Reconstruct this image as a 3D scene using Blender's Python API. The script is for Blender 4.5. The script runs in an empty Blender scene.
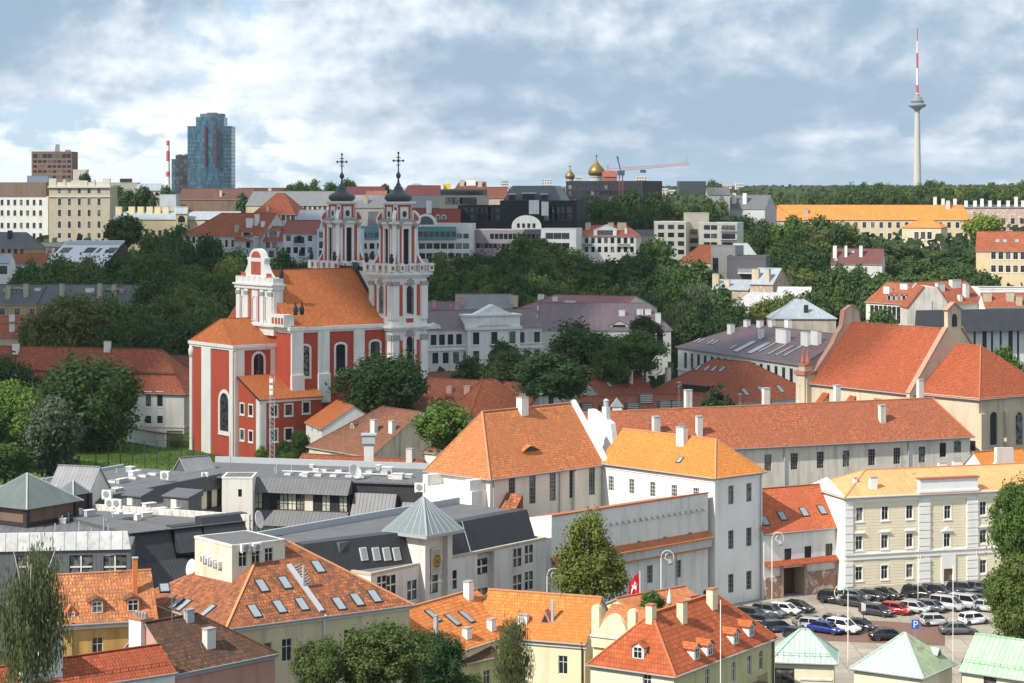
import bpy, math, random
from mathutils import Vector, Matrix, noise
scene = bpy.context.scene
COL = scene.collection
rnd = random.Random(7)
pi = math.pi

# ---------------------------------------------------------------- camera, sky, sun, exposure
FPX, HC, CX, HY = 2200.0, 60.0, 512.0, 190.0          # focal length in pixels, eye height, principal column, horizon row
cam = bpy.data.cameras.new('camera')
cam_ob = bpy.data.objects.new('camera', cam)
COL.objects.link(cam_ob)
cam_ob.location = (0, 0, HC)
cam_ob.rotation_euler = (pi / 2, 0, 0)
cam.sensor_width = 36.0
cam.lens = 36.0 * FPX / 1024.0
cam.shift_y = -(341.5 - HY) / 1024.0
cam.clip_start = 1.0
cam.clip_end = 20000.0
scene.camera = cam_ob

SUN_DIR = Vector((-0.79, -0.61, 0)).normalized()      # where the sun stands: left of and behind the viewer
SUN_EL = math.radians(44)
world = bpy.data.worlds.new('World')
scene.world = world
world.use_nodes = True
world.cycles.sampling_method = 'MANUAL'
world.cycles.sample_map_resolution = 256
wt = world.node_tree
wt.nodes.clear()


def wn(t, **kw):
    n = wt.nodes.new(t)
    for k, v in kw.items():
        if k.startswith('i_'):
            n.inputs[k[2:]].default_value = v
        else:
            setattr(n, k, v)
    return n


def wl(a, b):
    wt.links.new(a, b)


def wmath(op, a, b=None, clamp=False):
    n = wn('ShaderNodeMath', operation=op, use_clamp=clamp)
    for i, x in enumerate((a, b)):
        if x is None:
            continue
        if isinstance(x, (int, float)):
            n.inputs[i].default_value = x
        else:
            wl(x, n.inputs[i])
    return n.outputs[0]


def wramp(x, a, b, c=0.0, d=1.0):
    n = wn('ShaderNodeMapRange', interpolation_type='SMOOTHSTEP')
    wl(x, n.inputs[0])
    for i, v in enumerate((a, b, c, d)):
        n.inputs[i + 1].default_value = v
    return n.outputs[0]


def wmix(f, a, b):
    n = wn('ShaderNodeMix', data_type='RGBA')
    wl(f, n.inputs[0])
    for s, x in ((6, a), (7, b)):
        if isinstance(x, tuple):
            n.inputs[s].default_value = x
        else:
            wl(x, n.inputs[s])
    return n.outputs[2]


sky = wn('ShaderNodeTexSky', sky_type='NISHITA', sun_disc=False, sun_elevation=SUN_EL,
         sun_rotation=math.atan2(SUN_DIR.x, SUN_DIR.y), altitude=150, air_density=1.0, dust_density=0.6, ozone_density=2.0)
tc = wn('ShaderNodeTexCoord')
sep = wn('ShaderNodeSeparateXYZ')
wl(tc.outputs['Generated'], sep.inputs[0])
elev = wmath('ARCSINE', sep.outputs['Z'])
azim = wmath('ARCTAN2', sep.outputs['X'], sep.outputs['Y'])


vel = wmath('MULTIPLY', wmath('LOGARITHM', wmath('ADD', wmath('MAXIMUM', elev, 0.0), 0.06), math.e), 0.17)   # layers flatten towards the horizon


def cvec(du, dv, sv=1.0):
    cb = wn('ShaderNodeCombineXYZ')
    wl(wmath('ADD', azim, du), cb.inputs[0])
    wl(wmath('MULTIPLY', wmath('ADD', vel, dv), sv), cb.inputs[1])
    return cb.outputs[0]


def cnoise(v, scale, detail, rough, dist=0.0):
    n = wn('ShaderNodeTexNoise', noise_dimensions='3D', i_Scale=scale, i_Detail=detail, i_Roughness=rough, i_Distortion=dist)
    wl(v, n.inputs['Vector'])
    return n.outputs['Fac']


def heap(du, dv):
    """Height of the cloud heaps: broad banks with cauliflower billows on them."""
    v = cvec(3.36 + du, 0.31 + dv)
    big_ = cnoise(v, 6.0, 4.0, 0.46)
    wv = wn('ShaderNodeVectorMath', operation='ADD')
    wl(v, wv.inputs[0])
    wq = wn('ShaderNodeTexNoise', i_Scale=30.0, i_Detail=3.0, i_Roughness=0.55)
    wl(v, wq.inputs['Vector'])
    ws = wn('ShaderNodeVectorMath', operation='SCALE')
    wl(wq.outputs['Color'], ws.inputs[0])
    ws.inputs['Scale'].default_value = 0.05
    wl(ws.outputs[0], wv.inputs[1])
    vo = wn('ShaderNodeTexVoronoi', feature='F1', i_Scale=14.0, i_Detail=2.0, i_Roughness=0.5)
    vo.normalize = True
    wl(wv.outputs[0], vo.inputs['Vector'])
    fine = cnoise(v, 60.0, 5.0, 0.6)
    return wmath('ADD', wmath('ADD', big_, wmath('MULTIPLY', wmath('SUBTRACT', 0.42, vo.outputs['Distance']), 0.50)), wmath('MULTIPLY', wmath('SUBTRACT', fine, 0.5), 0.26))


h0 = heap(0, 0)
h1 = heap(-0.007, 0.014)
bank = cnoise(cvec(5.3, 0.9, 2.4), 4.2, 4.0, 0.5)
dens = wmath('ADD', h0, wmath('MULTIPLY', wmath('SUBTRACT', bank, 0.5), 0.30))
mask = wramp(dens, 0.375, 0.475)
mask = wmath('MULTIPLY', mask, wramp(elev, -0.004, 0.03, 0.6, 1.0))
white = wmath('ADD', wmath('MULTIPLY', wmath('SUBTRACT', h0, h1), 3.0), 0.70)
white = wmath('SUBTRACT', white, wmath('MULTIPLY', wmath('SUBTRACT', dens, 0.50), 1.9))
white = wmath('SUBTRACT', white, wmath('MULTIPLY', wmath('SUBTRACT', bank, 0.5), 1.5))
white = wramp(white, 0.12, 1.12)
SKYK = 0.118
cl_col = wmix(white, (2.2, 3.15, 4.2, 1), (7.6, 7.9, 8.2, 1))
hb = wramp(elev, 0.0, 0.10)
gap = wmix(hb, (3.5, 4.8, 6.1, 1), (2.6, 4.3, 6.3, 1))
g2 = wn('ShaderNodeMix', data_type='RGBA')
g2.inputs[0].default_value = 0.8
wl(sky.outputs[0], g2.inputs[6])
wl(gap, g2.inputs[7])
col = wmix(mask, g2.outputs[2], cl_col)
bg = wn('ShaderNodeBackground', i_Strength=SKYK)
wl(col, bg.inputs['Color'])
wo = wn('ShaderNodeOutputWorld')
wl(bg.outputs[0], wo.inputs['Surface'])

sun = bpy.data.lights.new('sun', 'SUN')
sun.energy = 4.9
sun.angle = math.radians(0.53)
sun.color = (1.0, 0.94, 0.84)
sun_ob = bpy.data.objects.new('sun', sun)
COL.objects.link(sun_ob)
sd = Vector((SUN_DIR.x * math.cos(SUN_EL), SUN_DIR.y * math.cos(SUN_EL), math.sin(SUN_EL)))
sun_ob.rotation_euler = sd.to_track_quat('Z', 'Y').to_euler()
sun_ob.location = sd * 500

scene.view_settings.view_transform = 'Standard'
scene.view_settings.look = 'None'
scene.view_settings.gamma = 1.0
scene.view_settings.use_curve_mapping = False
scene.view_settings.exposure = 0.38
scene.render.engine = 'CYCLES'
scene.cycles.max_bounces = 5
scene.cycles.diffuse_bounces = 2
scene.cycles.glossy_bounces = 2
scene.cycles.transmission_bounces = 2
scene.cycles.transparent_max_bounces = 4
scene.cycles.use_denoising = True


# ---------------------------------------------------------------- pixel -> world helpers (surveying only)
def W(px, py, z):
    Y = FPX * (HC - z) / (py - HY)
    return Vector(((px - CX) * Y / FPX, Y, z))


def D(px, py, Y):
    return Vector(((px - CX) * Y / FPX, Y, HC - (py - HY) * Y / FPX))


def X(px, Y):
    return (px - CX) * Y / FPX


def Z(py, Y):
    return HC - (py - HY) * Y / FPX


TERR = [(0, 0), (560, 0), (700, 5), (850, 16), (1000, 27), (1200, 36), (1500, 42), (2500, 48), (3600, 50), (4800, 55), (6200, 57), (9000, 30)]


def T(x, y):
    for (a, za), (b, zb) in zip(TERR, TERR[1:]):
        if y <= b:
            t = max(0, (y - a) / (b - a))
            z = za + (zb - za) * t
            break
    else:
        z = 40
    if y > 2500:
        z += noise.noise(Vector((x / 900, y / 1500, 3))) * 14 * min(1, (y - 2500) / 1500)
        if x < 300:
            z -= min(16, (300 - x) / 60) * min(1, (y - 2500) / 1500)
    return z


# ---------------------------------------------------------------- mesh builder
class MB:
    def __init__(s):
        s.v, s.f, s.m = [], [], []

    def face(s, pts, mi=0):
        i = len(s.v)
        s.v += [tuple(p) for p in pts]
        s.f.append(tuple(range(i, i + len(pts))))
        s.m.append(mi)

    def grid(s, rows, mi=0, close=False, caps=False):
        i = len(s.v)
        n = len(rows[0])
        for r in rows:
            s.v += [tuple(p) for p in r]
        for a in range(len(rows) - 1):
            for b in range(n if close else n - 1):
                c = (b + 1) % n
                s.f.append((i + a * n + b, i + a * n + c, i + (a + 1) * n + c, i + (a + 1) * n + b))
                s.m.append(mi)
        if caps:
            s.f.append(tuple(i + k for k in reversed(range(n))))
            s.m.append(mi)
            s.f.append(tuple(i + (len(rows) - 1) * n + k for k in range(n)))
            s.m.append(mi)

    def hexa(s, p, mi=0):                       # 4 bottom + 4 top corners, counter-clockwise seen from above
        i = len(s.v)
        s.v += [tuple(q) for q in p]
        for f in ((3, 2, 1, 0), (4, 5, 6, 7), (0, 1, 5, 4), (1, 2, 6, 5), (2, 3, 7, 6), (3, 0, 4, 7)):
            s.f.append(tuple(i + k for k in f))
            s.m.append(mi)

    def box(s, x0, x1, y0, y1, z0, z1, mi=0, M=None):
        p = [Vector(q) for q in ((x0, y0, z0), (x1, y0, z0), (x1, y1, z0), (x0, y1, z0), (x0, y0, z1), (x1, y0, z1), (x1, y1, z1), (x0, y1, z1))]
        if M is not None:
            p = [M @ q for q in p]
        s.hexa(p, mi)

    def bar(s, p, q, w, h, mi=0):
        p, q = Vector(p), Vector(q)
        d = (q - p).normalized()
        up = Vector((0, 0, 1)) if abs(d.z) < 0.97 else Vector((0, 1, 0))
        a = d.cross(up).normalized() * (w / 2)
        b = a.cross(d).normalized() * (h / 2)
        s.hexa([p + a - b, q + a - b, q - a - b, p - a - b, p + a + b, q + a + b, q - a + b, p - a + b], mi)

    def prism(s, poly, z0, z1, mi=0, top=None):
        n = len(poly)
        s.grid([[(x, y, z0) for x, y in poly], [(x, y, z1) for x, y in poly]], mi, close=True)
        s.face([(x, y, z1) for x, y in poly], mi if top is None else top)
        s.face([(x, y, z0) for x, y in reversed(poly)], mi)

    def slab(s, poly, M, t, mi=0):             # 2-D outline (u, v) extruded by t along the third axis of M
        a = [M @ Vector((u, 0, v)) for u, v in poly]
        b = [M @ Vector((u, t, v)) for u, v in poly]
        s.grid([a, b], mi, close=True)
        s.face(a, mi)
        s.face(list(reversed(b)), mi)

    def tube(s, pts, rad, n=8, mi=0, caps=True):
        rows = []
        pts = [Vector(p) for p in pts]
        for k, p in enumerate(pts):
            d = (pts[min(k + 1, len(pts) - 1)] - pts[max(k - 1, 0)]).normalized()
            up = Vector((0, 0, 1)) if abs(d.z) < 0.9 else Vector((1, 0, 0))
            a = d.cross(up).normalized()
            b = a.cross(d)
            r = rad[k] if isinstance(rad, (list, tuple)) else rad
            rows.append([p + (a * math.cos(t) + b * math.sin(t)) * r for t in (2 * pi * j / n for j in range(n))])
        s.grid(rows, mi, close=True, caps=caps)

    def lathe(s, prof, n=16, c=(0, 0, 0), mi=0, ph=0.0):
        s.grid([[(c[0] + r * math.cos(ph + 2 * pi * j / n), c[1] + r * math.sin(ph + 2 * pi * j / n), c[2] + z) for j in range(n)] for r, z in prof], mi, close=True, caps=True)

    def mesh(s, name, mats, smooth=False, uvs=True):
        me = bpy.data.meshes.new(name)
        me.from_pydata(s.v, [], s.f)
        for m in (mats if isinstance(mats, (list, tuple)) else [mats]):
            me.materials.append(m)
        me.polygons.foreach_set('material_index', s.m)
        if smooth:
            me.polygons.foreach_set('use_smooth', [True] * len(s.f))
        me.update()
        if not uvs:
            return me
        uv = me.uv_layers.new(name='UVMap')
        co = [0.0] * (2 * len(me.loops))
        vs = me.vertices
        for p in me.polygons:
            n = p.normal
            if abs(n.z) < 0.995:
                l = math.hypot(n.x, n.y)
                t = Vector((-n.y / l, n.x / l, 0))
            else:
                t = Vector((1, 0, 0))
            b = n.cross(t)
            for li in p.loop_indices:
                c = vs[me.loops[li].vertex_index].co
                co[2 * li] = c.dot(t)
                co[2 * li + 1] = c.dot(b)
        uv.data.foreach_set('uv', co)
        return me

    def build(s, name, mats, parent=None, smooth=False, M=None):
        return ob(name, s.mesh(name, mats, smooth), parent, M)


def ob(name, me, parent=None, M=None):
    o = bpy.data.objects.new(name, me)
    COL.objects.link(o)
    if parent is not None:
        o.parent = parent
    if M is not None:
        o.matrix_basis = M
    return o


def tag(o, label=None, cat=None, group=None, kind=None):
    if label:
        o['label'] = label
    if cat:
        o['category'] = cat
    if group:
        o['group'] = group
    if kind:
        o['kind'] = kind
    return o


def thing(name, label, cat, loc=(0, 0, 0), rz=0.0, group=None):
    o = bpy.data.objects.new(name, None)
    COL.objects.link(o)
    o.location = loc
    o.rotation_euler = (0, 0, rz)
    o.empty_display_size = 0.5
    return tag(o, label, cat, group)


def MT(x, y, z, rz=0.0):
    return Matrix.Translation((x, y, z)) @ Matrix.Rotation(rz, 4, 'Z')


def copy_tree(o, parent=None):
    c = o.copy()
    COL.objects.link(c)
    if parent is not None:
        c.parent = parent
    for ch in list(o.children):
        copy_tree(ch, c)
    return c


# ---------------------------------------------------------------- materials
MC = {}


class Nt:
    def __init__(s, name, rough=0.85, spec=0.3):
        s.m = bpy.data.materials.new(name)
        s.m.use_nodes = True
        s.t = s.m.node_tree
        s.t.nodes.clear()
        s.out = s.n('ShaderNodeOutputMaterial')
        s.b = s.n('ShaderNodeBsdfPrincipled')
        s.b.inputs['Roughness'].default_value = rough
        s.b.inputs['Specular IOR Level'].default_value = spec
        s.l(s.b.outputs[0], s.out.inputs[0])

    def n(s, t, **kw):
        n = s.t.nodes.new(t)
        for k, v in kw.items():
            if k.startswith('i_'):
                n.inputs[k[2:].replace('_', ' ')].default_value = v
            else:
                setattr(n, k, v)
        return n

    def l(s, a, b):
        s.t.links.new(a, b)

    def mix(s, f, a, b, mode='MIX'):
        n = s.n('ShaderNodeMix', data_type='RGBA', blend_type=mode)
        for k, x in ((0, f), (6, a), (7, b)):
            if hasattr(x, 'is_linked'):
                s.l(x, n.inputs[k])
            else:
                n.inputs[k].default_value = x if k == 0 else (*x[:3], 1)
        return n.outputs[2]

    def math(s, op, a, b=None):
        n = s.n('ShaderNodeMath', operation=op)
        for i, x in enumerate((a, b)):
            if x is None:
                continue
            if hasattr(x, 'is_linked'):
                s.l(x, n.inputs[i])
            else:
                n.inputs[i].default_value = x
        return n.outputs[0]

    def ramp(s, x, a, b, c=0.0, d=1.0):
        n = s.n('ShaderNodeMapRange', interpolation_type='SMOOTHSTEP')
        s.l(x, n.inputs[0])
        for i, v in enumerate((a, b, c, d)):
            n.inputs[i + 1].default_value = v
        return n.outputs[0]

    def coord(s, kind='Object', scale=(1, 1, 1), rnd_off=True):
        tcn = s.n('ShaderNodeTexCoord')
        mp = s.n('ShaderNodeMapping')
        mp.inputs['Scale'].default_value = scale
        s.l(tcn.outputs[kind], mp.inputs[0])
        if rnd_off:
            oi = s.n('ShaderNodeObjectInfo')
            cb = s.n('ShaderNodeCombineXYZ')
            k = s.math('MULTIPLY', oi.outputs['Random'], 91.0)
            s.l(k, cb.inputs[0])
            s.l(k, cb.inputs[1])
            s.l(cb.outputs[0], mp.inputs['Location'])
        return mp.outputs[0]

    def noise(s, vec, scale, detail=4.0, rough=0.55):
        n = s.n('ShaderNodeTexNoise', i_Scale=scale, i_Detail=detail, i_Roughness=rough)
        s.l(vec, n.inputs['Vector'])
        return n.outputs['Fac']

    def bump(s, h, strength=0.3, dist=0.05):
        n = s.n('ShaderNodeBump', i_Strength=strength, i_Distance=dist)
        s.l(h, n.inputs['Height'])
        s.l(n.outputs[0], s.b.inputs['Normal'])

    def color(s, c):
        if hasattr(c, 'is_linked'):
            s.l(c, s.b.inputs['Base Color'])
        else:
            s.b.inputs['Base Color'].default_value = (*c, 1)
        return s.m


def sc(c, k):
    return tuple(min(1, x * k) for x in c)


def cached(fn):
    def g(*a, **k):
        key = (fn.__name__, a, tuple(sorted(k.items())))
        if key not in MC:
            MC[key] = fn(*a, **k)
        return MC[key]
    return g


@cached
def wall(c, dirt=0.25):                        # painted plaster with rain streaks and patches
    t = Nt('plaster', 0.9, 0.2)
    v = t.coord()
    a = t.noise(v, 0.22, 5)
    b = t.noise(t.coord(scale=(0.9, 0.9, 0.09)), 1.0, 5, 0.6)
    e = t.noise(v, 3.0, 4)
    k = t.mix(t.ramp(a, 0.35, 0.75), c, sc(c, 1 - 0.42 * dirt))
    k = t.mix(t.math('MULTIPLY', t.ramp(b, 0.47, 0.72), dirt * 1.7), k, (c[0] * 0.5, c[1] * 0.46, c[2] * 0.42))
    k = t.mix(t.math('MULTIPLY', e, 0.22 * dirt + 0.05), k, sc(c, 0.72))
    t.bump(e, 0.15, 0.02)
    return t.color(k)


@cached
def tile(c, age=0.3, row=0.40, wd=0.30, patch=(0.10, 0.055, 0.04)):       # clay roof tiles laid in courses
    t = Nt('clay_tile', 0.85, 0.25)
    uvn = t.n('ShaderNodeTexCoord')
    br = t.n('ShaderNodeTexBrick', offset=0.5, i_Scale=1.0)
    t.l(uvn.outputs['UV'], br.inputs['Vector'])
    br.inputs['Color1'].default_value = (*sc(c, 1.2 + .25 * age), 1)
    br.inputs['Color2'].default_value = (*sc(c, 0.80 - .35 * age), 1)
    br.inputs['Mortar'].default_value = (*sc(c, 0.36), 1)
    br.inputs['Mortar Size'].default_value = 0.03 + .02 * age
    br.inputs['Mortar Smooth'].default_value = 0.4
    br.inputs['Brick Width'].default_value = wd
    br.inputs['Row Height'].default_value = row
    v = t.coord()
    a = t.noise(v, 0.16, 6, 0.62)
    e = t.noise(v, 1.3, 5, 0.65)
    f = t.noise(v, 5.0, 3, 0.6)
    k = t.mix(t.ramp(a, 0.42, 0.60), br.outputs['Color'], t.mix(0.5 + 0.3 * age, br.outputs['Color'], sc(c, 0.72)))
    k = t.mix(t.math('MULTIPLY', t.ramp(e, 0.48 - 0.09 * age, 0.62), min(1, age * 1.1)), k, patch)
    k = t.mix(t.math('MULTIPLY', t.ramp(f, 0.5, 0.75), 0.20 + 0.30 * age), k, sc(c, 1.35))
    sp = t.n('ShaderNodeSeparateXYZ')
    t.l(uvn.outputs['UV'], sp.inputs[0])
    saw = t.math('FRACT', t.math('DIVIDE', sp.outputs[1], row))
    wav = t.math('SINE', t.math('MULTIPLY', sp.outputs[0], 2 * pi / wd))
    hgt = t.math('ADD', t.math('MULTIPLY', saw, -0.8), t.math('MULTIPLY', wav, 0.30))
    hgt = t.math('ADD', hgt, t.math('MULTIPLY', f, 0.6))
    t.bump(hgt, 0.8, 0.06)
    return t.color(k)


@cached
def seam(c, pitch=0.6, rough=0.5, rust=0.0, metal=0.0):       # standing-seam sheet metal
    t = Nt('sheet_metal', rough, 0.4)
    t.b.inputs['Metallic'].default_value = metal
    uvn = t.n('ShaderNodeTexCoord')
    sp = t.n('ShaderNodeSeparateXYZ')
    t.l(uvn.outputs['UV'], sp.inputs[0])
    q = t.math('DIVIDE', sp.outputs[0], pitch)
    fr = t.math('FRACT', q)
    ln = t.ramp(t.math('ABSOLUTE', t.math('SUBTRACT', fr, 0.5)), 0.42, 0.47)
    wnn = t.n('ShaderNodeTexWhiteNoise', noise_dimensions='1D')
    t.l(t.math('FLOOR', q), wnn.inputs['W'])
    v = t.coord()
    a = t.noise(v, 0.5, 5, 0.6)
    k = t.mix(t.math('MULTIPLY', wnn.outputs['Value'], 0.5), c, sc(c, 0.78))
    k = t.mix(t.math('MULTIPLY', t.ramp(a, 0.4, 0.75), 0.5), k, sc(c, 1.35))
    if rust:
        k = t.mix(t.math('MULTIPLY', t.ramp(t.noise(v, 0.9, 6, 0.65), 0.5, 0.68), rust), k, (0.25, 0.14, 0.07))
    k = t.mix(t.math('MULTIPLY', ln, 0.45), k, sc(c, 0.45))
    t.bump(ln, 0.7, 0.06)
    return t.color(k)


@cached
def plain(c, rough=0.6, metal=0.0, var=0.25):
    t = Nt('painted', rough, 0.4)
    t.b.inputs['Metallic'].default_value = metal
    a = t.noise(t.coord(), 1.2, 4)
    return t.color(t.mix(t.math('MULTIPLY', a, var), c, sc(c, 0.55)))


@cached
def glass(c=(0.018, 0.022, 0.028), curtain=0.35):             # a window pane with a dark room or a curtain behind it
    t = Nt('window_glass', 0.06, 0.6)
    oi = t.n('ShaderNodeObjectInfo')
    r = oi.outputs['Random']
    lvl = t.ramp(r, 1.0 - curtain, 1.0, 0.0, 0.55)
    v = t.coord(rnd_off=True)
    n = t.noise(v, 1.4, 2)
    k = t.mix(t.math('MULTIPLY', lvl, t.ramp(n, 0.35, 0.6)), c, (0.42, 0.40, 0.36))
    return t.color(k)


@cached
def blind():                                     # office windows, many with pale blinds drawn
    t = Nt('blind_window', 0.15, 0.5)
    oi = t.n('ShaderNodeObjectInfo')
    n = t.noise(t.coord(), 0.9, 2)
    k = t.mix(t.ramp(t.math('ADD', oi.outputs['Random'], t.math('MULTIPLY', n, .4)), 0.45, 0.75), (0.04, 0.045, 0.05), (0.62, 0.59, 0.48))
    return t.color(k)


@cached
def leaf(c, var=0.5):
    t = Nt('leaves', 0.65, 0.25)
    oi = t.n('ShaderNodeObjectInfo')
    v = t.coord()
    n = t.noise(v, 2.2, 3)
    n2 = t.noise(v, 11.0, 2)
    warm = (c[0] * 1.75, c[1] * 1.35, c[2] * 0.9)
    cool = (c[0] * 0.62, c[1] * 0.78, c[2] * 1.05)
    k = t.mix(t.math('MULTIPLY', oi.outputs['Random'], 0.8), cool, warm)
    k = t.mix(t.math('MULTIPLY', t.ramp(n, 0.35, 0.7), var), k, sc(c, 1.5))
    k = t.mix(t.math('MULTIPLY', t.ramp(n2, 0.45, 0.75), var), k, sc(c, 0.55))
    t.color(k)
    tr = t.n('ShaderNodeBsdfTranslucent')
    t.l(t.mix(0.35, k, (c[0] * 2.2, c[1] * 2.0, c[2])), tr.inputs[0])
    ms = t.n('ShaderNodeMixShader')
    ms.inputs[0].default_value = 0.22
    t.l(t.b.outputs[0], ms.inputs[1])
    t.l(tr.outputs[0], ms.inputs[2])
    t.l(ms.outputs[0], t.out.inputs[0])
    return t.m


@cached
def brickwall(c=(0.30, 0.12, 0.08), c2=(0.62, 0.55, 0.46)):   # flaking plaster over brick
    t = Nt('brick', 0.9, 0.2)
    uvn = t.n('ShaderNodeTexCoord')
    br = t.n('ShaderNodeTexBrick', offset=0.5, i_Scale=1.0)
    t.l(uvn.outputs['UV'], br.inputs['Vector'])
    br.inputs['Color1'].default_value = (*sc(c, 1.2), 1)
    br.inputs['Color2'].default_value = (*sc(c, 0.7), 1)
    br.inputs['Mortar'].default_value = (0.4, 0.34, 0.28, 1)
    br.inputs['Mortar Size'].default_value = 0.012
    br.inputs['Brick Width'].default_value = 0.3
    br.inputs['Row Height'].default_value = 0.09
    a = t.noise(t.coord(), 0.8, 6, 0.6)
    return t.color(t.mix(t.ramp(a, 0.50, 0.62), br.outputs['Color'], c2))


WHITE = (0.80, 0.79, 0.76)
M_white = wall(WHITE, 0.20)
M_frame = plain((0.72, 0.71, 0.68), 0.6)
M_dark = plain((0.03, 0.028, 0.026), 0.6)
M_grey = plain((0.26, 0.27, 0.28), 0.5)
M_zinc = plain((0.40, 0.43, 0.46), 0.45)
M_glass = glass()
M_cap = plain((0.35, 0.33, 0.31), 0.8)
M_bark = plain((0.10, 0.085, 0.07), 0.95)
M_birch = plain((0.55, 0.53, 0.50), 0.9, var=0.9)


# ---------------------------------------------------------------- windows
WM = {}


def arch_pts(w, h, flat=1.0, n=8):             # from the right springing over the crown to the left springing
    r = w / 2
    return [(r * math.cos(pi * k / n), h - r * flat + r * flat * math.sin(pi * k / n)) for k in range(n + 1)]


def win_mesh(w, h, st, fm, tm, wm):
    """Local frame: x along the wall, y into the building, z up from the sill. st: c casement, p plain, 4 four panes, b barred, n none;
    a arched, s segmental arch; t trim around it, T wide trim, k sill only, h hood on brackets, g triangular hood."""
    key = (round(w, 2), round(h, 2), st, fm.name, tm.name, wm.name if wm else '')
    if key in WM:
        return WM[key]
    b = MB()
    r = w / 2
    d = 0.20
    fr = 0.07 if w < 2 else 0.1
    y0, y1 = d - 0.09, d - 0.01
    arch = 'a' in st or 's' in st
    fl = 1.0 if 'a' in st else 0.45
    b.box(-r, -r + fr, y0, y1, 0, h, 0)
    b.box(r - fr, r, y0, y1, 0, h, 0)
    b.box(-r + fr, r - fr, y0, y1, 0, fr, 0)
    b.box(-r + fr, r - fr, y0, y1, h - fr, h, 0)
    if 'c' in st:
        b.box(-fr * .45, fr * .45, y0 + .01, y1 - .01, fr, h - fr, 0)
        b.box(-r + fr, r - fr, y0 + .015, y1 - .015, h * .64, h * .64 + fr * .8, 0)
    if '4' in st:
        b.box(-fr, fr, y0 - .05, y1 - .01, fr, h - fr, 1)
        b.box(-r + fr, -fr, y0 - .045, y1 - .015, h * .5 - fr, h * .5 + fr, 1)
        b.box(fr, r - fr, y0 - .045, y1 - .015, h * .5 - fr, h * .5 + fr, 1)
    if 'b' in st:
        for k in range(1, 3):
            x = -r + w * k / 3
            b.box(x - .03, x + .03, y0 + .01, y1 - .01, fr, h - fr, 0)
        nz = max(2, int(h / 0.55))
        for k in range(1, nz):
            z = h * k / nz
            b.box(-r + fr, r - fr, y0 + .02, y1 - .02, z - .025, z + .025, 0)
    if 'm' in st:
        nn = max(2, round(w / 1.1))
        for k in range(1, nn):
            x = -r + w * k / nn
            b.box(x - .05, x + .05, y0 + .01, y1 - .01, fr, h - fr, 0)
        b.box(-r + fr, r - fr, y0 + .02, y1 - .02, h * .35, h * .35 + .08, 0)
    if arch:
        ap = arch_pts(w, h, fl)
        m = len(ap) // 2
        for half, corner in ((ap[:m + 1], (r, h)), (ap[m:], (-r, h))):
            for (xa, za), (xb, zb) in zip(half, half[1:]):
                b.face([(corner[0], 0.004, corner[1]), (xb, 0.004, zb), (xa, 0.004, za)], 2)
        for (xa, za), (xb, zb) in zip(ap, ap[1:]):
            b.face([(xa, 0.004, za), (xb, 0.004, zb), (xb, d, zb), (xa, d, za)], 2)
    if 't' in st or 'T' in st:
        q = 0.16 if 't' in st else max(.3, w * .2)
        pr = -0.06 if 't' in st else -0.12
        zt = h - r * fl if arch else h
        b.box(-r - q, -r, pr, 0.03, -q, zt, 1)
        b.box(r, r + q, pr, 0.03, -q, zt, 1)
        b.box(-r - q - .06, r + q + .06, pr - .08, 0.03, -q - .12, -q, 1)
        b.box(-r, r, pr, 0.03, -q, 0, 1)
        if arch:
            ap = arch_pts(w, h, fl, 10)
            ao = [(x * (r + q) / r, zt + (z - zt) * (r * fl + q) / (r * fl)) for x, z in ap]
            for (p1, p2, q1, q2) in zip(ap, ap[1:], ao, ao[1:]):
                b.hexa([(p1[0], pr, p1[1]), (q1[0], pr, q1[1]), (q1[0], .03, q1[1]), (p1[0], .03, p1[1]),
                        (p2[0], pr, p2[1]), (q2[0], pr, q2[1]), (q2[0], .03, q2[1]), (p2[0], .03, p2[1])], 1)
        else:
            b.box(-r - q, r + q, pr, 0.03, h, h + q, 1)
    if 'k' in st:
        b.box(-r - .12, r + .12, -.14, .05, -.1, -.002, 1)
    if 'h' in st:
        b.box(-r - .3, r + .3, -.32, .02, h + .42, h + .58, 1)
        b.box(-r - .15, r + .15, -.1, .02, h + .17, h + .42, 1)
    if 'g' in st:
        b.slab([(-r - .4, h + .35), (r + .4, h + .35), (0, h + .95)], Matrix.Translation((0, -.3, 0)), .32, 1)
    if 'B' in st:                                # balcony with a railing
        b.box(-r - .5, r + .5, -1.0, 0, -.25, -.1, 1)
        for k in range(12):
            x = -r - .47 + (w + .94) * k / 11
            b.box(x - .02, x + .02, -.99, -.95, -.1, .9, 0)
        b.box(-r - .5, r + .5, -1.0, -.94, .9, .96, 0)
    f = b.mesh('window', [fm, tm, wm or tm])
    g = MB()
    g.face([(-r, d - .04, 0), (r, d - .04, 0), (r, d - .04, h), (-r, d - .04, h)])
    p = g.mesh('pane', M_glass)
    WM[key] = (f, p)
    return WM[key]


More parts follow.
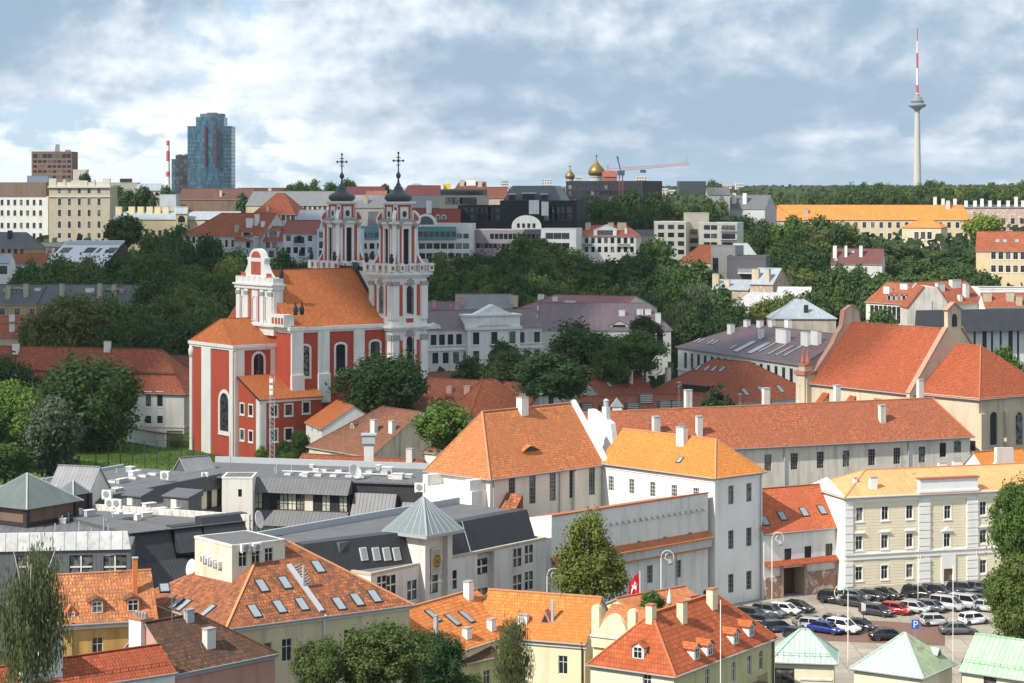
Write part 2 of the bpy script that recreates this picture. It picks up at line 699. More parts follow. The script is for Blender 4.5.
def facade(b, M, L, z0, z1, ops, mi=0, d=0.2):
    """A wall face in M's x-z plane (y into the building) with openings (x0, x1, z0, z1) and their reveals."""
    us = sorted({0.0, L} | {round(u, 3) for o in ops for u in o[:2] if 0 < u < L})
    vs = sorted({z0, z1} | {round(v, 3) for o in ops for v in o[2:4] if z0 < v < z1})
    for u0, u1 in zip(us, us[1:]):
        run = None
        for v0, v1 in list(zip(vs, vs[1:])) + [(None, None)]:
            hole = v0 is None or any(o[0] - 1e-3 <= u0 and u1 <= o[1] + 1e-3 and o[2] - 1e-3 <= v0 and v1 <= o[3] + 1e-3 for o in ops)
            if hole:
                if run:
                    b.face([M @ Vector(q) for q in ((u0, 0, run[0]), (u1, 0, run[0]), (u1, 0, run[1]), (u0, 0, run[1]))], mi)
                run = None
            else:
                run = (run[0], v1) if run else (v0, v1)
    for (a, c, e, g) in [o[:4] for o in ops]:
        for q in (((a, 0, e), (a, d, e), (a, d, g), (a, 0, g)), ((c, 0, g), (c, d, g), (c, d, e), (c, 0, e)),
                  ((a, 0, e), (c, 0, e), (c, d, e), (a, d, e)), ((a, d, g), (c, d, g), (c, 0, g), (a, 0, g))):
            b.face([M @ Vector(p) for p in q], mi)


RECT = [(0, 0), (1, 0), (1, 1), (0, 1)]


class House:
    """A building on a rectangular plan. A and B: its front eave corners, left and right as seen from outside. Local frame: x along the front,
    y into the building, z up from the base. Sides F, R, L, K (front, right, left, back)."""

    def __init__(s, name, label, A, B, wid, base=0.0, cat='building', group=None, wm=M_white, fm=M_frame, tm=None):
        A, B = Vector(A), Vector(B)
        d = B - A
        d.z = 0
        s.L, s.Wd, s.base = d.length, wid, base
        s.h = A.z - base
        s.rz = math.atan2(d.y, d.x)
        s.root = thing(name, label, cat, (A.x, A.y, base), s.rz, group)
        s.M = MT(A.x, A.y, base, s.rz)
        s.Mi = s.M.inverted()
        s.eye = s.Mi @ Vector((0, 0, HC))
        s.wm, s.fm, s.tm = wm, fm, tm or wm
        s.ops = {'F': [], 'R': [], 'L': [], 'K': []}
        s.wins = []
        s.skip = set()
        s.roof = s.root
        s.pl = {}
        s.gab = {}
        s.z0 = 0.0

    def side(s, k):                              # frame of a side: x to the right seen from outside, y into the building
        L, w = s.L, s.Wd
        return {'F': MT(0, 0, 0), 'R': MT(L, 0, 0, pi / 2), 'L': MT(0, w, 0, -pi / 2), 'K': MT(L, w, 0, pi)}[k]

    def len(s, k):
        return s.L if k in 'FK' else s.Wd

    def ray(s, px, py):
        d = Vector(((px - CX) / FPX, 1, -(py - HY) / FPX))
        return s.Mi.to_3x3() @ d

    def hit(s, px, py, p, n):
        d = s.ray(px, py)
        return s.eye + d * ((Vector(p) - s.eye).dot(Vector(n)) / d.dot(Vector(n)))

    def onwall(s, k, px, py):                    # pixel -> (u, z) on a side
        M = s.side(k)
        q = M.inverted() @ s.hit(px, py, M.translation, M.to_3x3() @ Vector((0, 1, 0)))
        return q.x, q.z

    def win(s, k, u, z, w, h, st='ck', **kw):    # one window: centre u, sill z
        s.wins.append((k, u, z, w, h, st, kw))
        s.ops[k].append((u - w / 2, u + w / 2, z, z + h))

    def wpx(s, k, pts, w, h, st='ck', **kw):     # windows by the pixels of their centres
        for px, py in pts:
            u, z = s.onwall(k, px, py)
            s.win(k, u, z - h / 2, w, h, st, **kw)

    def row(s, k, a, b, n, w, h, st='ck', **kw):  # n windows evenly between two pixels, on one level
        ua, za = s.onwall(k, *a)
        ub, zb = s.onwall(k, *b)
        for i in range(n):
            t = i / max(1, n - 1)
            s.win(k, ua + (ub - ua) * t, (za + zb) / 2 - h / 2, w, h, st, **kw)

    def gridw(s, k, n, zs, w, h, st='p', m=None, **kw):
        L = s.len(k)
        m = L / n / 2 if m is None else m
        for z in zs:
            for i in range(n):
                s.win(k, m + (L - 2 * m) * (i / max(1, n - 1) if n > 1 else .5), z, w, h, st, **kw)

    def walls(s, top=None, mats=None, open_top=False):
        top = s.h if top is None else top
        b = MB()
        for k in 'FRLK':
            if k in s.skip:
                continue
            ops = [o for o in s.ops[k] if o[0] > 0.02 and o[1] < s.len(k) - .02 and o[2] > s.z0 and o[3] < top]
            facade(b, s.side(k), s.len(k), s.z0, top, ops, 0)
            if k in s.gab:
                L = s.len(k)
                M = s.side(k)
                b.face([M @ Vector(q) for q in ((0, 0, top), (L, 0, top), (L / 2, 0, s.gab[k]))], 0)
        if not s.gab and not open_top:
            b.face([(0, 0, top - .02), (s.L, 0, top - .02), (s.L, s.Wd, top - .02), (0, s.Wd, top - .02)])
        s.wall = b.build('wall', [s.wm], s.root)
        for k, u, z, w, h, st, kw in s.wins:
            L = s.len(k)
            if not (0.02 < u - w / 2 and u + w / 2 < L - .02 and z > s.z0 and z + h < top):
                continue
            f, p = win_mesh(w, h, st, kw.get('fm', s.fm), kw.get('tm', s.tm), s.wm)
            o = ob('window', f, s.root, s.side(k) @ MT(u, 0, z))
            ob('pane', p, o)
        return s

    # ---- roofs
    def gable(s, rise, rm, hl=0.0, hr=0.0, over=0.45, verge=0.2, t=0.18, cap=None, gutter=True, name='roof'):
        L, w, h = s.L, s.Wd, s.h
        tan = rise / (w / 2)
        zr, ze = h + rise, h - over * tan
        xl = -over if hl else -verge
        xr = L + over if hr else L + verge
        E = [Vector(q) for q in ((xl, -over, ze), (xr, -over, ze), (xr, w + over, ze), (xl, w + over, ze))]
        Rl = Vector((hl if hl else xl, w / 2, zr))
        Rr = Vector((L - hr if hr else xr, w / 2, zr))
        b = MB()
        dz = Vector((0, 0, -t))
        tops = [[E[0], E[1], Rr, Rl], [E[2], E[3], Rl, Rr]]
        if hl:
            tops.append([E[3], E[0], Rl])
        if hr:
            tops.append([E[1], E[2], Rr])
        for f in tops:
            b.face(f, 0)
            b.face([q + dz for q in reversed(f)], 1)
        edges = [(E[0], E[1]), (E[2], E[3])]
        edges += [(E[3], E[0])] if hl else [(Rl, E[0]), (E[3], Rl)]
        edges += [(E[1], E[2])] if hr else [(E[1], Rr), (Rr, E[2])]
        for p, q in edges:
            b.face([p + dz, q + dz, q, p], 1)
        cm = cap or rm
        up = Vector((0, 0, .03))
        b.bar(Rl + up, Rr + up, .30, .14, 2)
        for q, r_, c in ((E[0], Rl, hl), (E[3], Rl, hl), (E[1], Rr, hr), (E[2], Rr, hr)):
            if c:
                b.bar(q + up, r_ + up, .26, .12, 2)
        s.roof = b.build(name, [rm, M_cap, cm], s.root)
        if not hl:
            s.gab['L'] = h + rise - .03
        if not hr:
            s.gab['R'] = h + rise - .03
        if not hl or not hr:
            s.gab.setdefault('x', 0)
        s.pl = {'F': (Vector((0, 0, h)), Vector((0, -tan, 1))), 'K': (Vector((0, w, h)), Vector((0, tan, 1)))}
        if hl:
            s.pl['L'] = (Vector((0, 0, h)), Vector((-rise / hl, 0, 1)))
        if hr:
            s.pl['R'] = (Vector((L, 0, h)), Vector((rise / hr, 0, 1)))
        if gutter:
            g = MB()
            zg = ze - .02
            g.bar((xl, -over - .07, zg), (xr, -over - .07, zg), .13, .12)
            if hl:
                g.bar((xl - .07, w + over, zg), (xl - .07, -over, zg), .13, .12)
            if hr:
                g.bar((xr + .07, -over, zg), (xr + .07, w + over, zg), .13, .12)
            g.build('gutter', M_zinc, s.root)
        return s

    def flat(s, rm, par=0.6, th=0.25, pm=None, over=0.0):
        L, w, h = s.L, s.Wd, s.h
        b = MB()
        b.box(-over, L + over, -over, w + over, h + .003, h + .12, 0)
        s.roof = b.build('roof', [rm], s.root)
        if par:
            b = MB()
            o = .06 + over
            b.box(-o, L + o, -o, th, h - .1, h + par)
            b.box(-o, L + o, w - th, w + o, h - .1, h + par)
            b.box(-o, th, th, w - th, h - .1, h + par)
            b.box(L - th, L + o, th, w - th, h - .1, h + par)
            b.build('parapet', [pm or s.tm], s.root)
        s.pl = {'F': (Vector((0, 0, h + .12)), Vector((0, 0, 1)))}
        return s

    def mansard(s, rise, inset, rm, tm2, over=0.3, ins=None):
        L, w, h = s.L, s.Wd, s.h
        i2 = inset if ins is None else ins
        b = MB()
        o = over
        lo = [(-o, -o, h), (L + o, -o, h), (L + o, w + o, h), (-o, w + o, h)]
        hi = [(i2, inset, h + rise), (L - i2, inset, h + rise), (L - i2, w - inset, h + rise), (i2, w - inset, h + rise)]
        b.grid([[(x, y, z - .3) for x, y, z in lo], lo, hi], 0, close=True)
        b.face(hi, 1)
        b.face([(x, y, z - .3) for x, y, z in reversed(lo)], 0)
        b.bar(hi[0], hi[1], .25, .15, 2)
        s.roof = b.build('roof', [rm, tm2, M_zinc], s.root)
        s.pl = {'F': (Vector((0, -o, h)), Vector((0, -rise / (inset + o), 1))), 'L': (Vector((-o, 0, h)), Vector((-rise / (i2 + o), 0, 1))),
                'R': (Vector((L + o, 0, h)), Vector((rise / (i2 + o), 0, 1))), 'T': (Vector((0, 0, h + rise)), Vector((0, 0, 1)))}
        return s

    # ---- details
    def band(s, z, hh, proud=.12, mat=None, name='cornice', sides='FRL'):
        b = MB()
        p = proud
        L, w = s.L, s.Wd
        if 'F' in sides:
            b.box(-p, L + p, -p, 0, z, z + hh)
        if 'R' in sides:
            b.box(L, L + p, 0, w, z, z + hh)
        if 'L' in sides:
            b.box(-p, 0, 0, w, z, z + hh)
        b.build(name, mat or s.tm, s.root)

    def pil(s, k, u, w, z0, z1, proud=.15, mat=None, name='pilaster'):
        b = MB()
        b.box(u - w / 2, u + w / 2, -proud, .02, z0, z1)
        b.build(name, mat or s.tm, s.root, M=s.side(k))

    def onroof(s, k, px, py):
        p, n = s.pl[k]
        return s.hit(px, py, p, n)

    def chim(s, k, px, py, w=.8, d=.6, hh=1.6, mat=None, cap=True, pots=0, name='chimney', capm=None):
        q = s.onroof(k, px, py)
        b = MB()
        b.box(-w / 2, w / 2, -d / 2, d / 2, -1.2, hh, 0)
        if cap:
            b.box(-w / 2 - .07, w / 2 + .07, -d / 2 - .07, d / 2 + .07, hh, hh + .12, 1)
        for i in range(pots):
            x = -w / 2 + w * (i + .5) / pots
            b.lathe([(.1, hh + .1), (.1, hh + .5), (.13, hh + .55), (.0, hh + .62)], 8, (x, 0, 0), 2)
        b.build(name, [mat or M_white, capm or M_cap, M_grey], s.roof, M=MT(q.x, q.y, q.z))

    def aerial(s, k, px, py, hh=2.6):
        q = s.onroof(k, px, py)
        b = MB()
        b.tube([(0, 0, -.5), (0, 0, hh)], .035, 6)
        b.bar((-.6, 0, hh - .15), (.6, .1, hh - .15), .035, .035)
        for i in range(6):
            x = -.55 + .22 * i
            b.bar((x, -.35 + .03 * i, hh - .15), (x, .35 - .03 * i, hh - .15), .025, .025)
        b.build('aerial', M_grey, s.roof, M=MT(q.x, q.y, q.z, .6))

    def slope(s, k):
        p, n = s.pl[k]
        n = n.normalized()
        x = Vector((-n.y, n.x, 0)).normalized() if abs(n.z) < .999 else Vector((1, 0, 0))
        if k == 'F':
            x = Vector((1, 0, 0))
        u = n.cross(x)
        return x, u, n

    def skyl(s, k, pts, w=.8, hh=1.3, gm=None):
        x, u, n = s.slope(k)
        for px, py in pts:
            q = s.onroof(k, px, py)
            M = Matrix((x, u, n)).transposed().to_4x4()
            M.translation = q
            b = MB()
            b.box(-w / 2 - .13, w / 2 + .13, -hh / 2 - .13, hh / 2 + .13, -.1, .11, 0)
            b.box(-w / 2, w / 2, -hh / 2, hh / 2, .0, .125, 1)
            b.build('skylight', [M_dark, gm or M_skyglass], s.roof, M=M)

    def dorm(s, k, px, py, w=1.3, hh=1.3, rise=.5, wm=None, rm=None, st='c', fm=None, over=.2):
        """A dormer: (px, py) is the middle of its front's foot."""
        q = s.onroof(k, px, py)
        p, n = s.pl[k]
        tan = math.hypot(n.x, n.y) / n.z
        M = MT(q.x, q.y, q.z, {'F': 0, 'R': pi / 2, 'L': -pi / 2}[k])
        dp = hh / tan
        dr = (hh + rise) / tan
        r = w / 2
        b = MB()
        b.face([(-r, 0, -.2), (r, 0, -.2), (r, 0, hh), (-r, 0, hh)], 0)
        for sx in (-r, r):
            b.face([(sx, 0, -.2), (sx, 0, hh), (sx, dp, hh)], 0)
        o = over
        if rise > 0:
            b.face([(-r, 0, hh), (r, 0, hh), (0, 0, hh + rise)], 0)
            e = rise / r * o
            for sx in (-1, 1):
                pts = [Vector((sx * (r + o), -o, hh - e)), Vector((0, -o, hh + rise)), Vector((0, dr, hh + rise)), Vector((sx * (r + o), max(.1, (hh - e) / tan), hh - e))]
                b.face(pts, 1)
                b.face([v - Vector((0, 0, .1)) for v in pts], 1)
                b.face([pts[0], pts[1], pts[1] - Vector((0, 0, .1)), pts[0] - Vector((0, 0, .1))], 1)
        else:
            b.hexa([(-r - o, -o, hh - .02), (r + o, -o, hh - .02), (r + o, dp * 1.9, hh - .02 - rise * .9), (-r - o, dp * 1.9, hh - .02 - rise * .9),
                    (-r - o, -o, hh + .1), (r + o, -o, hh + .1), (r + o, dp * 1.9, hh + .1 - rise * .9), (-r - o, dp * 1.9, hh + .1 - rise * .9)], 1)
        ww, wh = w * .66, hh * .78
        z0 = hh * .1
        b.box(-ww / 2 - .08, -ww / 2, -.06, .02, z0 - .08, z0 + wh + .08, 2)
        b.box(ww / 2, ww / 2 + .08, -.06, .02, z0 - .08, z0 + wh + .08, 2)
        b.box(-ww / 2, ww / 2, -.06, .02, z0 + wh, z0 + wh + .08, 2)
        b.box(-ww / 2, ww / 2, -.06, .02, z0 - .08, z0, 2)
        if 'c' in st:
            b.box(-.035, .035, -.05, .02, z0, z0 + wh, 2)
            b.box(-ww / 2, ww / 2, -.045, .02, z0 + wh * .6, z0 + wh * .6 + .06, 2)
        b.face([(-ww / 2, -.02, z0), (ww / 2, -.02, z0), (ww / 2, -.02, z0 + wh), (-ww / 2, -.02, z0 + wh)], 3)
        b.build('dormer', [wm or s.wm, rm or s.roof.data.materials[0], fm or s.fm, M_glass], s.roof, M=M)

    def pipe(s, k, px, r=.07, mat=None, z1=None):
        u, _ = s.onwall(k, px, 400)
        b = MB()
        z1 = s.h if z1 is None else z1
        b.tube([(u, -.15, 0), (u, -.15, z1 - .5), (u, -.45, z1 - .1)], r, 6)
        b.build('downpipe', mat or M_zinc, s.root, M=s.side(k))


def merge(a, to):
    """Give all parts of House a to House to: one building, one top-level object."""
    K = to.Mi @ a.M
    for c in list(a.root.children):
        c.parent = to.root
        c.matrix_basis = K @ c.matrix_basis
    bpy.data.objects.remove(a.root)


M_skyglass = plain((0.30, 0.35, 0.38), 0.12, 0.0, var=0.5)


# ---------------------------------------------------------------- trees
def crown_mesh(name, seed, nleaf, ls, mat, nc=34, shape='round', core=0.62):
    """A crown about 1 in radius and 2 high (z from -1 to 1): leaf faces spread over many clumps, with gaps between the clumps."""
    r = random.Random(seed)
    cl = []
    for k in range(nc):
        for _ in range(50):
            x, y, z = (r.uniform(-1, 1) for _ in range(3))
            if shape == 'round' and x * x + y * y + z * z < 1 and z > -0.92:
                break
            if shape == 'oval' and (x * x + y * y) / (0.62 if z < 0 else 1 - .45 * z) + z * z < 1:
                break
            if shape == 'cone' and math.hypot(x, y) < (1 - z) / 2 * 0.95:
                break
            if shape == 'pear' and math.hypot(x, y) < .97 * math.sqrt((1 - z) / 1.75):
                break
            if shape == 'weep' and math.hypot(x, y) < .92 * math.sqrt(max(0, 1 - ((z + .1) / 1.08) ** 2)):
                break
        cr = r.uniform(.22, .38) * (.80 if nc > 60 else 1)
        if shape == 'cone':
            cr = .14 + .16 * (1 - z) / 2
        k2 = .86 - cr * .45
        cl.append((x * k2, y * k2, z * k2, cr, r.uniform(.75, 1.2)))
    b = MB()
    for x, y, z, cr, q in cl:
        if core:
            rows = []
            for i in range(1, 5):
                a = pi * i / 5
                rows.append([(x + cr * core * math.sin(a) * math.cos(t) * r.uniform(.75, 1.1), y + cr * core * math.sin(a) * math.sin(t) * r.uniform(.75, 1.1), z + cr * core * math.cos(a)) for t in (2 * pi * j / 6 for j in range(6))])
            b.grid(rows, 0, close=True, caps=True)
    tot = sum(c[3] ** 2 for c in cl)
    for x, y, z, cr, q in cl:
        for _ in range(int(nleaf * cr * cr / tot)):
            while True:
                d = Vector((r.gauss(0, 1), r.gauss(0, 1), r.gauss(0, 1) + .25))
                if d.length > .1:
                    break
            d.normalize()
            rad = cr * q * (r.uniform(.55, 1.0) if r.random() < .85 else r.uniform(1.0, 1.28))
            p = Vector((x, y, z)) + d * rad
            if shape == 'weep' and r.random() < .6:
                p.z -= abs(r.gauss(0, .22))
                p.x += r.gauss(0, .03)
            n = (d * .9 + Vector((r.gauss(0, .6), r.gauss(0, .6), r.gauss(.3, .6)))).normalized()
            t = n.orthogonal().normalized()
            t = Matrix.Rotation(r.uniform(0, 2 * pi), 3, n) @ t
            w = n.cross(t)
            s1 = ls * r.uniform(.6, 1.35)
            s2 = s1 * (r.uniform(.5, .9))
            if shape == 'weep':
                t = Vector((r.gauss(0, .25), r.gauss(0, .25), -1)).normalized()
                w = t.cross(n).normalized()
                s1, s2 = ls * r.uniform(.8, 1.7), ls * .42
            b.face([p - t * s1, p - w * s2 + n * s1 * .18, p + t * s1, p + w * s2 + n * s1 * .12])
    return b.mesh(name, mat, uvs=False)


def trunk_mesh(seed, mat, foot, limbs=6):
    """Trunk and limbs for a crown from z -1 to 1, standing on z = foot."""
    r = random.Random(seed)
    b = MB()
    pts = [(0, 0, foot), (.01, .01, foot * .6), (.03, -.02, -.55), (.0, .03, -.1), (.02, .0, .55)]
    b.tube(pts, [.085, .07, .058, .04, .012], 8)
    for k in range(limbs):
        a = 2 * pi * k / limbs + r.uniform(-.4, .4)
        z = r.uniform(-1.0, .1)
        e = r.uniform(.45, .75)
        b.tube([(0, 0, z), (e * .5 * math.cos(a), e * .5 * math.sin(a), z + .3), (e * math.cos(a), e * math.sin(a), z + .75)], [.035, .022, .007], 6)
    return b.mesh('trunk', mat, True, uvs=False)


LEAFC = {'d': (0.045, 0.090, 0.021), 'm': (0.066, 0.125, 0.025), 'l': (0.115, 0.150, 0.028), 'y': (0.130, 0.200, 0.026), 'g': (0.070, 0.095, 0.055),
         'w': (0.085, 0.116, 0.052), 'c': (0.036, 0.065, 0.026), 'o': (0.088, 0.118, 0.028)}
CR, TRK = {}, {}
LEAFC['p'] = LEAFC['l']
SHAPES = {'g': 'oval', 'w': 'weep', 'c': 'cone', 'p': 'pear'}


def crown(kind, var, det):
    key = (kind, var, det)
    if key not in CR:
        nl, ls = {'far': (3600, .066), 'mid': (8000, .046), 'near': (19000, .030)}[det]
        nc_ = {'far': 36, 'mid': 52, 'near': 84}[det]
        if kind == 'w' and det == 'near':
            nl, nc_ = 11500, 44
        sh = SHAPES.get(kind, 'round' if var % 2 == 0 else 'oval')
        CR[key] = crown_mesh('crown', hash((ord(kind), var, len(det))) % 1000, nl, ls, leaf(LEAFC[kind]), nc=nc_, shape=sh,
                             core=(.25 if kind == 'w' else .42 if kind == 'g' else .5 if det == 'near' else .62))
    return CR[key]


TN = {'c': 'conifer', 'w': 'willow_tree', 'g': 'slender_tree'}


def tree(px, top, wpx, Y, kind='d', label=None, group=None, det=None, base=None, low=None, var=None, trunkmat=None):
    """A tree whose crown is about wpx pixels wide with its top at row top, Y metres away."""
    x = X(px, Y)
    z1 = Z(top, Y)
    z0 = T(x, Y) if base is None else base
    rx = wpx * Y / FPX / 2
    H = z1 - z0
    if low is None:
        ch = min(H * .9, rx * (2.9 if kind not in 'c' else 3.4))
    else:
        ch = z1 - Z(low, Y)
    det = det or ('near' if wpx > 84 else 'mid' if wpx > 47 else 'far')
    t = thing(TN.get(kind, 'broadleaf_tree'), label, 'tree', (x, Y, z0), rnd.uniform(0, 6.28), group)
    v = rnd.randrange(3) if var is None else var
    c = ob('crown', crown(kind, v, det), t)
    c.location = (0, 0, H - ch / 2)
    c.scale = (rx * rnd.uniform(1.08, 1.22), rx * rnd.uniform(1.08, 1.22), ch / 2 * 1.06)
    hz = H - ch / 2
    k = ob('trunk', trunk_mesh(v, trunkmat or M_bark, -2 * hz / ch), t)
    k.location = (0, 0, hz)
    k.scale = (max(rx, 2.2), max(rx, 2.2), ch / 2)
    return t


# ---------------------------------------------------------------- ground
def sheet(name, pts, z, mat, kind='structure', label=None):
    b = MB()
    b.face([(p[0], p[1], z) for p in pts])
    return tag(b.build(name, mat), label, None, None, kind)


gm = Nt('ground', 0.95, 0.2)
_v = gm.coord(rnd_off=False)
_n = gm.noise(_v, 0.02, 6, 0.6)
_n2 = gm.noise(_v, 0.7, 5, 0.6)
_c = gm.mix(gm.ramp(_n, .42, .58), (0.085, 0.083, 0.078), (0.045, 0.062, 0.022))
M_ground = gm.color(gm.mix(gm.math('MULTIPLY', _n2, .5), _c, (0.03, 0.03, 0.025)))
b = MB()
ys = list(range(0, 1600, 50)) + list(range(1600, 4000, 200)) + list(range(4000, 9001, 250))
b.grid([[(x, y, T(x, y)) for x in range(-3600, 3601, 200)] for y in ys])
tag(b.build('ground', M_ground, smooth=True), kind='structure')

pv = Nt('paving', 0.9, 0.25)
_v = pv.coord(rnd_off=False)
_a = pv.noise(_v, 0.15, 6, 0.6)
_b = pv.noise(_v, 2.0, 5, 0.65)
_br = pv.n('ShaderNodeTexBrick', offset=0.0, i_Scale=1.0)
_br.inputs['Color1'].default_value = (0.40, 0.35, 0.28, 1)
_br.inputs['Color2'].default_value = (0.31, 0.275, 0.225, 1)
_br.inputs['Mortar'].default_value = (0.17, 0.155, 0.13, 1)
_br.inputs['Mortar Size'].default_value = 0.05
_br.inputs['Brick Width'].default_value = 3.0
_br.inputs['Row Height'].default_value = 3.0
pv.l(_v, _br.inputs['Vector'])
_k = pv.mix(pv.math('MULTIPLY', pv.ramp(_a, .4, .7), .55), _br.outputs['Color'], (0.22, 0.195, 0.16))
M_paving = pv.color(pv.mix(pv.math('MULTIPLY', pv.ramp(_b, .5, .75), .5), _k, (0.13, 0.12, 0.105)))
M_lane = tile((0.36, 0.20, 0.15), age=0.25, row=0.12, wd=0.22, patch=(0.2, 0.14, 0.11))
sheet('parking_lot', [(26, 262), (92, 262), (92, 345), (26, 325)], 0.006, M_paving)
P0, P1, P2, P3 = W(800, 640, 0), W(945, 646, 0), W(945, 625, 0), W(828, 618, 0)
sheet('brick_lane', [P0, P1, P2, P3], 0.012, M_lane)

b = MB()                                         # worn white bay lines
for k in range(13):
    q = W(842 + k * 11.2, 606 - k * .6, 0)
    b.box(q.x, q.x + .12, q.y - .2, q.y + 4.6, .018, .022)
for k in range(12):
    q = W(868 + k * 10, 620 - k * .5, 0)
    b.box(q.x, q.x + .12, q.y - .2, q.y + 4.6, .018, .022)
bl = Nt('worn_paint', .9, .2)
_v = bl.coord(rnd_off=False)
bl.color(bl.mix(bl.ramp(bl.noise(_v, 2.5, 5, .7), .42, .6), (0.55, 0.54, 0.50), (0.30, 0.27, 0.22)))
tag(b.build('parking_marking', bl.m), kind='structure')

lw = Nt('lawn', 0.95, 0.15)
_v = lw.coord(rnd_off=False)
_c = lw.mix(lw.ramp(lw.noise(_v, .07, 5, .6), .4, .62), (0.075, 0.150, 0.022), (0.120, 0.175, 0.030))
M_lawn = lw.color(lw.mix(lw.math('MULTIPLY', lw.noise(_v, 1.2, 5, .7), .6), _c, (0.03, 0.06, 0.012)))
sheet('lawn', [(-130, 390), (-30, 390), (-18, 505), (-60, 560), (-130, 560)], 0.006, M_lawn)
b = MB()
rr = random.Random(3)
for _ in range(16000):
    x, y = rr.uniform(-96, -42), rr.uniform(425, 545)
    a = rr.uniform(0, pi)
    hgt = rr.uniform(.10, .28)
    c_, s_ = .16 * math.cos(a), .16 * math.sin(a)
    b.face([(x - c_, y - s_, .006), (x + c_, y + s_, .006), (x + c_ * .3, y + s_ * .3, hgt), (x - c_ * .3, y - s_ * .3, hgt)])
tag(ob('grass', b.mesh('grass', leaf((0.085, 0.165, 0.024), .4), uvs=False)), 'mown green grass on the church lawn', 'grass', kind='stuff')

# ---------------------------------------------------------------- colours
ORANGE = (0.60, 0.20, 0.055)
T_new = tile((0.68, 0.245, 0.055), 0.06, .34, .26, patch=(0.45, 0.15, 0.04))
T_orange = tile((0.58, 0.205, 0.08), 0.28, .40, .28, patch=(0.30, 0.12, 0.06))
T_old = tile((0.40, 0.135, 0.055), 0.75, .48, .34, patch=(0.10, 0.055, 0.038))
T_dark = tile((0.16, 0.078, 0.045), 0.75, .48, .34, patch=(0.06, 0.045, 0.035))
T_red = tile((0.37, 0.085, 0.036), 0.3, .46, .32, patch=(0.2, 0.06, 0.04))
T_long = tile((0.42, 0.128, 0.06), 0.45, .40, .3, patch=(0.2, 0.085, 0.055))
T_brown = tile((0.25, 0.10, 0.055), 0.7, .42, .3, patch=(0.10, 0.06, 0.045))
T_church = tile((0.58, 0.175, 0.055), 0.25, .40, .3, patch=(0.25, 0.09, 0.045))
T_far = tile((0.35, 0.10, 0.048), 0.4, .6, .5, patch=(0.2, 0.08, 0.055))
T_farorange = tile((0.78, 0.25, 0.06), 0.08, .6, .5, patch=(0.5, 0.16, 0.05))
M_cream = wall((0.76, 0.68, 0.47), 0.18)
M_ivory = wall((0.74, 0.69, 0.56), 0.2)
M_offw = wall((0.66, 0.64, 0.60), 0.28)
M_greyw = wall((0.52, 0.52, 0.52), 0.25)
M_ochre = wall((0.62, 0.40, 0.14), 0.4)
M_pink = wall((0.56, 0.30, 0.24), 0.3)
M_green = wall((0.62, 0.58, 0.34), 0.3)
M_beige = wall((0.55, 0.46, 0.34), 0.3)
M_red = wall((0.47, 0.085, 0.05), 0.16)
M_slate = seam((0.10, 0.104, 0.112), .62, .5)
M_slate2 = seam((0.12, 0.123, 0.13), .62, .5)
M_black = seam((0.035, 0.038, 0.043), .55, .5)
M_felt = seam((0.125, 0.127, 0.133), 1.1, .9)
M_felt2 = plain((0.15, 0.15, 0.155), .9, var=.7)
M_copper = seam((0.42, 0.57, 0.47), .62, .6, rust=.10)
M_copper2 = seam((0.34, 0.56, 0.34), .62, .6, rust=.05)
M_rcap = plain((0.42, 0.14, 0.07), .8)
M_ridge = plain((0.60, 0.27, 0.13), .85, var=.4)
M_purple = seam((0.125, 0.078, 0.088), .8, .5)
M_zincroof = seam((0.30, 0.34, 0.38), .8, .5, rust=.15)

# ---------------------------------------------------------------- white tower house and the wing in front of it
h = House('tower_house', 'tall white four-storey tower house with a bright orange hipped roof', W(600, 460, 19), W(715, 475, 19), 10.2, wm=M_white, fm=M_grey)
h.gable(4.4, T_new, hr=4.6, over=.5, cap=M_ridge)
h.row('F', (611, 482), (696, 497), 5, 1.15, 2.2, 'b', fm=M_frame)
for y in (505, 549.5, 593, 635):
    h.row('R', (731, y - 9.5), (749, y - 13), 2, 1.15, 2.7, 'b')
h.chim('F', 682, 443, 1.5, 1.0, 2.3, pots=4)
h.skyl('F', [(680, 460)], .7, 1.0)
h.walls()
h.pipe('F', 604, .08, M_frame)
h.pipe('R', 760, .08)
h.aerial('F', 648, 434)
h.band(17.85, .4, .12, M_white)
lm = MB()
lm.bar((0, 0, 0), (0, -1.6, .2), .07, .07)
lm.bar((0, -.8, -.7), (0, -1.4, .15), .05, .05)
lm.lathe([(.03, .2), (.28, 0), (.3, -.3), (.1, -.5)], 8, (0, -1.6, 0))
u_, z_ = h.onwall('F', 712, 590)
lm.build('wall_lamp', M_dark, h.root, M=MT(u_, 0, z_))

h = House('palace_wing', 'long pale two-tier wing with a blank upper wall and two tiled ledges', W(552, 516, 16.5), W(708, 492.5, 16.5), 11, wm=wall((0.70, 0.69, 0.66), .3), fm=M_grey)
b = MB()
b.hexa([(-.1, -.15, 16.4), (h.L, -.15, 16.4), (h.L, 11, 14.3), (-.1, 11, 14.3), (-.1, -.15, 16.6), (h.L, -.15, 16.6), (h.L, 11, 14.5), (-.1, 11, 14.5)])
b.build('roof', M_rcap, h.root)
h.row('F', (558, 553), (690, 541), 6, .75, 1.0, 'p')
h.row('F', (650, 576), (706, 562), 3, 1.15, 2.5, 'b')
h.row('F', (697, 607), (708, 604), 2, 1.15, 2.4, 'b')
h.skip = {'R', 'L', 'K'}
h.walls(open_top=True)
h.pipe('F', 676, .08, z1=9.2)
h.pipe('F', 585, .08, z1=9.2)
ze = 10.6
b = MB()
b.hexa([(-.3, -1.1, ze - .55), (h.L, -1.1, ze - .55), (h.L, 0, ze), (-.3, 0, ze), (-.3, -1.1, ze - .4), (h.L, -1.1, ze - .4), (h.L, 0, ze + .45), (-.3, 0, ze + .45)])
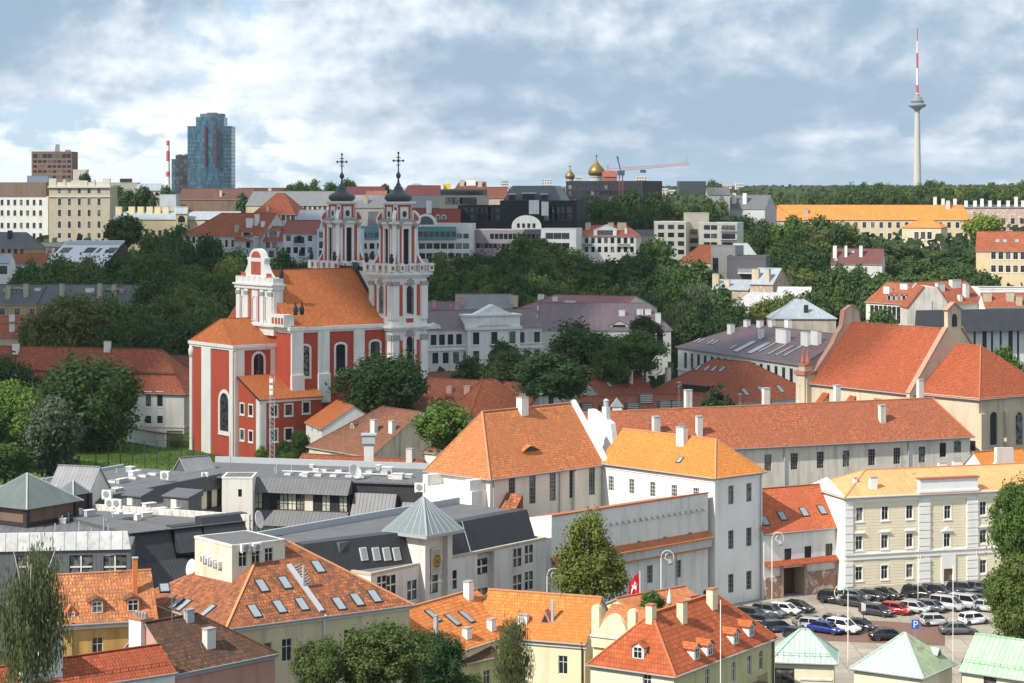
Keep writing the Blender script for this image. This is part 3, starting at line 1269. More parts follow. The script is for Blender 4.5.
b.hexa([(-.3, -.75, ze - 2.0), (h.L, -.75, ze - 2.0), (h.L, 0, ze - 1.8), (-.3, 0, ze - 1.8), (-.3, -.75, ze - 1.86), (h.L, -.75, ze - 1.86), (h.L, 0, ze - 1.5), (-.3, 0, ze - 1.5)])
b.build('ledge', T_orange, h.root)
b = MB()
b.box(-.1, h.L, -.65, 0, ze - 1.95, ze - .55)
b.build('string_course', M_greyw, h.root)
b = MB()
for k in range(17):                              # the row of small spouts high on the blank wall
    x = h.L * (.36 + .60 * k / 16)
    b.bar((x, .05, 14.0 + .3), (x, -.45, 13.75 + .3), .28, .28)
b.build('spout', M_greyw, h.root)
b = MB()
b.hexa([(-.2, 0, 0), (.0, 0, 0), (.0, 11.2, 0), (-.2, 11.2, 0), (-.2, -.1, 16.65), (0, -.1, 16.65), (0, 11.2, 14.6), (-.2, 11.2, 14.6)])
b.build('end_wall', M_white, h.root)

# white firewall block between the two orange roofs
h = House('firewall', 'white firewall block with a chimney standing between the two orange roofs', D(588, 437, 346), D(613, 449, 341), 3.6, base=8, wm=M_white)
s0 = h.h
b = MB()
b.slab([(0, 0), (h.L, 0), (h.L, s0 - .6), (h.L * .9, s0 + 2.6), (h.L * .12, s0 + 4.4), (0, s0 + 4.4)], MT(0, 0, 0), 1.0)
b.build('wall', M_white, h.root)
b = MB()
b.box(h.L * .55, h.L * .55 + 1.0, .1, .9, s0 - 1, s0 + 5.0)
b.lathe([(.42, s0 + 5.0), (.42, s0 + 5.9), (.5, s0 + 6.0), (.12, s0 + 6.3)], 10, (h.L * .55 + .5, .5, 0), 1)
b.build('chimney', [M_white, M_zinc], h.root)

# big hipped orange roof
h = House('hall', 'cream hall with a broad orange tiled hipped roof and tall dark windows', W(490, 475, 19), W(597, 461, 19) + Vector((1.0, 1.0, 0)), 13.0, wm=wall((0.80, 0.73, 0.63), .22), fm=M_grey)
h.gable(8.3, T_orange, hl=4.8, over=.5, cap=M_ridge)
h.row('F', (512, 494), (592, 479.5), 5, 1.35, 4.2, 'b')
h.chim('F', 522.5, 411, 1.5, 1.1, 2.0, pots=3)
h.walls()
h.pipe('F', 493, .09)
h.pipe('F', 559, .09)
h.aerial('F', 541, 410)
b = MB()                                        # white raised verge
E1 = Vector((h.L + .1, -.5, h.h - .3))
R1 = Vector((h.L + .1, h.Wd / 2, h.h + 8.5))
b.bar(E1, R1, .7, .9)
b.build('raised_verge', M_white, h.root)
q = h.onroof('F', 528, 447)                      # eyebrow vent
b = MB()
rows = []
for i in range(9):
    t = i / 8 * 2 - 1
    zz = .75 * math.cos(t * pi / 2) ** 1.5
    rows.append([(t * 1.9, -.15, zz), (t * 1.9, zz / 1.3 + .25, zz + .18)])
b.grid(rows, 0)
b.face([(-1.5, -.02, 0)] + [(t * 1.6, -.02, .68 * math.cos(t * pi / 2) ** 1.5) for t in (i / 4 - 1 for i in range(9))] + [(1.5, -.02, 0)], 1)
b.build('eyebrow_vent', [T_orange, M_dark], h.roof, M=MT(q.x, q.y - .6, q.z - .5))
b = MB()
u_, _ = h.onwall('F', 574, 480)
b.box(u_ - .35, u_ + .35, -.5, 0, 6, h.h - 1)
b.build('flue', wall((0.80, 0.73, 0.63), .22), h.root)
b = MB()
M_ = h.side('L')
b.box(3.0, 12.3, -3.0, 0, 0, h.h - 2.2, 0)
b.box(2.2, 3.2, -3.1, .1, 0, h.h - .6, 0)
b.box(11.0, 12.0, -3.1, .1, 0, h.h - .6, 0)
b.build('annex', M_white, h.root, M=M_)
b = MB()
b.hexa([(-1.2, -3.2, 10), (3.4, -3.2, 14), (3.4, .0, 14), (-1.2, .0, 10), (-1.2, -3.2, 10.2), (3.4, -3.2, 16.2), (3.4, 0, 16.2), (-1.2, 0, 10.2)])
b.build('lean_to_roof', T_old, h.root, M=MT(0, 0, 0) @ h.side('F') @ MT(0, -.1, 0))

# ---------------------------------------------------------------- red-roofed gate house
h = House('gate_house', 'low house with a red roof, white upper floor and a dark gateway between brick walls', W(764, 532, 9.9), W(842.5, 524.6, 9.9), 11.5, wm=M_white, fm=M_dark)
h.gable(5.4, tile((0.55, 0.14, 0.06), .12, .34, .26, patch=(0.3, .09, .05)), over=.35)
h.wpx('F', [(767.5, 557), (788, 555), (808, 552.5), (829, 550)], 1.3, 1.9, 'c')
gx, _ = h.onwall('F', 793, 580)
h.ops['F'].append((gx - 1.9, gx + 1.9, 0.05, 4.3))
h.skyl('F', [(782, 516), (804, 512), (822, 510)], 1.0, 1.5)
h.skyl('F', [(764.5, 521)], 1.0, 1.5)
h.walls()
h.pipe('F', 841.5, .09, M_dark)
h.aerial('F', 812, 489)
b = MB()
b.hexa([(0, -1.1, 4.75), (h.L, -1.1, 4.75), (h.L, 0, 5.1), (0, 0, 5.1), (0, -1.1, 4.87), (h.L, -1.1, 4.87), (h.L, 0, 5.5), (0, 0, 5.5)])
b.build('pent_roof', T_red, h.root)
b = MB()
b.box(0.1, gx - 2.3, -.25, .02, 0, 3.2)
b.build('brick_facing', brickwall(), h.root)
b = MB()
b.box(gx + 2.4, h.L - .1, -.25, .02, 0, 3.4)
b.build('brick_facing', brickwall(), h.root)
b = MB()
b.box(gx - 1.9, gx + 1.9, 2.2, 2.4, 0, 4.3)
b.build('gate', plain((0.09, 0.045, 0.03), .7), h.root)
b = MB()
b.box(gx + 1.9, gx + 2.4, -.3, 2.2, 0, 4.6)
b.box(gx - 2.3, gx - 1.9, -.3, 2.2, 0, 4.6)
b.build('gate_jamb', wall((0.42, 0.33, 0.25), .3), h.root)

# ---------------------------------------------------------------- cream three-storey house
A, B_ = W(846, 496, 14.6), W(1001, 489, 14.6)
B_ = A + (B_ - A) * 1.55
h = House('cream_house', 'cream three-storey house with white quoins and a pale orange metal roof', A, B_, 12.5, wm=wall((0.80, 0.72, 0.54), .10), fm=M_frame, tm=wall((0.82, 0.81, 0.78), .08))
M_salmon = seam((0.74, 0.345, 0.14), .7, .55)
h.gable(2.9, M_salmon, hl=6.2, hr=6.2, over=.55, cap=M_ridge)
U = lambda px: h.onwall('F', px, 540)[0]
for py, pts, st, hh in ((513, (859.5, 885, 909.5, 983, 1008, 1030), 'ct', 2.0), (541.5, (859, 884.5, 909.5, 983, 1008, 1030), 'cth', 2.0), (572, (859, 884.5, 909.5, 983, 1008, 1030), 'ct', 2.0)):
    for p in pts:
        u = U(p)
        _, z = h.onwall('F', 885, py)
        h.win('F', u, z - hh / 2, 1.1, hh, st)
_, z1 = h.onwall('F', 948, 512)
h.win('F', U(947.5), z1 - 1, 1.1, 2.0, 'ct')
_, z2 = h.onwall('F', 948, 540)
h.win('F', U(947), z2 - 1, 1.1, 2.0, 'ctg')
du = U(948)
h.ops['F'].append((du - .8, du + .8, .3, 3.0))
h.walls()
b = MB()
b.box(du - .8, du + .8, .2, .3, .3, 3.0)
b.box(du - 1.2, du - .8, -.2, .05, 0, 5.0, 1)
b.box(du + .8, du + 1.2, -.2, .05, 0, 5.0, 1)
b.box(du - .8, du + .8, -.2, .05, 3.0, 5.0, 1)
b.build('door', [plain((0.22, 0.17, 0.10), .6), h.tm], h.root)
h.band(14.0, .5, .35)
h.band(13.55, .45, .12)
zb = h.onwall('F', 885, 556)[1]
h.band(zb - .35, .7, .16, name='string_course')
h.band(zb + .37, .18, .3, name='string_course')
h.band(0, 1.1, .14, wall((0.62, 0.57, 0.48), .3), name='plinth')
for px, w_ in ((848.5, 1.3), (924, 1.9), (972, 1.9)):
  for z, ztop in ((1.12, zb - 1.0), (zb + .62, 13.4)):
    u = U(px)
    b = MB()
    k = 0
    while z < ztop:
        if True:
            b.box(u - w_ / 2, u + w_ / 2, -.22 - .05 * (k % 2), .02, z, z + .56)
        z += .60
        k += 1
    b.build('quoin', h.tm, h.root)
b = MB()                                         # rustication: thin courses on the facade
z = 1.3
while z < 13.2:
    if not (zb - .6 < z < zb + .8):
        for a, c in ((U(848.5) + .7, U(924) - 1), (U(924) + 1, U(972) - 1), (U(972) + 1, h.L)):
            cuts = sorted([(o[0] - .3, o[1] + .3) for o in h.ops['F'] if o[2] - .4 < z < o[3] + .8 and a < o[0] < c])
            x = a
            for c0, c1 in cuts + [(c, c)]:
                if c0 > x:
                    b.box(x, c0, -.035, .01, z, z + .40)
                x = max(x, c1)
    z += .46
b.build('rustication', wall((0.81, 0.73, 0.55), .10), h.root)
b = MB()
b.box(U(919), U(977), -.35, .6, 14.5, 16.6, 0)
b.box(U(919) - .2, U(977) + .2, -.55, .8, 16.6, 16.8, 1)
b.box(U(919) - .15, U(977) + .15, -.5, .7, 14.6, 14.9, 0)
b.build('attic', [h.tm, M_rcap], h.root)
h.chim('F', 873, 488, 1.1, .7, 1.6)
h.chim('K', 942, 478, 1.2, .8, 2.4)
h.chim('K', 957, 480, 1.4, .8, 3.0, pots=3)
h.chim('F', 855, 482, .5, .5, .6)
h.aerial('F', 905, 477)
h.pipe('F', 920.5, .08, M_frame, z1=14)
h.pipe('F', 976, .08, M_frame, z1=14)
b = MB()
b.slab([(-.6, 0), (h.Wd - .05, 0), (h.Wd - .05, 14.4), (h.Wd * .5, 16.6), (-.6, 14.4)], h.side('L') @ MT(0, -.35, 0), .3)
b.build('end_wall', M_white, h.root)

h = House('white_gable_house', 'white gable end with an orange roof behind the cream house', D(993, 480, 352), D(1040, 470, 357), 9, wm=M_white)
h.gable(4, T_new, over=.3)
h.walls()
b = MB()
b.slab([(0, 0), (10, 0), (10, h.h - 1), (6.2, h.h + 3.2), (6.2, h.h + 5.2), (2.6, h.h + 5.4), (2.6, h.h + 3.2), (0, h.h)], MT(-3.5, -1.8, 0), .5)
b.build('gable_wall', M_white, h.root)

# ---------------------------------------------------------------- long monastery range
A, B_ = W(728, 446, 16), W(970, 434, 16)
A = A + (A - B_) * .62
h = House('monastery_range', 'long two-storey range with a worn red tiled roof and barred windows', A, B_, 14.5, wm=wall((0.74, 0.69, 0.60), .4), fm=M_grey)
h.gable(6.0, T_long, hr=3.2, over=.6, cap=M_ridge)
h.row('F', (768, 465), (922, 452.5), 7, 1.4, 2.9, 'b')
h.win('F', h.onwall('F', 943, 450)[0], h.onwall('F', 943, 450)[1] - 1.3, 1.4, 2.6, 'p')
h.wpx('F', [(957.5, 446.5)], 1.6, 2.2, 'cs')
h.chim('F', 656, 432, 1.2, .9, 2.6, M_offw, capm=M_zinc, pots=0)
h.chim('F', 699, 434, 1.0, .9, 3.0, M_offw, capm=M_zinc)
h.chim('F', 688, 404, 1.2, .9, 2.4, M_offw, capm=M_zinc)
h.chim('F', 766, 402, 1.2, .9, 2.4, M_offw, capm=M_zinc)
h.chim('F', 882, 421, 1.1, .9, 2.8, M_offw, capm=M_zinc)
h.chim('F', 837, 400, 1.0, .9, 2.6, M_offw, capm=M_zinc)
h.chim('F', 920, 394, 1.0, .9, 2.6, M_offw, capm=M_zinc)
h.aerial('F', 740, 408)
h.aerial('F', 800, 404, 3.4)
h.aerial('F', 679, 410, 5.0)
h.walls()
for p in (784, 908):
    h.pipe('F', p, .12)
h.band(15.3, .45, .2, wall((0.5, 0.46, 0.4), .4))

# ---------------------------------------------------------------- gothic church on the right
def gothic():
    A, B_ = W(811.6, 381, 22), W(910, 391.5, 22)
    h = House('gothic_church', 'sand-coloured church with steep red roofs, a bell gable and pointed windows', A, B_, 21.6, wm=wall((0.60, 0.51, 0.38), .3), fm=M_grey, cat='church')
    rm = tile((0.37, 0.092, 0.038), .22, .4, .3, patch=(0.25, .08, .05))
    h.gable(11.4, rm, over=.5, cap=M_rcap, verge=.05)
    h.walls()
    M_sand = h.wm
    # buttresses along the wall, each with its own little tiled cap
    for px in (826, 853, 878, 902):
        u, _ = h.onwall('F', px, 400)
        b = MB()
        b.hexa([(u - .7, -2.6, 0), (u + .7, -2.6, 0), (u + .7, 0, 0), (u - .7, 0, 0), (u - .7, -2.6, 17), (u + .7, -2.6, 17), (u + .7, 0, 19.4), (u - .7, 0, 19.4)], 0)
        b.hexa([(u - .95, -3.0, 16.95), (u + .95, -3.0, 16.95), (u + .95, 0, 19.7), (u - .95, 0, 19.7), (u - .95, -3.0, 17.2), (u + .95, -3.0, 17.2), (u + .95, 0, 20), (u - .95, 0, 20)], 1)
        b.build('buttress', [M_sand, rm], h.root)
    # raised east gable with the bell cote
    b = MB()
    w2 = h.Wd
    prof = [(-1.0, 0), (w2 + 1.0, 0), (w2 + 1, 21.5), (w2 / 2 + 1.8, 33.4), (w2 / 2 + 1.8, 36.9), (w2 / 2, 38.3), (w2 / 2 - 1.8, 36.9), (w2 / 2 - 1.8, 33.4), (-1.0, 21.5)]
    b.slab(prof, h.side('R') @ MT(0, -.9, 0), .9, 0)
    b.build('gable_wall', [M_sand], h.root)
    Mr = h.side('R') @ MT(0, -.45, 0)
    for a, c in (((-1.0, 21.7), (w2 / 2 - 2, 33.8)), ((w2 + 1, 21.7), (w2 / 2 + 2, 33.8)), ((w2 / 2 - 2.0, 37.0), (w2 / 2, 38.5)), ((w2 / 2 + 2.0, 37.0), (w2 / 2, 38.5))):
        b = MB()
        b.bar(Mr @ Vector((a[0], 0, a[1])), Mr @ Vector((c[0], 0, c[1])), 1.25, .3)
        b.build('gable_coping', plain((0.40, 0.24, 0.18), .85), h.root)
    b = MB()
    b.slab([(w2 / 2 - .7, 33.9), (w2 / 2 + .7, 33.9), (w2 / 2 + .7, 35.6), (w2 / 2 + .4, 36.3), (w2 / 2 - .4, 36.3), (w2 / 2 - .7, 35.6)], h.side('R') @ MT(0, -.93, 0), .96)
    b.build('bell_opening', M_dark, h.root)
    # west gable with volutes
    b = MB()
    pr = [(-1.2, 0), (w2 + 1.2, 0), (w2 + 1.2, 23), (w2 - 1, 23.8), (w2 - 2.6, 25.4), (w2 - 4.4, 27.4), (w2 - 6, 29.2), (w2 - 7, 31), (w2 / 2 + 2.4, 32.6), (w2 / 2 + 1.9, 35.6), (w2 / 2, 36.6),
          (w2 / 2 - 1.9, 35.6), (w2 / 2 - 2.4, 32.6), (7, 31), (6, 29.2), (4.4, 27.4), (2.6, 25.4), (1, 23.8), (-1.2, 23)]
    b.slab(pr, h.side('L') @ MT(0, -1.1, 0), 1.1, 0)
    b.build('west_gable', [wall((0.58, 0.48, 0.37), .3)], h.root)
    b = MB()
    Ml = h.side('L') @ MT(0, -.55, 0)
    for p, q in list(zip(pr[2:], pr[3:])):
        b.bar(Ml @ Vector((p[0], 0, p[1] + .1)), Ml @ Vector((q[0], 0, q[1] + .1)), 1.25, .25)
    b.build('gable_coping', plain((0.40, 0.22, 0.165), .85), h.root)
    # corner turret with small pinnacles
    b = MB()
    b.box(-2.9, -.3, -1.6, 1.2, 0, 23.2, 0)
    b.box(-3.2, 0, -1.9, 1.5, 23.2, 24.0, 1)
    b.box(-2.5, -.7, -1.2, .8, 24, 25.0, 0)
    b.box(-2.7, -.5, -1.4, 1.0, 25.0, 25.3, 1)
    for x in (-2.3, -.9):
        b.lathe([(.5, 25.3), (.55, 25.8), (.2, 27.3), (.22, 27.6), (0, 28.4)], 8, (x, -.2, 0), 1)
    b.build('turret', [wall((0.60, 0.51, 0.38), .3), plain((0.46, 0.18, 0.13), .8)], h.root)
    # chancel
    A2 = W(917, 391.7, 22)
    B2 = W(979, 397.5, 22)
    C2 = W(1024, 394, 22)
    return h, rm, A2, B2, C2


gh, rm_g, A2, B2, C2 = gothic()
ex = C2 - B2
h = House('church_choir', 'sand-coloured church choir with a red hipped roof and pointed arch windows', A2, B2, 21.5, wm=wall((0.60, 0.51, 0.38), .3), fm=M_grey, cat='church')
h.gable(8.6, rm_g, hr=8.5, over=.5, cap=M_rcap)
for px in (993.5, 1019):
    u, z = h.onwall('R', px, 428)
    h.win('R', u, z - 3.2, 2.1, 6.2, 'at', tm=h.wm)
u, z = h.onwall('F', 977, 446)
u, z = h.onwall('F', 976, 446)
h.win('F', h.L - 1.5, z - 1, 1.4, 1.9, 'p')
h.wpx('F', [(955, 447)], 1.4, 2.0, 'cs')
h.walls()
h.band(21.4, .5, .25)
for px in (981, 1006):
    u, _ = h.onwall('R', px, 440)
    h.pil('R', u, 1.4, 0, 19, .7, name='buttress')
merge(h, gh)

# ---------------------------------------------------------------- modern grey office complex
OFF = wall((0.70, 0.68, 0.64), .28)
M_w2 = wall((0.74, 0.72, 0.66), .2)
co = House('clock_tower_office', 'pale office with black mansards, white cross windows and a clock tower under a glass pyramid', W(371, 575, 14), W(545.5, 539, 14), 15, wm=OFF, fm=M_dark, tm=M_frame)
h = co
h.flat(M_felt2, par=.25, th=.4, pm=wall((0.50, 0.43, 0.33), .3))
for px, py in ((529, 554), (517.5, 557.5), (529, 580.5), (517.5, 584), (452.5, 580), (412, 590), (391, 585)):
    h.wpx('F', [(px, py)], 1.75, 2.35, '4')
h.wpx('F', [(432, 583)], 2.3, 2.6, '4')
h.wpx('F', [(382, 583)], 1.75, 1.7, '4')
u0, z0 = h.onwall('F', 486, 569)
h.ops['F'].append((u0 - 1.75, u0 + 1.75, 0.1, z0 + 2.2))
h.walls()
b = MB()
b.box(u0 - 1.75, u0 + 1.75, .9, 1.0, 0, z0 + 2.2, 0)
b.box(u0 - 1.75, u0 - 1.70, .2, .9, 0, z0 + 2.2, 0)
b.box(u0 + 1.70, u0 + 1.75, .2, .9, 0, z0 + 2.2, 0)
b.build('recess', M_offw, h.root)
for dz in (.2, -3.6):
    f, p = win_mesh(2.6, 1.9, '4', M_dark, M_frame, OFF)
    o = ob('window', f, h.root, MT(u0, .70, z0 + dz - .9))
    ob('pane', p, o)
# clock tower: two pillars, a panel with a round gilt emblem, a glazed pyramid
uL, uR = h.onwall('F', 422, 560)[0], h.onwall('F', 444.5, 560)[0]
uc = (uL + uR) / 2
zt = 17.7
b = MB()
for u in (uL, uR):
    b.box(u - .45, u + .45, -.9, .3, 0, zt)
b.build('pillar', M_offw, h.root)
b = MB()
b.box(uL + .45, uR - .45, -.1, 4.5, 13.9, zt)
b.box(uL - .45, uL + .45, .3, 5.0, 13.9, zt)
b.box(uR - .45, uR + .45, .3, 5.0, 13.9, zt)
b.build('clock_tower', M_w2, h.root)
uz, zz = h.onwall('F', 432, 561)
b = MB()
b.box(uc - 1.0, uc + 1.0, -.55, -.40, zz - 1.6, zz + 1.6, 0)
b.box(uc - .85, uc + .85, -.57, -.53, zz - 1.45, zz + 1.45, 1)
Ms = MT(uc, -.59, zz) @ Matrix.Rotation(pi / 2, 4, 'X')
cir = lambda r, n=28, e=1.0: [(r * math.cos(2 * pi * k / n), r * e * math.sin(2 * pi * k / n)) for k in range(n)]


def disc(b, M, r0, r1, t, mi, e=1.25):
    a, c = cir(r0, e=e), cir(r1, e=e)
    n = len(a)
    for k in range(n):
        j = (k + 1) % n
        b.hexa([M @ Vector(q) for q in ((*a[k], 0), (*c[k], 0), (*c[j], 0), (*a[j], 0), (*a[k], t), (*c[k], t), (*c[j], t), (*a[j], t))], mi)


disc(b, Ms, .62, .78, .05, 2)
disc(b, Ms, .02, .62, .03, 3)
disc(b, Ms, .30, .44, .06, 2)
for k in range(8):
    a = pi * k / 4
    b.bar(Ms @ Vector((.1 * math.cos(a), .12 * math.sin(a), .05)), Ms @ Vector((.55 * math.cos(a), .66 * math.sin(a), .05)), .07, .04, 2)
b.build('clock_panel', [M_offw, plain((0.42, 0.40, 0.34), .6), plain((0.55, 0.38, 0.08), .4), M_dark], h.root)
b = MB()
r = 3.55
base = [(uc - r, -1.9), (uc + r, -1.9), (uc + r, 5.2), (uc - r, 5.2)]
ap = Vector((uc, 1.65, zt + 4.3))
cs = [Vector((x, y, zt + .15)) for x, y in base]
b.box(uc - r - .1, uc + r + .1, -2.0, 5.3, zt - .25, zt + .15, 1)
for k in range(4):
    p, q = cs[k], cs[(k + 1) % 4]
    b.face([p, q, ap], 0)
    b.bar(p, ap, .22, .16, 1)
    for i in range(1, 6):
        b.bar(p.lerp(q, i / 6), ap.lerp(p.lerp(q, i / 6), .06), .09, .12, 1)
b.build('pyramid_roof', [plain((0.20, 0.24, 0.25), .15, .0, .5), plain((0.36, 0.39, 0.40), .4)], h.root)
# black mansards standing back from the wall
for a, c, nm in ((h.onwall('F', 449, 552)[0], h.L - .9, 0), (-6.5, uL - .6, 1)):
    b = MB()
    KB = MT(uL, 0, 0, math.radians(-13)) @ MT(-uL, 0, 0) if nm else MT(0, 0, 0)
    b.hexa([KB @ Vector(q) for q in ((a, .8, 13.6), (c, .8, 13.6), (c, 4.2, 13.6), (a, 4.2, 13.6), (a + .1, 2.3, 17.8), (c - .1, 2.3, 17.8), (c - .1, 4.2, 17.8), (a + .1, 4.2, 17.8))])
    m = b.build('mansard', M_black, h.root)
    if nm:
        for px in (363.5, 376, 386.5, 396.5):
            p, n = KB @ Vector((0, .8, 13.6)), KB.to_3x3() @ Vector((0, -4.2, 1.5))
            q = h.hit(px, 554, p, n)
            b = MB()
            Mx = MT(q.x, q.y, q.z, math.radians(-13)) @ Matrix.Rotation(-math.atan2(1.5, 4.2), 4, 'X')
            b.box(-.5, .5, -.12, .1, -.8, .8, 0)
            b.box(-.38, .38, -.14, -.1, -.68, .68, 1)
            b.build('skylight', [M_offw, M_skyglass], m, M=Mx)
    else:
        b = MB()
        x = a + 5.2
        b.bar((x, .72, 14.1), (x, 2.2, 17.9), .10, .08)
        for xx in (a + .55, a + 1.25):
            b.bar((xx, .45, 14.1), (xx, 1.95, 18.2), .07, .07)
        for k in range(11):
            t = k / 11
            b.bar((a + .55, .45 + 1.5 * t, 14.2 + 4 * t), (a + 1.25, .45 + 1.5 * t, 14.2 + 4 * t), .05, .05)
        b.build('roof_ladder', M_zinc, m)
b = MB()
b.box(-1, h.L - 1, 4.2, 15.0, 13.5, 17.55, 0)
b.box(-5, 2, 7.0, 15.0, 10, 17.5, 0)
b.box(-5, h.L - 1, 13.8, 14.2, 17.55, 18.4, 1)
b.build('roof_deck', [M_felt, M_zinc], h.root)


def acunit(name_label, p, rz=0.0, s=1.0, grp='air conditioning units on the office roofs'):
    t = thing('air_conditioner', name_label, 'air conditioner', p, rz, grp)
    b = MB()
    b.box(-.55 * s, .55 * s, -.22, .22, .15, 1.0 * s)
    b.box(-.5 * s, -.4 * s, -.2, .2, 0, .15)
    b.box(.4 * s, .5 * s, -.2, .2, 0, .15)
    b.build('casing', M_frame, t)
    b = MB()
    b.lathe([(.36 * s, 0), (.36 * s, .03), (.30 * s, .05), (0, .05)], 16)
    b.build('fan_grille', M_grey, t, M=MT(0, -.22, .57 * s) @ Matrix.Rotation(pi / 2, 4, 'X'))
    return t


def dish(label, p, r=.7, rz=0.0, tilt=1.1):
    t = thing('satellite_dish', label, 'satellite dish', p, rz)
    b = MB()
    b.lathe([(.05, 0), (r * .5, .06 * r), (r * .85, .2 * r), (r, .3 * r), (r * .98, .33 * r), (r * .83, .24 * r), (r * .5, .1 * r), (.02, .05)], 20)
    b.build('reflector', M_frame, t, smooth=True, M=MT(0, 0, 1.1) @ Matrix.Rotation(tilt, 4, 'X'))
    b = MB()
    b.tube([(0, .1, 0), (0, .1, 1.1)], .05, 6)
    b.bar((0, .05, .5), (0, -.75 * r, 1.25), .04, .04)
    b.build('mount', M_grey, t)


def roofbits(h, n, z, x0, x1, y0, y1, seed):
    """Vents and little boxes standing on a flat roof: parts of it."""
    r = random.Random(seed)
    for _ in range(n):
        b = MB()
        x, y = r.uniform(x0, x1), r.uniform(y0, y1)
        if r.random() < .55:
            w, d, hh = r.uniform(.3, 1.2), r.uniform(.3, .7), r.uniform(.35, .9)
            b.box(-w, w, -d, d, 0, hh, 0)
            b.box(-w - .08, w + .08, -d - .08, d + .08, hh, hh + .1, 1)
            b.build('vent_box', [r.choice([M_frame, M_offw, M_zinc]), M_frame], h.root, M=MT(x, y, z, r.choice([0, .05])))
        else:
            b.tube([(0, 0, 0), (0, 0, r.uniform(.8, 1.7))], .09, 7)
            b.build('vent_pipe', M_zinc, h.root, M=MT(x, y, z))


# rear court range: ribbon windows under slate-grey sheet mansards
def strip(h, y, x0, x1, z0, z1, n, seed, d=.15):
    """A ribbon of windows and cream piers between x0 and x1 on the plane y."""
    r = random.Random(seed)
    x = x0
    w = (x1 - x0) / n
    for i in range(n):
        if r.random() < .27:
            b = MB()
            b.box(x + .02, x + w - .02, y, y + d, z0, z1)
            b.build('pier', wall((0.70, 0.62, 0.52), .2), h.root)
        else:
            f, p = win_mesh(round(w - .06, 2), round(z1 - z0, 2), 'm', M_dark, M_dark, None)
            o = ob('window', f, h.root, MT(x + w / 2, y, z0))
            o = ob('pane', p, o)
            o.material_slots[0].link = 'OBJECT'
            o.material_slots[0].material = blind()
        x += w


h = House('court_range', 'two-storey grey office range with ribbon windows between slate sheet mansards', W(252, 478.5, 14), W(350, 482, 14), 12, wm=M_black, fm=M_dark)
L = h.L
x2 = L + 7.5
b = MB()
b.box(-.5, x2 + 6, 1.6, 19, 0, 13.7, 0)
b.build('wall', M_black, h.root)
b = MB()
b.box(-14, x2 + 6, 1.2, 19, 13.7, 13.95, 0)
b.box(-14, x2 + 9, 18.6, 19.1, 13.95, 14.9, 1)
b.build('roof', [M_felt, M_zinc], h.root)
b = MB()
b.hexa([(0, -1.2, 12.0), (L, -1.2, 12.0), (L, 1.3, 12.0), (0, 1.3, 12.0), (.1, .9, 14.1), (L - .1, .9, 14.1), (L - .1, 1.3, 14.1), (.1, 1.3, 14.1)])
b.hexa([(0, -2.6, 7.0), (L, -2.6, 7.0), (L, .6, 7.0), (0, .6, 7.0), (.1, -.6, 9.2), (L - .1, -.6, 9.2), (L - .1, .6, 9.2), (.1, .6, 9.2)])
b.hexa([(L + .3, -1.2, 8.4), (x2, -1.2, 8.4), (x2, 1.3, 8.4), (L + .3, 1.3, 8.4), (L + .4, .9, 12.2), (x2 - .1, .9, 12.2), (x2 - .1, 1.3, 12.2), (L + .4, 1.3, 12.2)])
b.hexa([(x2 + .3, -2.2, 5.4), (x2 + 8, -2.2, 5.4), (x2 + 8, 1.3, 5.4), (x2 + .3, 1.3, 5.4), (x2 + .9, .9, 11.0), (x2 + 7.4, .9, 11.0), (x2 + 7.4, 1.3, 11.0), (x2 + .9, 1.3, 11.0)])
b.build('mansard', M_slate2, h.root)
strip(h, -.2, .4, L - .4, 9.25, 11.95, 11, 5)
strip(h, -1.9, .4, L - .4, 4.2, 6.95, 11, 8)
strip(h, -.2, L + .5, x2 - .3, 5.0, 8.35, 5, 3)
b = MB()
b.box(.2, L - .1, .12, 1.5, 9.0, 12.0)
b.box(.2, L - .1, -1.55, 1.5, 0, 7.0)
b.box(L, x2 - .1, .12, 1.5, 4.0, 8.4)
b.build('backing_wall', M_dark, h.root)
roofbits(h, 12, 13.95, 1, x2 + 4, 3, 17, 4)
court = h

h = House('ribbon_range', 'long grey office range with a ribbon of windows, left of the plain stair tower', W(95, 500, 14), W(222, 475, 14), 9, wm=M_black, fm=M_dark)
L = h.L
b = MB()
b.box(-16, L, .5, 20, 0, 13.9, 0)
b.build('wall', M_black, h.root)
b = MB()
b.box(-16, L, .2, 20, 13.9, 14.15, 0)
b.box(-16, L, 19.6, 20.1, 14.15, 14.6, 1)
b.build('roof', [M_felt, M_zinc], h.root)
b = MB()
b.hexa([(-16, -1.0, 12.1), (L, -1.0, 12.1), (L, .5, 12.1), (-16, .5, 12.1), (-16, .1, 14.2), (L, .1, 14.2), (L, .5, 14.2), (-16, .5, 14.2)])
b.hexa([(-16, -3.6, 6.0), (L, -3.6, 6.0), (L, .5, 6.0), (-16, .5, 6.0), (-16, -.9, 9.1), (L, -.9, 9.1), (L, .5, 9.1), (-16, .5, 9.1)])
b.build('mansard', M_black, h.root)
strip(h, -.25, 4, L - .3, 9.2, 12.05, 20, 12)
roofbits(h, 14, 14.15, 4, L - 2, 2, 17, 9)
ribbon = h
A_, B_ = W(222, 478, 14.6), W(252.5, 478, 14.6)
h = House('stair_tower', 'plain cream stair tower with one slit window between two grey office ranges', A_, B_, 6, wm=M_w2, fm=M_dark)
h.flat(M_felt, par=.15)
h.wpx('F', [(240, 493)], .6, 1.2, 'p')
h.walls()

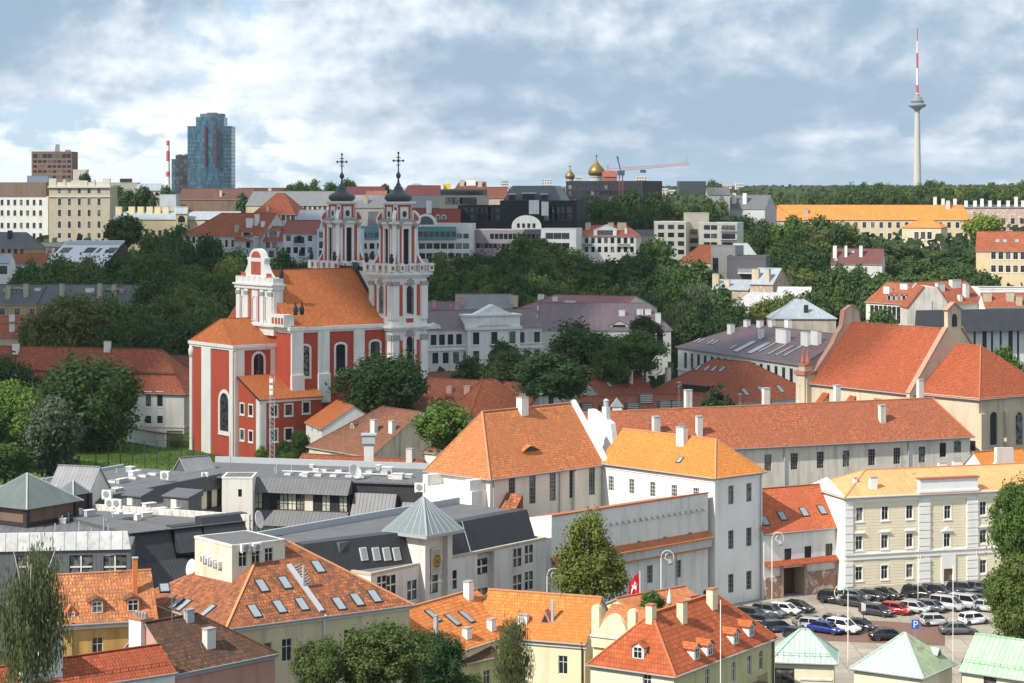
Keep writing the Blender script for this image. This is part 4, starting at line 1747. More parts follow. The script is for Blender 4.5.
# front range: dark sheet cladding with four-pane windows, flat roofs and pavilions
h = House('clad_range', 'grey sheet-clad office front with white cross windows and a pale parapet strip', W(-30, 552, 13), W(131, 549, 13), 40, wm=seam((0.13, 0.135, 0.145), .62, .5), fm=M_dark, tm=M_frame)
L = h.L
for px in (28, 81, 115):
    h.wpx('F', [(px, 567)], 3.0, 3.1, '4')
h.flat(M_felt, par=0)
h.walls()
b = MB()
b.hexa([(0, -.25, 13.0), (L, -.25, 13.0), (L, .6, 13.0), (0, .6, 13.0), (0, .2, 15.3), (L - .5, .2, 15.3), (L - .5, .6, 15.3), (0, .6, 15.3)])
b.build('parapet', seam((0.62, 0.63, 0.62), 1.5, .5, rust=.35), h.root)
roofbits(h, 16, 13.12, 8, L - 1, 4, 30, 21)
clad = h
h = House('slate_mansard_range', 'lower dark sheet-metal mansard block right of the pale parapet', W(131, 534, 13.5), W(252, 521, 13.5), 24, wm=M_slate, fm=M_dark, tm=M_frame)
L = h.L
h.flat(M_felt, par=0)
h.walls(top=8)
b = MB()
for a, c, z0, z1, dpt in ((.0, L * .34, 8.0, 13.6, 2.0), (L * .35, L * .58, 10.4, 13.8, 1.6), (L * .59, L * .99, 9.6, 14.6, 2.0), (.0, L * .58, 6.6, 9.6, 2.4)):
    y0 = -.2 if z0 > 7 else -2.6
    b.hexa([(a, y0 - 1.4, z0), (c, y0 - 1.4, z0), (c, 2.5, z0), (a, 2.5, z0), (a + .1, y0 + dpt * .5, z1), (c - .1, y0 + dpt * .5, z1), (c - .1, 2.5, z1), (a + .1, 2.5, z1)])
b.build('mansard', M_black, h.root)
b = MB()
b.box(0, L, 2.4, 24, 8, 13.55)
b.build('upper_wall', M_slate, h.root)
h2 = House('low_clad_wing', 'low wing with small cross windows tucked under the slate mansard block', W(127, 553, 10.4), W(196, 549, 10.4), 9, wm=M_slate2, fm=M_dark, tm=M_frame)
for px in (158, 169, 179):
    h2.wpx('F', [(px, 566)], 1.25, 1.9, '4')
h2.flat(M_felt, par=.1, pm=M_zinc)
h2.walls()
roofbits(h, 10, 13.67, 1, L - 1, 5, 20, 33)
for nm_, px, py, z_, w_, d_, hh_ in (('roof_stair_head', 176, 512, 13.7, 4.5, 3.0, 2.3), ('roof_stair_head', 132, 508, 13.2, 3.4, 2.6, 1.9)):
    p = W(px, py, z_)
    t = thing('roof_shed', 'small sheet-clad roof shed with a pale door on the office roof, %s' % ('nearer the stair tower' if px > 150 else 'nearer the pavilions'), 'roof shed', (p.x, p.y, z_ - .2), math.radians(-30))
    b = MB()
    b.box(-w_ / 2, w_ / 2, 0, d_, 0, hh_)
    b.build('wall', M_slate2, t)
    b = MB()
    b.hexa([(-w_ / 2 - .2, -.3, hh_), (w_ / 2 + .2, -.3, hh_), (w_ / 2 + .2, d_ + .2, hh_), (-w_ / 2 - .2, d_ + .2, hh_), (-w_ / 2 - .2, -.3, hh_ + .15), (w_ / 2 + .2, -.3, hh_ + .15), (w_ / 2 + .2, d_ + .2, hh_ + .9), (-w_ / 2 - .2, d_ + .2, hh_ + .9)])
    b.build('roof', M_slate, t)
    b = MB()
    b.box(-.9, .1, -.06, .02, .1, 2.0 if hh_ > 2.2 else 1.7)
    b.build('door', M_offw, t)
for (hs, k0, n_, y_) in ((court, 4, 6, 6.0), (ribbon, 8, 8, 9.0), (court, 8, 5, 12.0)):
    for i in range(n_):
        b = MB()
        b.box(-.55, .55, -.8, .8, 0, .35, 0)
        b.box(-.48, .48, -.7, .7, .35, .42, 1)
        b.build('skylight', [M_offw, M_skyglass], hs.root, M=MT(k0 + 2.6 * i, y_, 13.98 if hs is court else 14.16))
b = MB()
for (hs, xs, ys, z_) in ((court, (2, 20), 8.5, 13.95),):
    b.tube([(xs[0], ys, z_ + .25), (xs[1], ys, z_ + .25)], .16, 8)
    for i in range(7):
        x = xs[0] + (xs[1] - xs[0]) * i / 6
        b.box(x - .1, x + .1, ys - .1, ys + .1, z_, z_ + .2)
b.build('roof_duct', M_zinc, court.root)
b = MB()                                         # railing along the roof edge
for i in range(24):
    b.bar((4 + 1.9 * i * .75, .8, 14.15), (4 + 1.9 * i * .75, .8, 15.1), .05, .05)
b.bar((4, .8, 15.1), (4 + 1.9 * 23 * .75, .8, 15.1), .05, .05)
b.build('roof_railing', M_grey, ribbon.root)
b = MB()                                         # long pale parapet strips on the roofs
for (p, q) in (((88, 505, 14.3), (250, 516, 14.3)),):
    P_, Q_ = W(*p), W(*q)
    b.bar(P_ + Vector((0, 0, -.9)), Q_ + Vector((0, 0, -.9)), .5, 2.2)
t = b.build('roof_parapet', seam((0.62, 0.60, 0.55), 1.2, .6, rust=.5))
tag(t, 'long rust-stained pale parapet strip crossing the flat office roofs', 'parapet')


def pavilion(name, label, px, py, Y, half, zb, zw, rise, rm, wm):
    x = X(px, Y)
    zr = Z(py, Y)
    t = thing(name, label, 'roof pavilion', (x, Y, zb), math.radians(-33))
    hh = zr - rise - zb
    b = MB()
    b.box(-half * .85, half * .85, -half * .85, half * .85, 0, hh, 0)
    for sx in (-1, 1):
        for sy in (-1, 1):
            b.box(sx * half * .85 - .35, sx * half * .85 + .35, sy * half * .85 - .35, sy * half * .85 + .35, -.0, hh, 1)
    b.box(-half * .88, half * .88, -half * .88, half * .88, hh * .12, hh * .30, 1)
    b.build('wall', [wm, M_dark], t)
    b = MB()
    c = [(-half, -half, hh), (half, -half, hh), (half, half, hh), (-half, half, hh)]
    for k in range(4):
        b.face([c[k], c[(k + 1) % 4], (0, 0, hh + rise)], 0)
        b.bar(c[k], (0, 0, hh + rise), .2, .15, 1)
    b.face([(x_, y_, z_ - .01) for x_, y_, z_ in reversed(c)], 1)
    b.build('pyramid_roof', [rm, M_zinc], t)


M_pav = wall((0.20, 0.13, 0.10), .4)
M_verd = seam((0.115, 0.138, 0.135), .6, .5)
pavilion('roof_pavilion', 'large brown roof pavilion with a broad grey-green pyramid roof', 27, 473, 312, 5.6, 12.9, 0, 4.1, M_verd, M_pav)
pavilion('roof_pavilion', 'small dark roof pavilion with a little grey pyramid roof', 73, 480, 318, 1.9, 12.5, 0, 1.9, M_verd, plain((0.05, 0.04, 0.04), .8))
h = House('gabled_roof_house', 'pale gabled roof house with a grey sheet roof standing on the office', W(49, 489, 15.6), W(89, 491, 15.6), 6, base=12, wm=M_w2)
h.gable(3.2, seam((0.22, 0.225, 0.235), .6, .5), over=.3)
h.walls()
h = House('grey_gabled_skylight', 'small grey sheet-metal gabled roof light beside the lawn', W(188, 474, 13.6), W(216, 471.5, 13.6), 5, base=12, wm=M_slate)
h.gable(2.4, seam((0.20, 0.205, 0.215), .6, .5), over=.3)
h.walls()

q = D(219, 538, 262)
dish('large white satellite dish on the left end of the cream rooftop block', (X(219, 249), 249, 18.6), 1.0, .5, 1.25)
dish('tall white satellite dish turned edge-on on the cream rooftop block', (X(257, 262), 262, 19.6), 1.1, 1.25, 1.35)
dish('grey satellite dish leaning low at the left of the rooftop block', (X(193, 252), 252, 15.6), 1.0, -.9, 1.3)
dish('white satellite dish on the grey roof near the tall metal chimney', (X(354, 350), 350, 14.0), 1.3, .8, 1.1)
for i, (px, py, Y, lb) in enumerate(((107, 494, 309, 'white air conditioner stacked highest on a stand on the office roof'), (117, 503, 308, 'white air conditioner on the roof stand beside the stacked pair'), (110, 503, 308.5, 'white air conditioner lowest of the stacked pair on the roof'),
                                     (165, 475, 345, 'large white air conditioner near the far edge of the office roof'), (54, 487, 316, 'white air conditioner beside the small dark pavilion'),
                                     (205, 473.5, 352, 'white air conditioner near the small gabled roof light'), (214, 515, 318, 'grey-white air conditioner on the pale roof strip'), (420, 487, 306, 'tall white air conditioner against the hall wall'),
                                     (395, 567, 271, 'white air conditioner at the foot of the black mansard skylights'), (508, 547, 290, 'small white air conditioner in front of the black mansard'))):
    z = Z(py, Y) - .8
    acunit(lb, (X(px, Y), Y, z), -.4, 1.35 if i in (0, 1, 2, 3, 7) else 1.0)

# tall metal chimney behind
t = thing('metal_chimney', 'square pale chimney with a metal cowl behind the office roof', 'chimney', (X(369, 372), 372, 0))
b = MB()
b.box(-.8, .8, -.8, .8, 0, 17.2, 0)
b.box(-1.1, 1.1, -1.1, 1.1, 17.2, 18.6, 1)
b.box(-1.3, 1.3, -1.3, 1.3, 18.6, 18.8, 1)
b.build('shaft', [M_offw, M_zinc], t)


def mast(label, px, top, low, Y, kind='mast', w=.5, red=False):
    x = X(px, Y)
    z0, z1 = Z(low, Y), Z(top, Y)
    t = thing('lattice_mast' if kind == 'mast' else 'aerial', label, 'mast' if kind == 'mast' else 'aerial', (x, Y, z0))
    b = MB()
    H = z1 - z0
    if kind == 'mast':
        pts = [(w * math.cos(a), w * math.sin(a)) for a in (0, 2.09, 4.19)]
        for x_, y_ in pts:
            b.bar((x_, y_, 0), (x_, y_, H), .07, .07)
        n = int(H / .8)
        for k in range(n):
            for i in range(3):
                a, c = pts[i], pts[(i + 1) % 3]
                b.bar((*a, H * k / n), (*c, H * (k + 1) / n), .04, .04)
        b.build('lattice', M_zinc, t)
        b = MB()
        for k, dz in enumerate((0, 1.1, 2.0)):
            b.box(-.3, .3, -.75, -.45, H - 1.1 - dz, H - .4 - dz)
        b.build('antenna', M_frame, t)
    else:
        b.tube([(0, 0, 0), (0, 0, H)], [.06, .03], 6)
        for k in range(3):
            b.bar((-.5, 0, H * (.45 + .15 * k)), (.5, 0, H * (.45 + .15 * k)), .04, .04)
        b.build('pole', plain((0.4, 0.2, 0.15), .6) if red else M_zinc, t)


mast('tall grey lattice mast with antennas in front of the red church annexe', 271.5, 376, 472, 372)
mast('thin reddish aerial pole in front of the red church', 230.5, 432, 476, 360, 'aerial', red=True)

# ---------------------------------------------------------------- old tiled houses in the foreground
h = House('hip_roof_house', 'cream house under a big weathered hipped tile roof with many roof windows', W(227, 626, 15), W(409.4, 602.6, 15), 20.5, wm=wall((0.66, 0.58, 0.38), .35), fm=M_frame)
h.gable(6.3, T_old, hl=9.9, hr=9.5, over=.4, cap=M_ridge)
h.wpx('F', [(287, 650)], 1.2, 2.4, 'c')
h.wpx('F', [(349, 640)], 1.2, 2.3, 'c')
h.wpx('F', [(268, 653)], .9, 2.2, 'p')
h.skyl('F', [(262, 586), (285, 583), (254.5, 611.5), (279.5, 607), (302, 604.5), (339, 604), (357, 600), (374.5, 596.5), (318, 567)], .85, 1.8)
h.skyl('L', [(176, 604), (184, 605.5), (208, 611)], .85, 1.7)
h.walls()
b = MB()                                         # sheet-metal gutter wall running down the roof
u0 = h.onroof('F', 289, 566)
u1 = h.onroof('F', 322, 612.5)
b.bar(u0 + Vector((0, 0, .15)), u1 + Vector((0, 0, .15)), .55, .25)
for k in range(9):
    q = u0.lerp(u1, .05 + .05 * k) + Vector((.45, 0, .1))
    b.bar(q, q + Vector((.7, 0, .25)), .12, .05)
b.build('fire_gutter', M_zinc, h.roof)
b = MB()
q = h.onroof('F', 303.5, 588)
b.tube([q - Vector((0, 0, .3)), q + Vector((0, 0, 2.4))], .16, 8)
b.build('flue', M_zinc, h.roof)
h.pipe('F', 323.5, .1, M_frame)
h.band(14.3, .35, .2, M_offw)
# cream rooftop block with aerials
q1, q2 = h.M @ h.onroof('F', 232, 567), h.M @ h.onroof('F', 285, 559)
zt = (Z(547, q1.y) + Z(540, q2.y)) / 2
h = House('rooftop_block', 'cream rooftop plant block with air conditioners above the old tiled roof', Vector((q1.x, q1.y, zt)), Vector((q2.x, q2.y, zt)), 8.0, base=zt - 6, wm=wall((0.66, 0.62, 0.50), .3), fm=M_frame)
h.flat(M_felt2, par=.15, pm=M_offw)
h.wpx('F', [(243, 559), (256, 557.5), (269, 555.5)], 1.05, 1.7, 'c')
h.walls()
blk = h
u, z = h.onwall('L', 205, 552)
for i in range(4):
    p = h.M @ (h.side('L') @ Vector((2.2 + i * 1.1, -.25, 3.6 - .08 * i)))
    acunit('white air conditioner on the left wall of the cream rooftop block', p, h.rz - pi / 2, .75, 'air conditioners on the left wall of the rooftop block')
for px, py in ((244, 547.5), (255.5, 547)):
    u, z = h.onwall('F', px, py)
    p = h.M @ Vector((u, -.25, z - .5))
    acunit('white air conditioner on the cream block wall just above a window', p, h.rz, .95, 'air conditioners above the windows of the rooftop block')
h = House('dormer_house', 'ochre house with an orange tiled roof and two sheet-metal dormers', W(55, 621, 15), W(156, 615, 15), 9.5, wm=M_ochre, fm=M_frame)
h.gable(4.0, tile((0.55, 0.21, 0.085), .5, .48, .34, patch=(0.16, 0.08, 0.05)), over=.5, hl=.0, cap=M_ridge)
h.wpx('F', [(97.5, 647)], 1.15, 2.0, 'c')
MO = plain((0.66, 0.21, 0.07), .55)
h.dorm('F', 97, 613.5, 1.5, 1.35, .35, wm=MO, rm=T_brown)
h.dorm('F', 133, 611.5, 1.5, 1.35, .35, wm=MO, rm=T_brown)
h.dorm('F', 71, 616, 1.0, .35, .8, wm=MO, rm=MO, st='p', over=.1)
h.aerial('F', 110, 578)
h.chim('F', 135, 592, .5, .5, 3.6, MO, capm=M_zinc)
h.skyl('F', [(164.5, 588)], .9, 1.0)
h.walls()
h.band(14.0, .5, .25, M_offw)
h.pipe('F', 72, .12, plain((.3, .2, .1), .7))

h = House('pink_house', 'dusty pink house with a dark brown tiled roof and a white chimney', W(177, 671, 13.2), W(275, 651, 13.2), 9.5, wm=M_pink, fm=M_frame)
h.gable(4.1, T_dark, hr=6.3, over=.3, verge=.25, cap=T_dark)
h.wpx('F', [(181, 679)], .9, 1.8, 'c')
h.aerial('F', 172, 621)
h.chim('F', 209, 645, 1.1, .8, 1.6, M_offw)
h.chim('F', 189, 620, .9, .6, 1.0, M_zinc)
h.walls()
h.band(12.5, .35, .2, M_zinc)
q = h.side('L')
b = MB()
b.box(2.7, 4.6, -.6, .9, 12, 17.5, 0)
b.box(2.6, 4.7, -.7, 1.0, 17.5, 17.65, 1)
for k in range(4):
    b.lathe([(.18, 17.6), (.18, 18.1), (.1, 18.2), (0, 18.2)], 8, (2.95 + .46 * k, .2, 0), 2)
b.build('chimney', [M_white, M_rcap, M_grey], h.root, M=q)

A, B_ = W(95, 683, 14.1), W(175, 671, 14.1)
A = A + (A - B_) * 1.6
h = House('red_tile_house', 'low house with a bright red tile roof and a sheet-metal roof box', A, B_, 6.5, wm=M_white)
h.gable(2.0, T_red, over=.25, verge=.15, cap=T_red)
h.chim('F', 45.5, 671, 2.4, 2.2, 3.2, M_frame, capm=M_zinc, name='roof_box')
h.chim('F', 27, 681, 1.3, 1.0, 1.9, M_white, capm=M_rcap)
b = MB()
for k in range(26):                              # snow guard
    x = 1 + (h.L - 1.5) * k / 25
    b.bar((x, .75, 14.1 + .4), (x, .70, 14.1 + .85), .05, .05)
b.bar((1, .72, 14.9), (h.L - .4, .72, 14.9), .05, .05)
b.build('snow_guard', T_brown, h.roof)
h.walls()

# orange roofs in the bottom centre
h = House('angled_roof_house', 'pale yellow house with a bright orange tiled roof seen beyond a birch', W(522, 636.5, 9) - (W(585, 641.5, 9) - W(522, 636.5, 9)) * .8, W(585, 641.5, 9), 10.6, wm=M_cream, fm=M_frame)
h.gable(4.1, tile((0.64, 0.215, 0.055), .14, .48, .34, patch=(.3, .1, .04)), over=.35, cap=M_ridge)
h.wpx('F', [(563, 665)], 1.1, 2.1, 'c')
q = h.onroof('F', 545, 623)
b = MB()
b.slab([(-.7, 0), (.7, 0), (0, 1.5)], MT(0, 0, 0), 1.2, 0)
b.slab([(-.4, .1), (.4, .1), (0, 1.0)], MT(0, -.03, 0), .05, 1)
b.box(.65, .95, .2, .5, -.3, 2.6, 2)
b.build('vent_gable', [plain((.5, .2, .15), .7), M_dark, M_zinc], h.roof, M=MT(q.x, q.y, q.z))
h.aerial('F', 560, 597)
h.chim('F', 523.5, 622, 1.1, .7, .8, M_white)
h.walls()
h.band(8.2, .4, .2, M_offw)
h.pipe('F', 582.5, .1, M_dark)
yel = h
A, B_ = W(459, 649, 9), W(506, 634, 9)
d = (B_ - A).normalized()
A = A - d * 4.0
B_ = B_ + d * 3.5
h = House('orange_roof_house', 'house with a bright orange ribbed tile roof, roof windows and three small chimneys', A, B_, 13.2, wm=M_cream, fm=M_frame)
h.gable(4.0, tile((0.62, 0.205, 0.055), .12, .50, .34, patch=(.3, .1, .04)), over=.35, cap=M_ridge)
h.skyl('F', [(452.5, 620), (466.5, 617), (433, 616)], .8, 1.9)
h.aerial('F', 440, 602)
h.chim('F', 468.5, 598, 1.0, .8, 1.9, M_white)
h.chim('F', 467, 637, 1.0, .7, 1.0, M_white)
h.chim('F', 491.5, 629, 1.0, .7, 1.1, M_white)
h.chim('F', 436, 634, .4, .4, 2.0, M_zinc)
h.walls()
h = House('lean_to', 'small annexe with a dull brown roof hidden among the bottom trees', W(462, 662, 7.5), W(499, 654, 7.5), 8, wm=M_green, fm=M_frame)
h.gable(2.0, T_dark, over=.4, cap=T_dark)
h.wpx('F', [(487, 678)], 1.1, 1.8, 'c')
h.walls()

# baroque attic house
h = House('attic_house', 'cream house front with a scalloped baroque attic between two round-topped piers', D(593, 637, 246), D(637, 639, 243), 9, wm=M_cream, fm=M_frame)
h.gable(2.9, T_orange, over=.2)
h.win('F', 2.7, h.h - 2.9, .9, 1.5, 'c')
h.walls()
L = h.L
zt = Z(632, 245) - 0
b = MB()
ar = [(1.05 + (L - 2.1) * k / 12, 2.0 * math.sin(pi * k / 12) ** .7) for k in range(13)]
pts = [(0, -1.0), (L, -1.0), (L, 3.2)] + [(L - .5 + .5 * math.cos(a), 3.2 + .5 * math.sin(a)) for a in (pi * k / 6 for k in range(1, 6))] + [(L - 1.0, 3.2), (L - 1.0, 1.0)]
pts += [(x, .9 + z) for x, z in reversed(ar)][1:-1] + [(1.0, 1.0), (1.0, 3.2)] + [(.5 + .5 * math.cos(a), 3.2 + .5 * math.sin(a)) for a in (pi * k / 6 for k in range(1, 6))] + [(0, 3.2)]
b.slab(pts, MT(0, -.35, h.h), .6, 0)
b.box(-.15, L + .15, -.5, .4, h.h + .15, h.h + .4, 1)
b.build('attic', [M_cream, M_offw], h.root)
h.band(h.h - 3.3, .25, .15, M_offw)
b = MB()
b.box(-1.2, 1.4, -1.5, -.1, 3.2, 3.3)
for k in range(10):
    b.bar((-1.15 + .27 * k, -1.45, 3.3), (-1.15 + .27 * k, -1.45, 4.3), .04, .04)
b.bar((-1.2, -1.45, 4.3), (1.4, -1.45, 4.3), .06, .06)
b.build('balcony', M_grey, h.root)

h = House('mansard_red_house', 'yellow-green house with a red ribbed tile roof, five white dormers and chimneys', W(674, 673, 9), W(775, 635, 9), 10.3, wm=wall((0.56, 0.52, 0.28), .3), fm=M_frame)
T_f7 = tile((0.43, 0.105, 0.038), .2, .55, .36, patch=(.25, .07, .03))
h.gable(5.1, T_f7, hl=4.2, hr=5.0, over=.35, cap=plain((.55, .16, .06), .8))
for px, py in ((694, 659), (707, 655), (733, 643.5), (748.5, 636)):
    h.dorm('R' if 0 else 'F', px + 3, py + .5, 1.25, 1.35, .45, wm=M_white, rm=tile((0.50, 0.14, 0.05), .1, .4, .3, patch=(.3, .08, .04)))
h.dorm('L', 638, 659, 1.4, 1.4, .5, wm=M_white)
h.wpx('F', [(707.5, 679), (733.5, 672), (749.5, 665.5), (761, 660.5)], 1.0, 2.2, 'cs')
h.wpx('L', [(647, 682)], 1.0, 1.6, 'c')
h.chim('F', 682, 620, 1.0, .8, 2.0, M_cream, capm=M_rcap)
h.chim('F', 712, 606, 1.2, .8, 1.9, M_cream, capm=M_rcap)
h.chim('L', 651, 618, 1.0, .8, 1.4, M_cream, capm=M_rcap)
h.walls()
h.pipe('F', 772, .1, M_dark)
b = MB()                                         # end wall in a paler colour, its sunlight put into the paint
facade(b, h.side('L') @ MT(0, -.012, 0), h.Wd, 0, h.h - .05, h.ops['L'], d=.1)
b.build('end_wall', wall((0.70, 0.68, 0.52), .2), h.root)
u, z = h.onwall('F', 753, 675)
b = MB()
b.box(u - 1.2, u + 1.4, -1.2, 0, z - 1.0, z - .85)
for k in range(12):
    b.bar((u - 1.15 + .22 * k, -1.15, z - .85), (u - 1.15 + .22 * k, -1.15, z + .15), .04, .04)
b.bar((u - 1.2, -1.15, z + .15), (u + 1.4, -1.15, z + .15), .06, .06)
b.build('balcony', plain((.2, .15, .1), .7), h.root)

# little roof terrace house behind the dormers
h = House('terrace_house', 'orange-roofed house with a planted roof terrace behind the dormer roof', D(641, 617, 262), D(708, 604, 270), 8, wm=M_cream)
h.gable(1.7, T_orange, over=.2)
h.chim('F', 692, 609, 1.5, 1.0, 1.6, wall((.45, .3, .2), .3), capm=M_rcap)
h.walls()
t = thing('parasol', 'closed white parasol on the roof terrace', 'parasol', (X(669.5, 262), 262, Z(612, 262)))
b = MB()
b.tube([(0, 0, 0), (0, 0, 2.6)], .04, 6)
b.build('pole', M_grey, t)
b = MB()
b.lathe([(.28, .9), (.34, 1.2), (.2, 2.0), (.08, 2.5), (.02, 2.8)], 10)
b.build('canopy', M_frame, t, smooth=True)

# ---------------------------------------------------------------- green-roofed pavilions
M_pavw = wall((0.74, 0.68, 0.50), .15)
h = House('green_roof_pavilion', 'small cream pavilion with a pale copper-green hipped roof and a signboard, nearest the dormer house', W(772.5, 658.5, 5), W(834, 660.6, 5), 6.6, wm=M_pavw, fm=M_dark)
h.gable(2.9, M_copper, hl=3.1, hr=3.1, over=.4, cap=M_copper)
h.win('F', 1.4, 1.6, 2.3, 2.3, 'b')
u, z = h.onwall('R', 847, 666)
h.walls()
b = MB()
Mq = h.side('R')
b.box(1.1, 5.0, -.25, -.1, z - .65, z + .75, 0)
b.box(1.25, 4.85, -.27, -.2, z - .5, z + .6, 1)
rr = random.Random(2)
for i in range(6):
    for j in range(2):
        b.box(1.35 + .58 * i, 1.35 + .58 * i + rr.uniform(.2, .5), -.29, -.25, z - .42 + .5 * j, z - .42 + .5 * j + rr.uniform(.15, .4), 2)
b.build('signboard', [M_dark, plain((.75, .74, .7), .5), plain((.45, .05, .04), .5)], h.root, M=Mq)
b = MB()
b.box(3.2, h.L - .2, -.12, 0, 2.6, 2.8)
b.build('ledge', M_offw, h.root)
b = MB()
for k in range(8):
    b.bar((.4 + k * .85, .15, 5.35), (.4 + k * .85, .1, 5.75), .05, .05)
b.bar((.3, .12, 5.7), (h.L - .3, .12, 5.7), .05, .05)
b.build('snow_guard', M_grey, h.roof)
h = House('green_roof_pavilion', 'larger cream pavilion with a streaked copper-green hipped roof and one small dormer', W(854, 665.5, 5), W(921.6, 674.6, 5), 8.6, wm=M_pavw, fm=M_dark)
M_copper3 = seam((0.34, 0.42, 0.26), .62, .6, rust=.8)
h.gable(3.6, M_copper, hl=4.3, hr=4.0, over=.4, cap=M_copper)
h.walls()
b = MB()                                         # the right slope is weathered sheet
L, w_ = h.L, h.Wd
tan = 3.6 / 4.3
xe, ze = L + .4, h.h - .4 * .84
b.face([(xe, -.4, ze + .02), (xe, w_ + .4, ze + .02), (L - 4.0 + .02, w_ / 2, h.h + 3.63)])
b.build('weathered_sheet', M_copper3, h.roof)
h.dorm('R', 938, 656, .9, .45, .5, wm=M_copper, rm=M_copper, st='p', fm=M_grey)
h.pipe('R', 961, .1, M_dark)
h = House('green_roof_pavilion', 'long cream pavilion with a bright green seamed roof at the right edge', W(962, 667.6, 5), W(1060, 682, 5), 7.5, wm=M_pavw, fm=M_dark)
h.gable(3.3, M_copper2, over=.4, cap=M_copper2)
h.wpx('F', [(990, 681)], 1.6, 1.8, 'p')
h.walls()
b = MB()
for k in range(16):
    b.bar((.4 + k * .85, .35, 5.55), (.4 + k * .85, .3, 5.95), .05, .05)
b.bar((.3, .32, 5.92), (h.L - .3, .32, 5.92), .05, .05)
b.build('snow_guard', M_grey, h.roof)

# ---------------------------------------------------------------- the red and white baroque church
TH = math.radians(36)
E0 = W(291, 327.5, 29.2)
A_ = Vector((math.cos(TH), math.sin(TH), 0))
ch = House('red_church', 'red and white baroque church with twin towers, dark onion domes and orange roofs', E0, E0 + A_ * 26, 30, wm=M_red, fm=M_dark, tm=M_white, cat='church')
M_red2 = wall((0.47, 0.105, 0.07), .2)
M_cap2 = plain((0.34, 0.34, 0.35), .8)
h = ch
for px, py, hh in ((304.5, 361, 6.8), (340.5, 359, 6.8), (375, 356, 6.8)):
    h.wpx('F', [(px, py)], 2.5, hh, 'sT')
h.gable(12.4, T_church, over=.4, verge=.05, cap=T_church)
h.walls()
for px, w_ in ((290.5, 3.0), (323, 2.9), (358.5, 2.8)):
    u = max(1.45, h.onwall('F', px, 350)[0])
    h.pil('F', u, w_, 18.5, 28.4, .5, M_white)
    h.pil('F', u, w_ + .25, 12.0, 18.5, .8, M_white)
h.band(28.4, .8, .65, M_white)
h.band(27.9, .5, .3, M_white)
b = MB()
q = h.onroof('F', 298, 311)
b.box(-.8, .8, -.3, 1.2, -.4, .9)
b.build('roof_hatch', M_grey, h.roof, M=MT(q.x, q.y, q.z))

# chancel
pa = ch.M @ Vector((-10.6, 7, 25.2))
pc = House('chancel', 'x', pa, pa + A_ * 10.6, 21, wm=M_red, fm=M_dark, tm=M_white)
pc.gable(5.4, T_church, hl=2.4, over=.35, cap=T_church)
u, z = pc.onwall('L', 224.5, 412)
pc.win('L', u, z - 4.3, 4.0, 8.6, 'aT')
u, z = pc.onwall('F', 258.5, 365)
pc.win('F', u, z - 3.0, 2.6, 5.6, 'aT')
u, z = pc.onwall('L', 193, 448)
pc.win('L', u, .6, .8, 1.0, 'p')
pc.walls()
pc.band(24.5, .7, .5, M_white)
pc.band(24.0, .5, .25, M_white)
for px, w_ in ((207, 4.4),):
    u, _ = pc.onwall('L', px, 420)
    pc.pil('L', u, w_, 0, 24, .3, M_white)
pc.pil('L', 20.1, 1.6, 0, 24, .3, M_white)
pc.pil('F', 1.3, 2.4, 0, 24, .3, M_white)
pc.pil('F', 9.9, 1.2, 0, 24, .3, M_white)
pc.pil('L', 0.9, 1.2, 0, 24, .32, M_white)
b = MB()
u, z = pc.onwall('L', 192, 351)
b.lathe([(.0, 0), (.5, .3), (.7, 1.0), (.75, 2.0), (.5, 2.5), (0, 2.6)], 12, (u, -.1, 21.2))
b.build('cartouche', M_white, pc.root, M=pc.side('L'), smooth=True)
merge(pc, ch)

# annexe with two rows of square windows
pa = ch.M @ Vector((-9.6, -3, 13.8))
an = House('annexe', 'x', pa, pa + A_ * 15.8, 10, wm=M_red, fm=M_dark, tm=M_white)
for yy in (409, 435):
    an.row('L', (242.5, yy + 1), (251, yy), 2, 1.6, 2.2, 'cT')
an.row('F', (273.5, 411), (288.5, 409.5), 2, 1.7, 2.3, 'cT')
an.row('F', (273.5, 435.5), (288.5, 434), 2, 1.7, 2.5, 'cT')
an.wpx('F', [(306, 407.5)], 1.6, 2.3, 'cT')
an.walls(open_top=True)
L = an.L
b = MB()
M_ = an.side('L')
b.face([M_ @ Vector(q) for q in ((0, 0, 13.8), (10, 0, 13.8), (0, 0, 18.2))])
b.build('gable_wall', M_red, an.root)
b = MB()
b.hexa([(-.3, -.5, 13.55), (L + .2, -.5, 13.55), (L + .2, 10, 18.2), (-.3, 10, 18.2), (-.3, -.5, 13.8), (L + .2, -.5, 13.8), (L + .2, 10, 18.45), (-.3, 10, 18.45)])
b.build('lean_to_roof', T_church, an.root)
b = MB()
b.bar((-.4, -.5, 13.6), (-.4, 10, 18.3), .25, .3)
b.build('verge', M_dark, an.root)
an.pil('L', 9.3, 1.5, 0, 13.8, .2, M_white)
an.pil('F', .7, 1.5, 0, 13.2, .2, M_white)
an.band(13.0, .75, .3, M_white, sides='F')
b = MB()
b.box(L - 2.2, L - 1.2, 5.5, 6.5, 15, 19.4, 0)
b.box(L - 2.4, L - 1.0, 5.3, 6.7, 19.4, 19.7, 1)
b.build('chimney', [M_white, M_rcap], an.root)
merge(an, ch)
# low east sacristy wall left of the chancel
pa = ch.M @ Vector((-8.5, 24.5, 11.5))
sa = House('sacristy', 'x', pa, pa + A_ * 6, 4, wm=M_red, tm=M_white)
sa.flat(T_church, par=.1, pm=M_white)
sa.walls()
merge(sa, ch)

